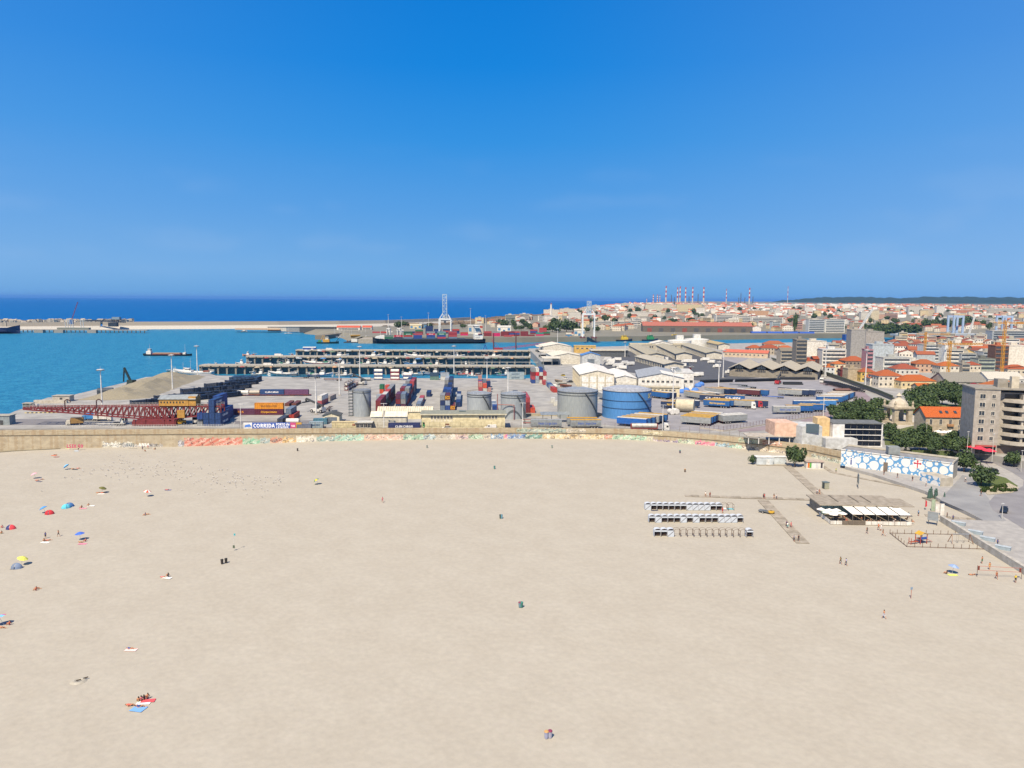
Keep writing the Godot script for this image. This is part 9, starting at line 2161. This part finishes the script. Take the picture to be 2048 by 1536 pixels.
func beach_front() -> void:
	# --- mural building: low concrete wedge clad in a print of white pebbles on blue
	var P0: Vector3 = V(118.97,1,-276.98)
	var P1: Vector3 = V(147.09,1,-254.92)
	var mb := thing("mural_building", "low concrete building with a mural of white pebbles on blue", "building")
	var mm := StandardMaterial3D.new()
	mm.albedo_texture = ImageTexture.create_from_image(mural_image()); mm.roughness = 0.5
	var f := (P1 - P0).normalized()
	var back := V(f.z, 0, -f.x) * 9.0
	var h0 := 6.1
	var h1 := 5.8
	var u0 := V(0, h0, 0)
	var u1 := V(0, h1, 0)
	var q := Q.new()
	q.quv(P0, P1, P1 + u1, P0 + u0, Vector2(0, 0), Vector2(1, 1))
	part(mb, "mural_wall", q.done(), mm)
	part(mb, "wall", Q.new().q4b(P1, P1 + back, P1 + back + u1, P1 + u1).q4b(P0 + back, P0, P0 + u0, P0 + back + u0).q4b(P1 + back, P0 + back, P0 + back + u0, P1 + back + u1), mat("b9b4a8", "wall"))
	var up := V(0, 0.02, 0)
	part(mb, "roof", Q.new().slab(P0 + u0 - up * 30, P1 + u1 - up * 30, P1 + u1 + back - up * 30, P0 + u0 + back - up * 30, 0.25), mat("8f9298", "wall"))
	part(mb, "parapet", Q.new().beam(P0 + u0 + back + up * 6, P1 + u1 + back + up * 6, 0.3, 0.6).beam(P1 + u1 + up * 6, P1 + u1 + back + up * 6, 0.3, 0.6), mat("c4bfb2", "wall"))
	part(mb, "roof_box", bx(-1.9, 1.9, 0, 2.6, -1.8, 1.8), mat("8f979b", "wall"), P0.lerp(P1, 0.46) + back * 0.35 + u0.lerp(u1, 0.46), -0.2)
	var D0: Vector3 = V(135.73,1,-253.91)
	var D1: Vector3 = V(137.84,1,-245.61)
	var fb := (D1 - D0).normalized()
	var bb := V(fb.z, 0, -fb.x) * 5.0
	var uh := V(0, 2.7, 0)
	var pq := Q.new()
	pq.quv(D0, D1, D1 + uh, D0 + uh, Vector2(0.7, 0.5), Vector2(0.9, 1))
	var ann := part(mb, "annexe_mural", pq.done(), mm)
	part(ann, "annexe_wall", Q.new().q4b(D1, D1 + bb, D1 + bb + uh, D1 + uh).q4b(D0 + bb, D0, D0 + uh, D0 + bb + uh).q4b(D1 + bb, D0 + bb, D0 + bb + uh, D1 + bb + uh).q4b(D0 + uh, D1 + uh, D1 + bb + uh, D0 + bb + uh), mat("b9b4a8", "wall"))
	part(mb, "door", bx(-0.7, 0.7, 0, 3.2, -0.05, 0.08), mat("7a7066"), P0.lerp(P1, 0.42), atan2(-f.z, f.x))
	var face := atan2(-f.z, f.x)
	var nrm := -back.normalized() * 0.06
	for e in [[0.1, 1.9, 1.55], [0.7, 3.9, 1.5]]:
		var c := P0.lerp(P1, e[0]) + V(0, e[1], 0) + nrm
		part(mb, "pebble_disc", Q.new().tube(V(0, 0, -0.02), V(0, 0, 0.02), e[2], -1, 24), mat("d8d9d9", "plain"), c, face)
	text(mb, "i", 2.3, mat("34508c", "plain"), P0.lerp(P1, 0.1) + V(0, 1.9, 0) + nrm * 2.2, face)
	var cr := bx(-0.16, 0.16, -1.3, 1.1, -0.02, 0.02).bb(-0.9, 0.9, 0.1, 0.45, -0.03, 0.03)
	for e in [[-0.9, 0.28], [0.9, 0.28], [0, 1.1]]: cr.tube(V(e[0], e[1], -0.03), V(e[0], e[1], 0.03), 0.32, -1, 10)
	part(mb, "red_cross_emblem", cr, mat("b83448", "plain"), P0.lerp(P1, 0.7) + V(0, 3.9, 0) + nrm * 2.2, face)
	# --- beach bar
	var bar := thing("beach_bar", "flat-roofed beach bar with glazed front and white terrace awnings", "building", V(97.48,0,-213.45), -0.04)
	part(bar, "roof", bx(-13, 12.5, 3.2, 3.5, -10.5, 0.8).bb(10, 17, 3.25, 3.45, -7.5, 1.4), mat("9f988c", "wall"))
	for x in [-6.0, 0.5, 4.5]: part(bar, "roof_strip", bx(x, x + 0.4, 3.5, 3.62, -9.5, -2), mat("6f6a62", "wall"))
	part(bar, "wall", bx(-12, 11.5, 0, 3.2, -9.8, -0.6), mat("8f8a80", "wall"))
	for i in 12: part(bar, "glass_panel", bx(-11.8 + i * 1.95, -10.0 + i * 1.95, 0.5, 3.0, -0.6, -0.5), mat("7f9a96", "glass"))
	part(bar, "terrace", bx(-12.5, 12.5, 0, 0.25, -0.5, 8.6), mat("8a8072", "wall"))
	for i in 5:
		var x := -5.6 + i * 3.7
		part(bar, "awning", Q.new().slab(V(x + 0.6, 2.35, 6.6), V(x + 3.9, 2.35, 6.6), V(x + 3.1, 3.0, 0.6), V(x - 0.1, 3.0, 0.6), 0.06), mat("e0ddd6", "cloth"))
		part(bar, "awning_post", bx(x + 0.7, x + 0.8, 0.25, 2.4, 6.5, 6.6), mat("8f8c86"))
	for i in 14: part(bar, "fence_panel", bx(-12.5 + i * 1.79, -10.85 + i * 1.79, 0.1, 1.1, 8.55, 8.65), mat("dddcd8" if i < 2 or i > 5 else "6f665c"))
	for i in 5: part(bar, "side_fence_panel", bx(-12.6, -12.5, 0.1, 1.1, -0.2 + i * 1.75, 1.4 + i * 1.75), mat("dddcd8"))
	var r := RandomNumberGenerator.new()
	r.seed = 5
	for i in 7:
		var p: Vector3 = bar.transform * V([-11, -9, -7, -10.5, -8.2, -6.6, -9.4][i], 0.25, [1.6, 2.4, 2.2, 4.6, 5.0, 5.6, 6.6][i])
		var u := thing("terrace_parasol", "white terrace parasol at the bar's left end, %s" % ORD[i], "parasol", p, 0.4, "white parasols of the beach bar")
		part(u, "canopy", Q.new().lathe([[1.25, 2.05], [0, 2.6]], 8), mat("dfddd8", "cloth"))
		part(u, "pole", Q.new().tube(Vector3.ZERO, V(0, 2.5, 0), 0.04, -1, 6), mat("8f8f8c"))
	for i in 26:
		var p: Vector3 = bar.transform * V(r.randf_range(-11, 12), 0.25, r.randf_range(1.5, 7.8))
		if i % 2: person(p + V(0, 0.3, 0), r.randf() * TAU, "sit", ["8a3a44", "2a3048", "cfd2d4", "5a5a54", "c08a6a"][i % 5], "2f3440", "guest in %s seated under the bar's awnings" % ["maroon", "navy", "white", "grey", "tan"][i % 5])
		else:
			var t := thing("terrace_table", "small dark table on the bar terrace", "table", p, r.randf(), "tables of the beach bar")
			part(t, "top", bx(-0.45, 0.45, 0.68, 0.73, -0.45, 0.45), mat("4a443e"))
			part(t, "leg", Q.new().tube(Vector3.ZERO, V(0, 0.68, 0), 0.06, -1, 6), mat("3a3a3a"))
	bar.scale.x = 0.86
	# --- boardwalks
	boardwalk(V(53.61,0,-235.4), V(95.28,0,-231.51), 2.2, "long boardwalk running east to the beach bar")
	boardwalk(V(95.34,0,-230.92), V(100.7,0,-279.4), 3.0, "slanting boardwalk from the bar towards the white hut")
	boardwalk(V(72.71,0,-188.65), V(76.12,0,-230.49), 3.2, "slanting boardwalk ending in open sand")
	boardwalk(V(113.05,0,-269.01), V(113.95,0,-280.62), 1.6, "short boardwalk behind the colourful kiosk")
	boardwalk(V(132.32,0,-243.57), V(113.23,0,-269.02), 1.6, "thin boardwalk along the mural building")
	boardwalk(V(130.72,0,-210.15), V(116.9,0,-214.88), 2.2, "boardwalk from the bar to the esplanade")
	# --- cabins
	var rows := [[V(39.3,0,-219.54), V(63.23,0,-219.51), [0, 1, 1, 1, 1, 1, 1, 0, 0, 0, 0, 1, 1, 2, 2], "back"], [V(38.2,0,-206.83), V(62.29,0,-207.3), [1, 0, 1, 1, 1, 0, 1, 0, 1, 1, 1, 0, 0, 0, 1], "middle"], [V(37.36,-0.01,-194.19), V(60.93,0,-194.2), [1, 1, 0, 2, 2, 2, 2, 2, 2, 2, 2, 2, 2, 2, 1], "front"]]
	for e in rows:
		for i in 15: cabin(e[0].lerp(e[1], i / 14.0), e[2][i], "%s, %s from the left in the %s cabin row" % [["closed grey canvas cabin", "open grey canvas cabin", "bare cabin frame"][e[2][i]], ORD[i], e[3]])
	# --- huts and boards
	var hut := thing("white_hut", "low white beach hut with pale blue walls beside the rounded tree", "hut", V(92.7,0,-281.78), -0.02)
	part(hut, "wall", bx(-2.5, 3.6, 0, 2.8, -3, 0).bb(3.6, 9.0, 0, 2.5, -4.2, -2.2), mat("c6d0d8", "wall"))
	part(hut, "roof", bx(-2.7, 3.8, 2.8, 3.0, -3.2, 0.2).bb(3.8, 9.2, 2.5, 2.7, -4.4, -2.0), mat("e0e2e2", "wall"))
	part(hut, "door", bx(1.0, 2.2, 0, 2.2, 0, 0.06), mat("d8dcde"))
	part(hut, "deck", bx(-2.6, 10, 0, 0.15, 0, 1.5), mat("9a9284", "wall"))
	var kio := thing("painted_kiosk", "white kiosk with orange and green panels", "kiosk", V(109.19,0,-275.41), -0.08)
	part(kio, "wall", bx(-3, 3, 0, 2.5, -3, 0), mat("dcdcd8", "wall"))
	part(kio, "roof", bx(-3.2, 3.2, 2.5, 2.7, -3.2, 0.3), mat("b9a89c", "wall"))
	for e in [[-2.3, "d8743a"], [-1.6, "5aa84a"], [2.3, "3a3440"], [0.6, "c9ccd0"]]: part(kio, "panel", bx(e[0] - 0.33, e[0] + 0.33, 0.4, 2.3, 0, 0.05), mat(e[1]))
	var ch := thing("changing_booth", "small grey-green booth on the sand between the boardwalks", "booth", V(101.27,0,-246.13), 0.3)
	part(ch, "wall", bx(-0.8, 0.8, 0, 2.1, -0.8, 0.8), mat("a8ab98", "wall"))
	part(ch, "roof", bx(-0.9, 0.9, 2.1, 2.25, -0.9, 0.9), mat("6f8088", "wall"))
	part(ch, "door", bx(-0.86, -0.8, 0.1, 1.9, -0.5, 0.5), mat("3a4448"))
	for e in [[V(112.16,0,-247.06), 1.25, 3.4, 4.6, "large billboard seen edge-on beside the thin boardwalk", "7f8c94"], [V(113.99,0,-205.49), -0.7, 2.6, 3.6, "grey information board on two posts by the playground", "8f98a0"]]:
		var o := thing("billboard", e[4], "billboard", e[0], e[1])
		part(o, "board", bx(-e[2] / 2, e[2] / 2, e[3] * 0.35, e[3], -0.08, 0.08), mat(e[5]))
		for x in [-0.4, 0.4]: part(o, "post", bx(x * e[2] - 0.08, x * e[2] + 0.08, 0, e[3] * 0.9, -0.2, -0.09), mat("5a5f62"))
	for i in 3:
		var o := thing("standing_panel", "tall %s standing panel near the esplanade, %s" % [["picture", "white", "white"][i], ["left one", "middle one", "right one"][i]], "panel", [V(121.74,0,-219.69), V(120.05,0,-214.43), V(121.76,0,-214.98)][i], -0.1, "tall standing panels")
		part(o, "panel", bx(-0.5, 0.5, 0.05, 3.4, -0.1, 0.1), mat(["9fb09a", "e0deda", "e0deda"][i]))
		part(o, "foot", bx(-0.6, 0.6, 0, 0.1, -0.4, 0.4), mat("8f8f8c", "wall"))
	var rf := thing("red_flag", "red banner flag on a frame beside the bar", "flag", V(119.98,0,-220.73), 0.3)
	part(rf, "pole", Q.new().tube(Vector3.ZERO, V(0, 3.2, 0), 0.05, -1, 6), mat("8f8f8c"))
	part(rf, "cloth", Q.new().slab(V(0.05, 0.9, 0), V(0.6, 1.1, 0.1), V(0.5, 2.4, 0.05), V(0.05, 3.1, 0), 0.03).q4b(V(0.05, 0.9, 0.02), V(0.5, 1.0, 0.12), V(0.55, 2.4, 0.08), V(0.05, 3.1, 0.02)), mat("c0303c", "cloth"))
	var bt := thing("rescue_cart", "grey cart with a yellow float beside the lower boardwalk", "cart", V(72.51,0,-216.53), 0.9)
	part(bt, "bed", bx(-0.8, 0.8, 0.4, 0.7, -2.0, 1.2), mat("6f7478"))
	part(bt, "float", Q.new().lathe([[0.35, 0.3], [0.9, 0.4], [0.95, 0.8], [0.35, 0.9]], 14, V(0, 0, 1.5)), mat("d0a838"))
	wheels(bt, 0.8, [-0.6], 0.35)
	# bronze group of robed figures
	var sc := thing("bronze_sculpture", "group of green bronze figures standing by the esplanade edge", "sculpture", V(129.14,0,-233.47), 0.2)
	for e in [[-1.4, 0, 0.0, 1.7], [-0.3, -0.6, 0.6, 2.0], [0.8, 0.1, -0.4, 1.75], [1.6, -0.5, 0.9, 1.6], [0.2, 0.8, 2.0, 1.2], [2.6, 1.6, 0.3, 1.2]]:
		var fg := part(sc, "figure", body_mesh("stand", "3f5a54", "3f5a54", "34504a", "466058"), mat("ffffff", "vertex"), V(e[0], 0.3, e[1]), e[2])
		fg.scale = Vector3.ONE * e[3]
		part(fg, "robe", Q.new().lathe([[0.34, 0.0], [0.26, 0.6], [0.18, 1.1], [0.2, 1.35]], 10), mat("435e56", "wall"))
	part(sc, "plinth", bx(-2.6, 3.4, 0, 0.3, -1.6, 2.4), mat("8f8a7f", "wall"))
	# --- esplanade wall, planters, car, lamp
	var wl := thing("promenade_wall", "low pale granite wall between the esplanade and the sand", "wall")
	var W0: Vector3 = V(118.21,1,-208.87)
	var W1: Vector3 = V(114.09,1,-165.83)
	part(wl, "wall", Q.new().beam(W0 - V(0, 0.35, 0), W1 - V(0, 0.35, 0), 0.9, 2.1), mat("b8b6b0", "wall"))
	for i in 4:
		var o := thing("glass_planter", "pale blue box seat on the esplanade, %s from the bar" % ORD[i], "seat", [V(119.08,1,-202.21), V(118.88,1,-194.2), V(118.67,1,-188.78), V(118.12,1,-181.75)][i], -0.75, "box seats along the promenade wall")
		part(o, "box", bx(-1.6, 1.6, 0, 0.8, -0.6, 0.6), mat("9fb0bd"))
		part(o, "top", bx(-1.65, 1.65, 0.8, 0.88, -0.65, 0.65), mat("b9c6d0"))
	car(V(139.48,1,-215.4), 2.5, "1c2a40", "dark blue hatchback driving on the promenade road", false, "cars on the promenade")
	car(V(167.56,1,-266), 2.2, "16181c", "black car behind the traffic island tree", false, "cars on the promenade")
	for e in [[V(134.43,1,-208.23), 4.2, "short white lamp post beside the dark blue hatchback"], [V(178.33,1,-267.86), 7.5, "tall white lamp post on the lawn"], [V(155.19,1,-253.68), 3.8, "slim signpost on the traffic island"], [V(169.86,3.5,-286.13), 8.5, "pale lamp post by the first red parasol"], [V(170.5,3.5,-316.32), 7.0, "pale lamp post among the clump behind the mural"], [V(177.28,3.5,-305.45), 7.5, "pale lamp post beside the stone house"], [V(170.95,3.5,-272.67), 10.0, "tall lamp post before the apartment balconies"]]:
		var o := thing("street_lamp", e[2], "street lamp", e[0], 0.5, "street lamps of the promenade")
		part(o, "pole", Q.new().tube(Vector3.ZERO, V(0, e[1], 0), 0.1, 0.06, 8), mat("d2d2ce"))
		part(o, "lamp_head", bx(-0.5, 0.5, e[1], e[1] + 0.15, -0.2, 0.2), mat("c9ccce"))
	var i := 0
	for e in [[V(149.81,1,-252.12), "e2e2e0"], [V(133.28,1,-245.5), "e0e0e2"], [V(119.75,1,-205.99), "4a5a8a"], [V(119.46,1,-208.41), "2f3440"], [V(118.46,1,-184.42), "3a4a8a"], [V(127.53,1,-261.86), "4a3440"], [V(129.97,1,-257.41), "3a3a40"], [V(132.83,1,-253.12), "2a2c34"], [V(143.82,1,-233.57), "3a3430"], [V(114.77,0,-214.32), "6a9ac8"], [V(110.89,0,-212.22), "7ab0d0"]]:
		person(e[0], i * 1.3, "walk" if i % 2 == 0 else "stand", e[1], "2f3440", "%s passer-by on the esplanade counted from the mural" % ORD[i]); i += 1
	var sh := RandomNumberGenerator.new()
	sh.seed = 9
	for k in 16:
		var p: Vector3 = V(147.1,1,-237.99).lerp(V(159.36,1,-242.8), sh.randf()) + V(0, 0, sh.randf_range(-4, 3))
		var o := thing("low_shrub", "low yellow-green shrub in the traffic island bed", "shrub", p, sh.randf() * 6.0, "shrubs of the traffic island")
		var c := part(o, "foliage", crown(k % 5, 260), mat("d8e070", "leaf"), V(0, -0.1, 0))
		c.scale = V(1.4, 1.1, 1.4)
	var bed := thing("flower_bed", "pale gravel bed round the traffic island shrubs", "bed")
	part(bed, "gravel", flat([V(149.85,1,-242.57), V(163.48,1,-251.05), V(162.33,1,-244.19), V(156.03,1,-237.57), V(146.6,1,-234.86)], 1.09), mat("c9c2b0", "tile"))
	# --- playground and volleyball
	var pf := thing("playground_fence", "low rope fence of thin posts round the playground", "fence")
	var C: Array = [V(98.64,0,-197.5), V(97.45,0,-186.35), V(115.68,0,-184.75), V(116.97,0,-196.55)]
	var ps := bx(-0.05, 0.05, 0, 1.1, -0.05, 0.05).done()
	for e in 4:
		var a: Vector3 = C[e]
		var b: Vector3 = C[(e + 1) % 4]
		var n := int(a.distance_to(b) / 1.7)
		for k in n: part(pf, "post", ps, mat("7a6452"), a.lerp(b, k / float(n)))
		part(pf, "rope", Q.new().beam(a + V(0, 0.15, 0), b + V(0, 0.15, 0), 0.1), mat("7a6452"))
	var pl := thing("play_tower", "red, yellow and blue play tower with slide", "play tower", V(102.59,0,-189.61), 0.3)
	for x in [-1.0, 1.0]:
		for z in [-0.8, 0.8]: part(pl, "post", bx(x - 0.07, x + 0.07, 0, 2.4, z - 0.07, z + 0.07), mat("b04a3a"))
	part(pl, "deck", bx(-1.0, 1.0, 1.1, 1.2, -0.8, 0.8), mat("9a5a44"))
	part(pl, "roof", Q.new().slab(V(-1.2, 2.3, 1), V(0, 2.9, 1), V(0, 2.9, -1), V(-1.2, 2.3, -1), 0.06).slab(V(0, 2.9, 1), V(1.2, 2.3, 1), V(1.2, 2.3, -1), V(0, 2.9, -1), 0.06), mat("d0a83a"))
	part(pl, "panel", bx(-0.9, 0.9, 1.2, 1.8, 0.8, 0.86), mat("2f5ab0"))
	part(pl, "slide", Q.new().slab(V(1.0, 1.1, 0.4), V(3.2, 0.15, 0.4), V(3.2, 0.15, -0.3), V(1.0, 1.1, -0.3), 0.1), mat("c05a4a"))
	part(pl, "bridge", bx(-3.4, -1.0, 0.5, 0.62, -0.3, 0.3).bb(-3.5, -3.35, 0, 1.6, -0.4, -0.3).bb(-3.5, -3.35, 0, 1.6, 0.3, 0.4), mat("b05a3c"))
	var sw := thing("swing_frame", "wooden swing frame with two hanging seats", "swing", V(112.59,0,-189.79), 0.0)
	for x in [-2.2, 2.2]: part(sw, "leg", Q.new().beam(V(x * 1.2, 0, 1.0), V(x, 2.3, 0), 0.12).beam(V(x * 1.2, 0, -1.0), V(x, 2.3, 0), 0.12), mat("8a6448"))
	part(sw, "beam", Q.new().beam(V(-2.2, 2.3, 0), V(2.2, 2.3, 0), 0.12), mat("9aa4b4"))
	for x in [-0.8, 0.8]: part(sw, "seat", bx(x - 0.25, x + 0.25, 0.45, 0.5, -0.12, 0.12).bb(x - 0.26, x - 0.24, 0.5, 2.3, -0.01, 0.01).bb(x + 0.24, x + 0.26, 0.5, 2.3, -0.01, 0.01), mat("5a5048"))
	var nt := thing("volleyball_net", "volleyball net between two padded posts on the sand", "net", Vector3.ZERO)
	var n0: Vector3 = V(102.55,0,-165.89)
	var n1: Vector3 = V(111.43,0,-164.49)
	for p in [n0, n1]:
		part(nt, "post", Q.new().tube(p, p + V(0, 2.5, 0), 0.06, -1, 6), mat("6a5a50"))
	for h in [1.5, 2.4]: part(nt, "band", Q.new().beam(n0 + V(0, h, 0), n1 + V(0, h, 0), 0.07), mat("a86a5a", "cloth"))
	for p in [n0.lerp(n1, 0.03), n0.lerp(n1, 0.96)]: part(nt, "pad", Q.new().box(p + V(0, 1.95, 0), V(0.35, 0.85, 0.1)), mat("6a3028", "cloth"))
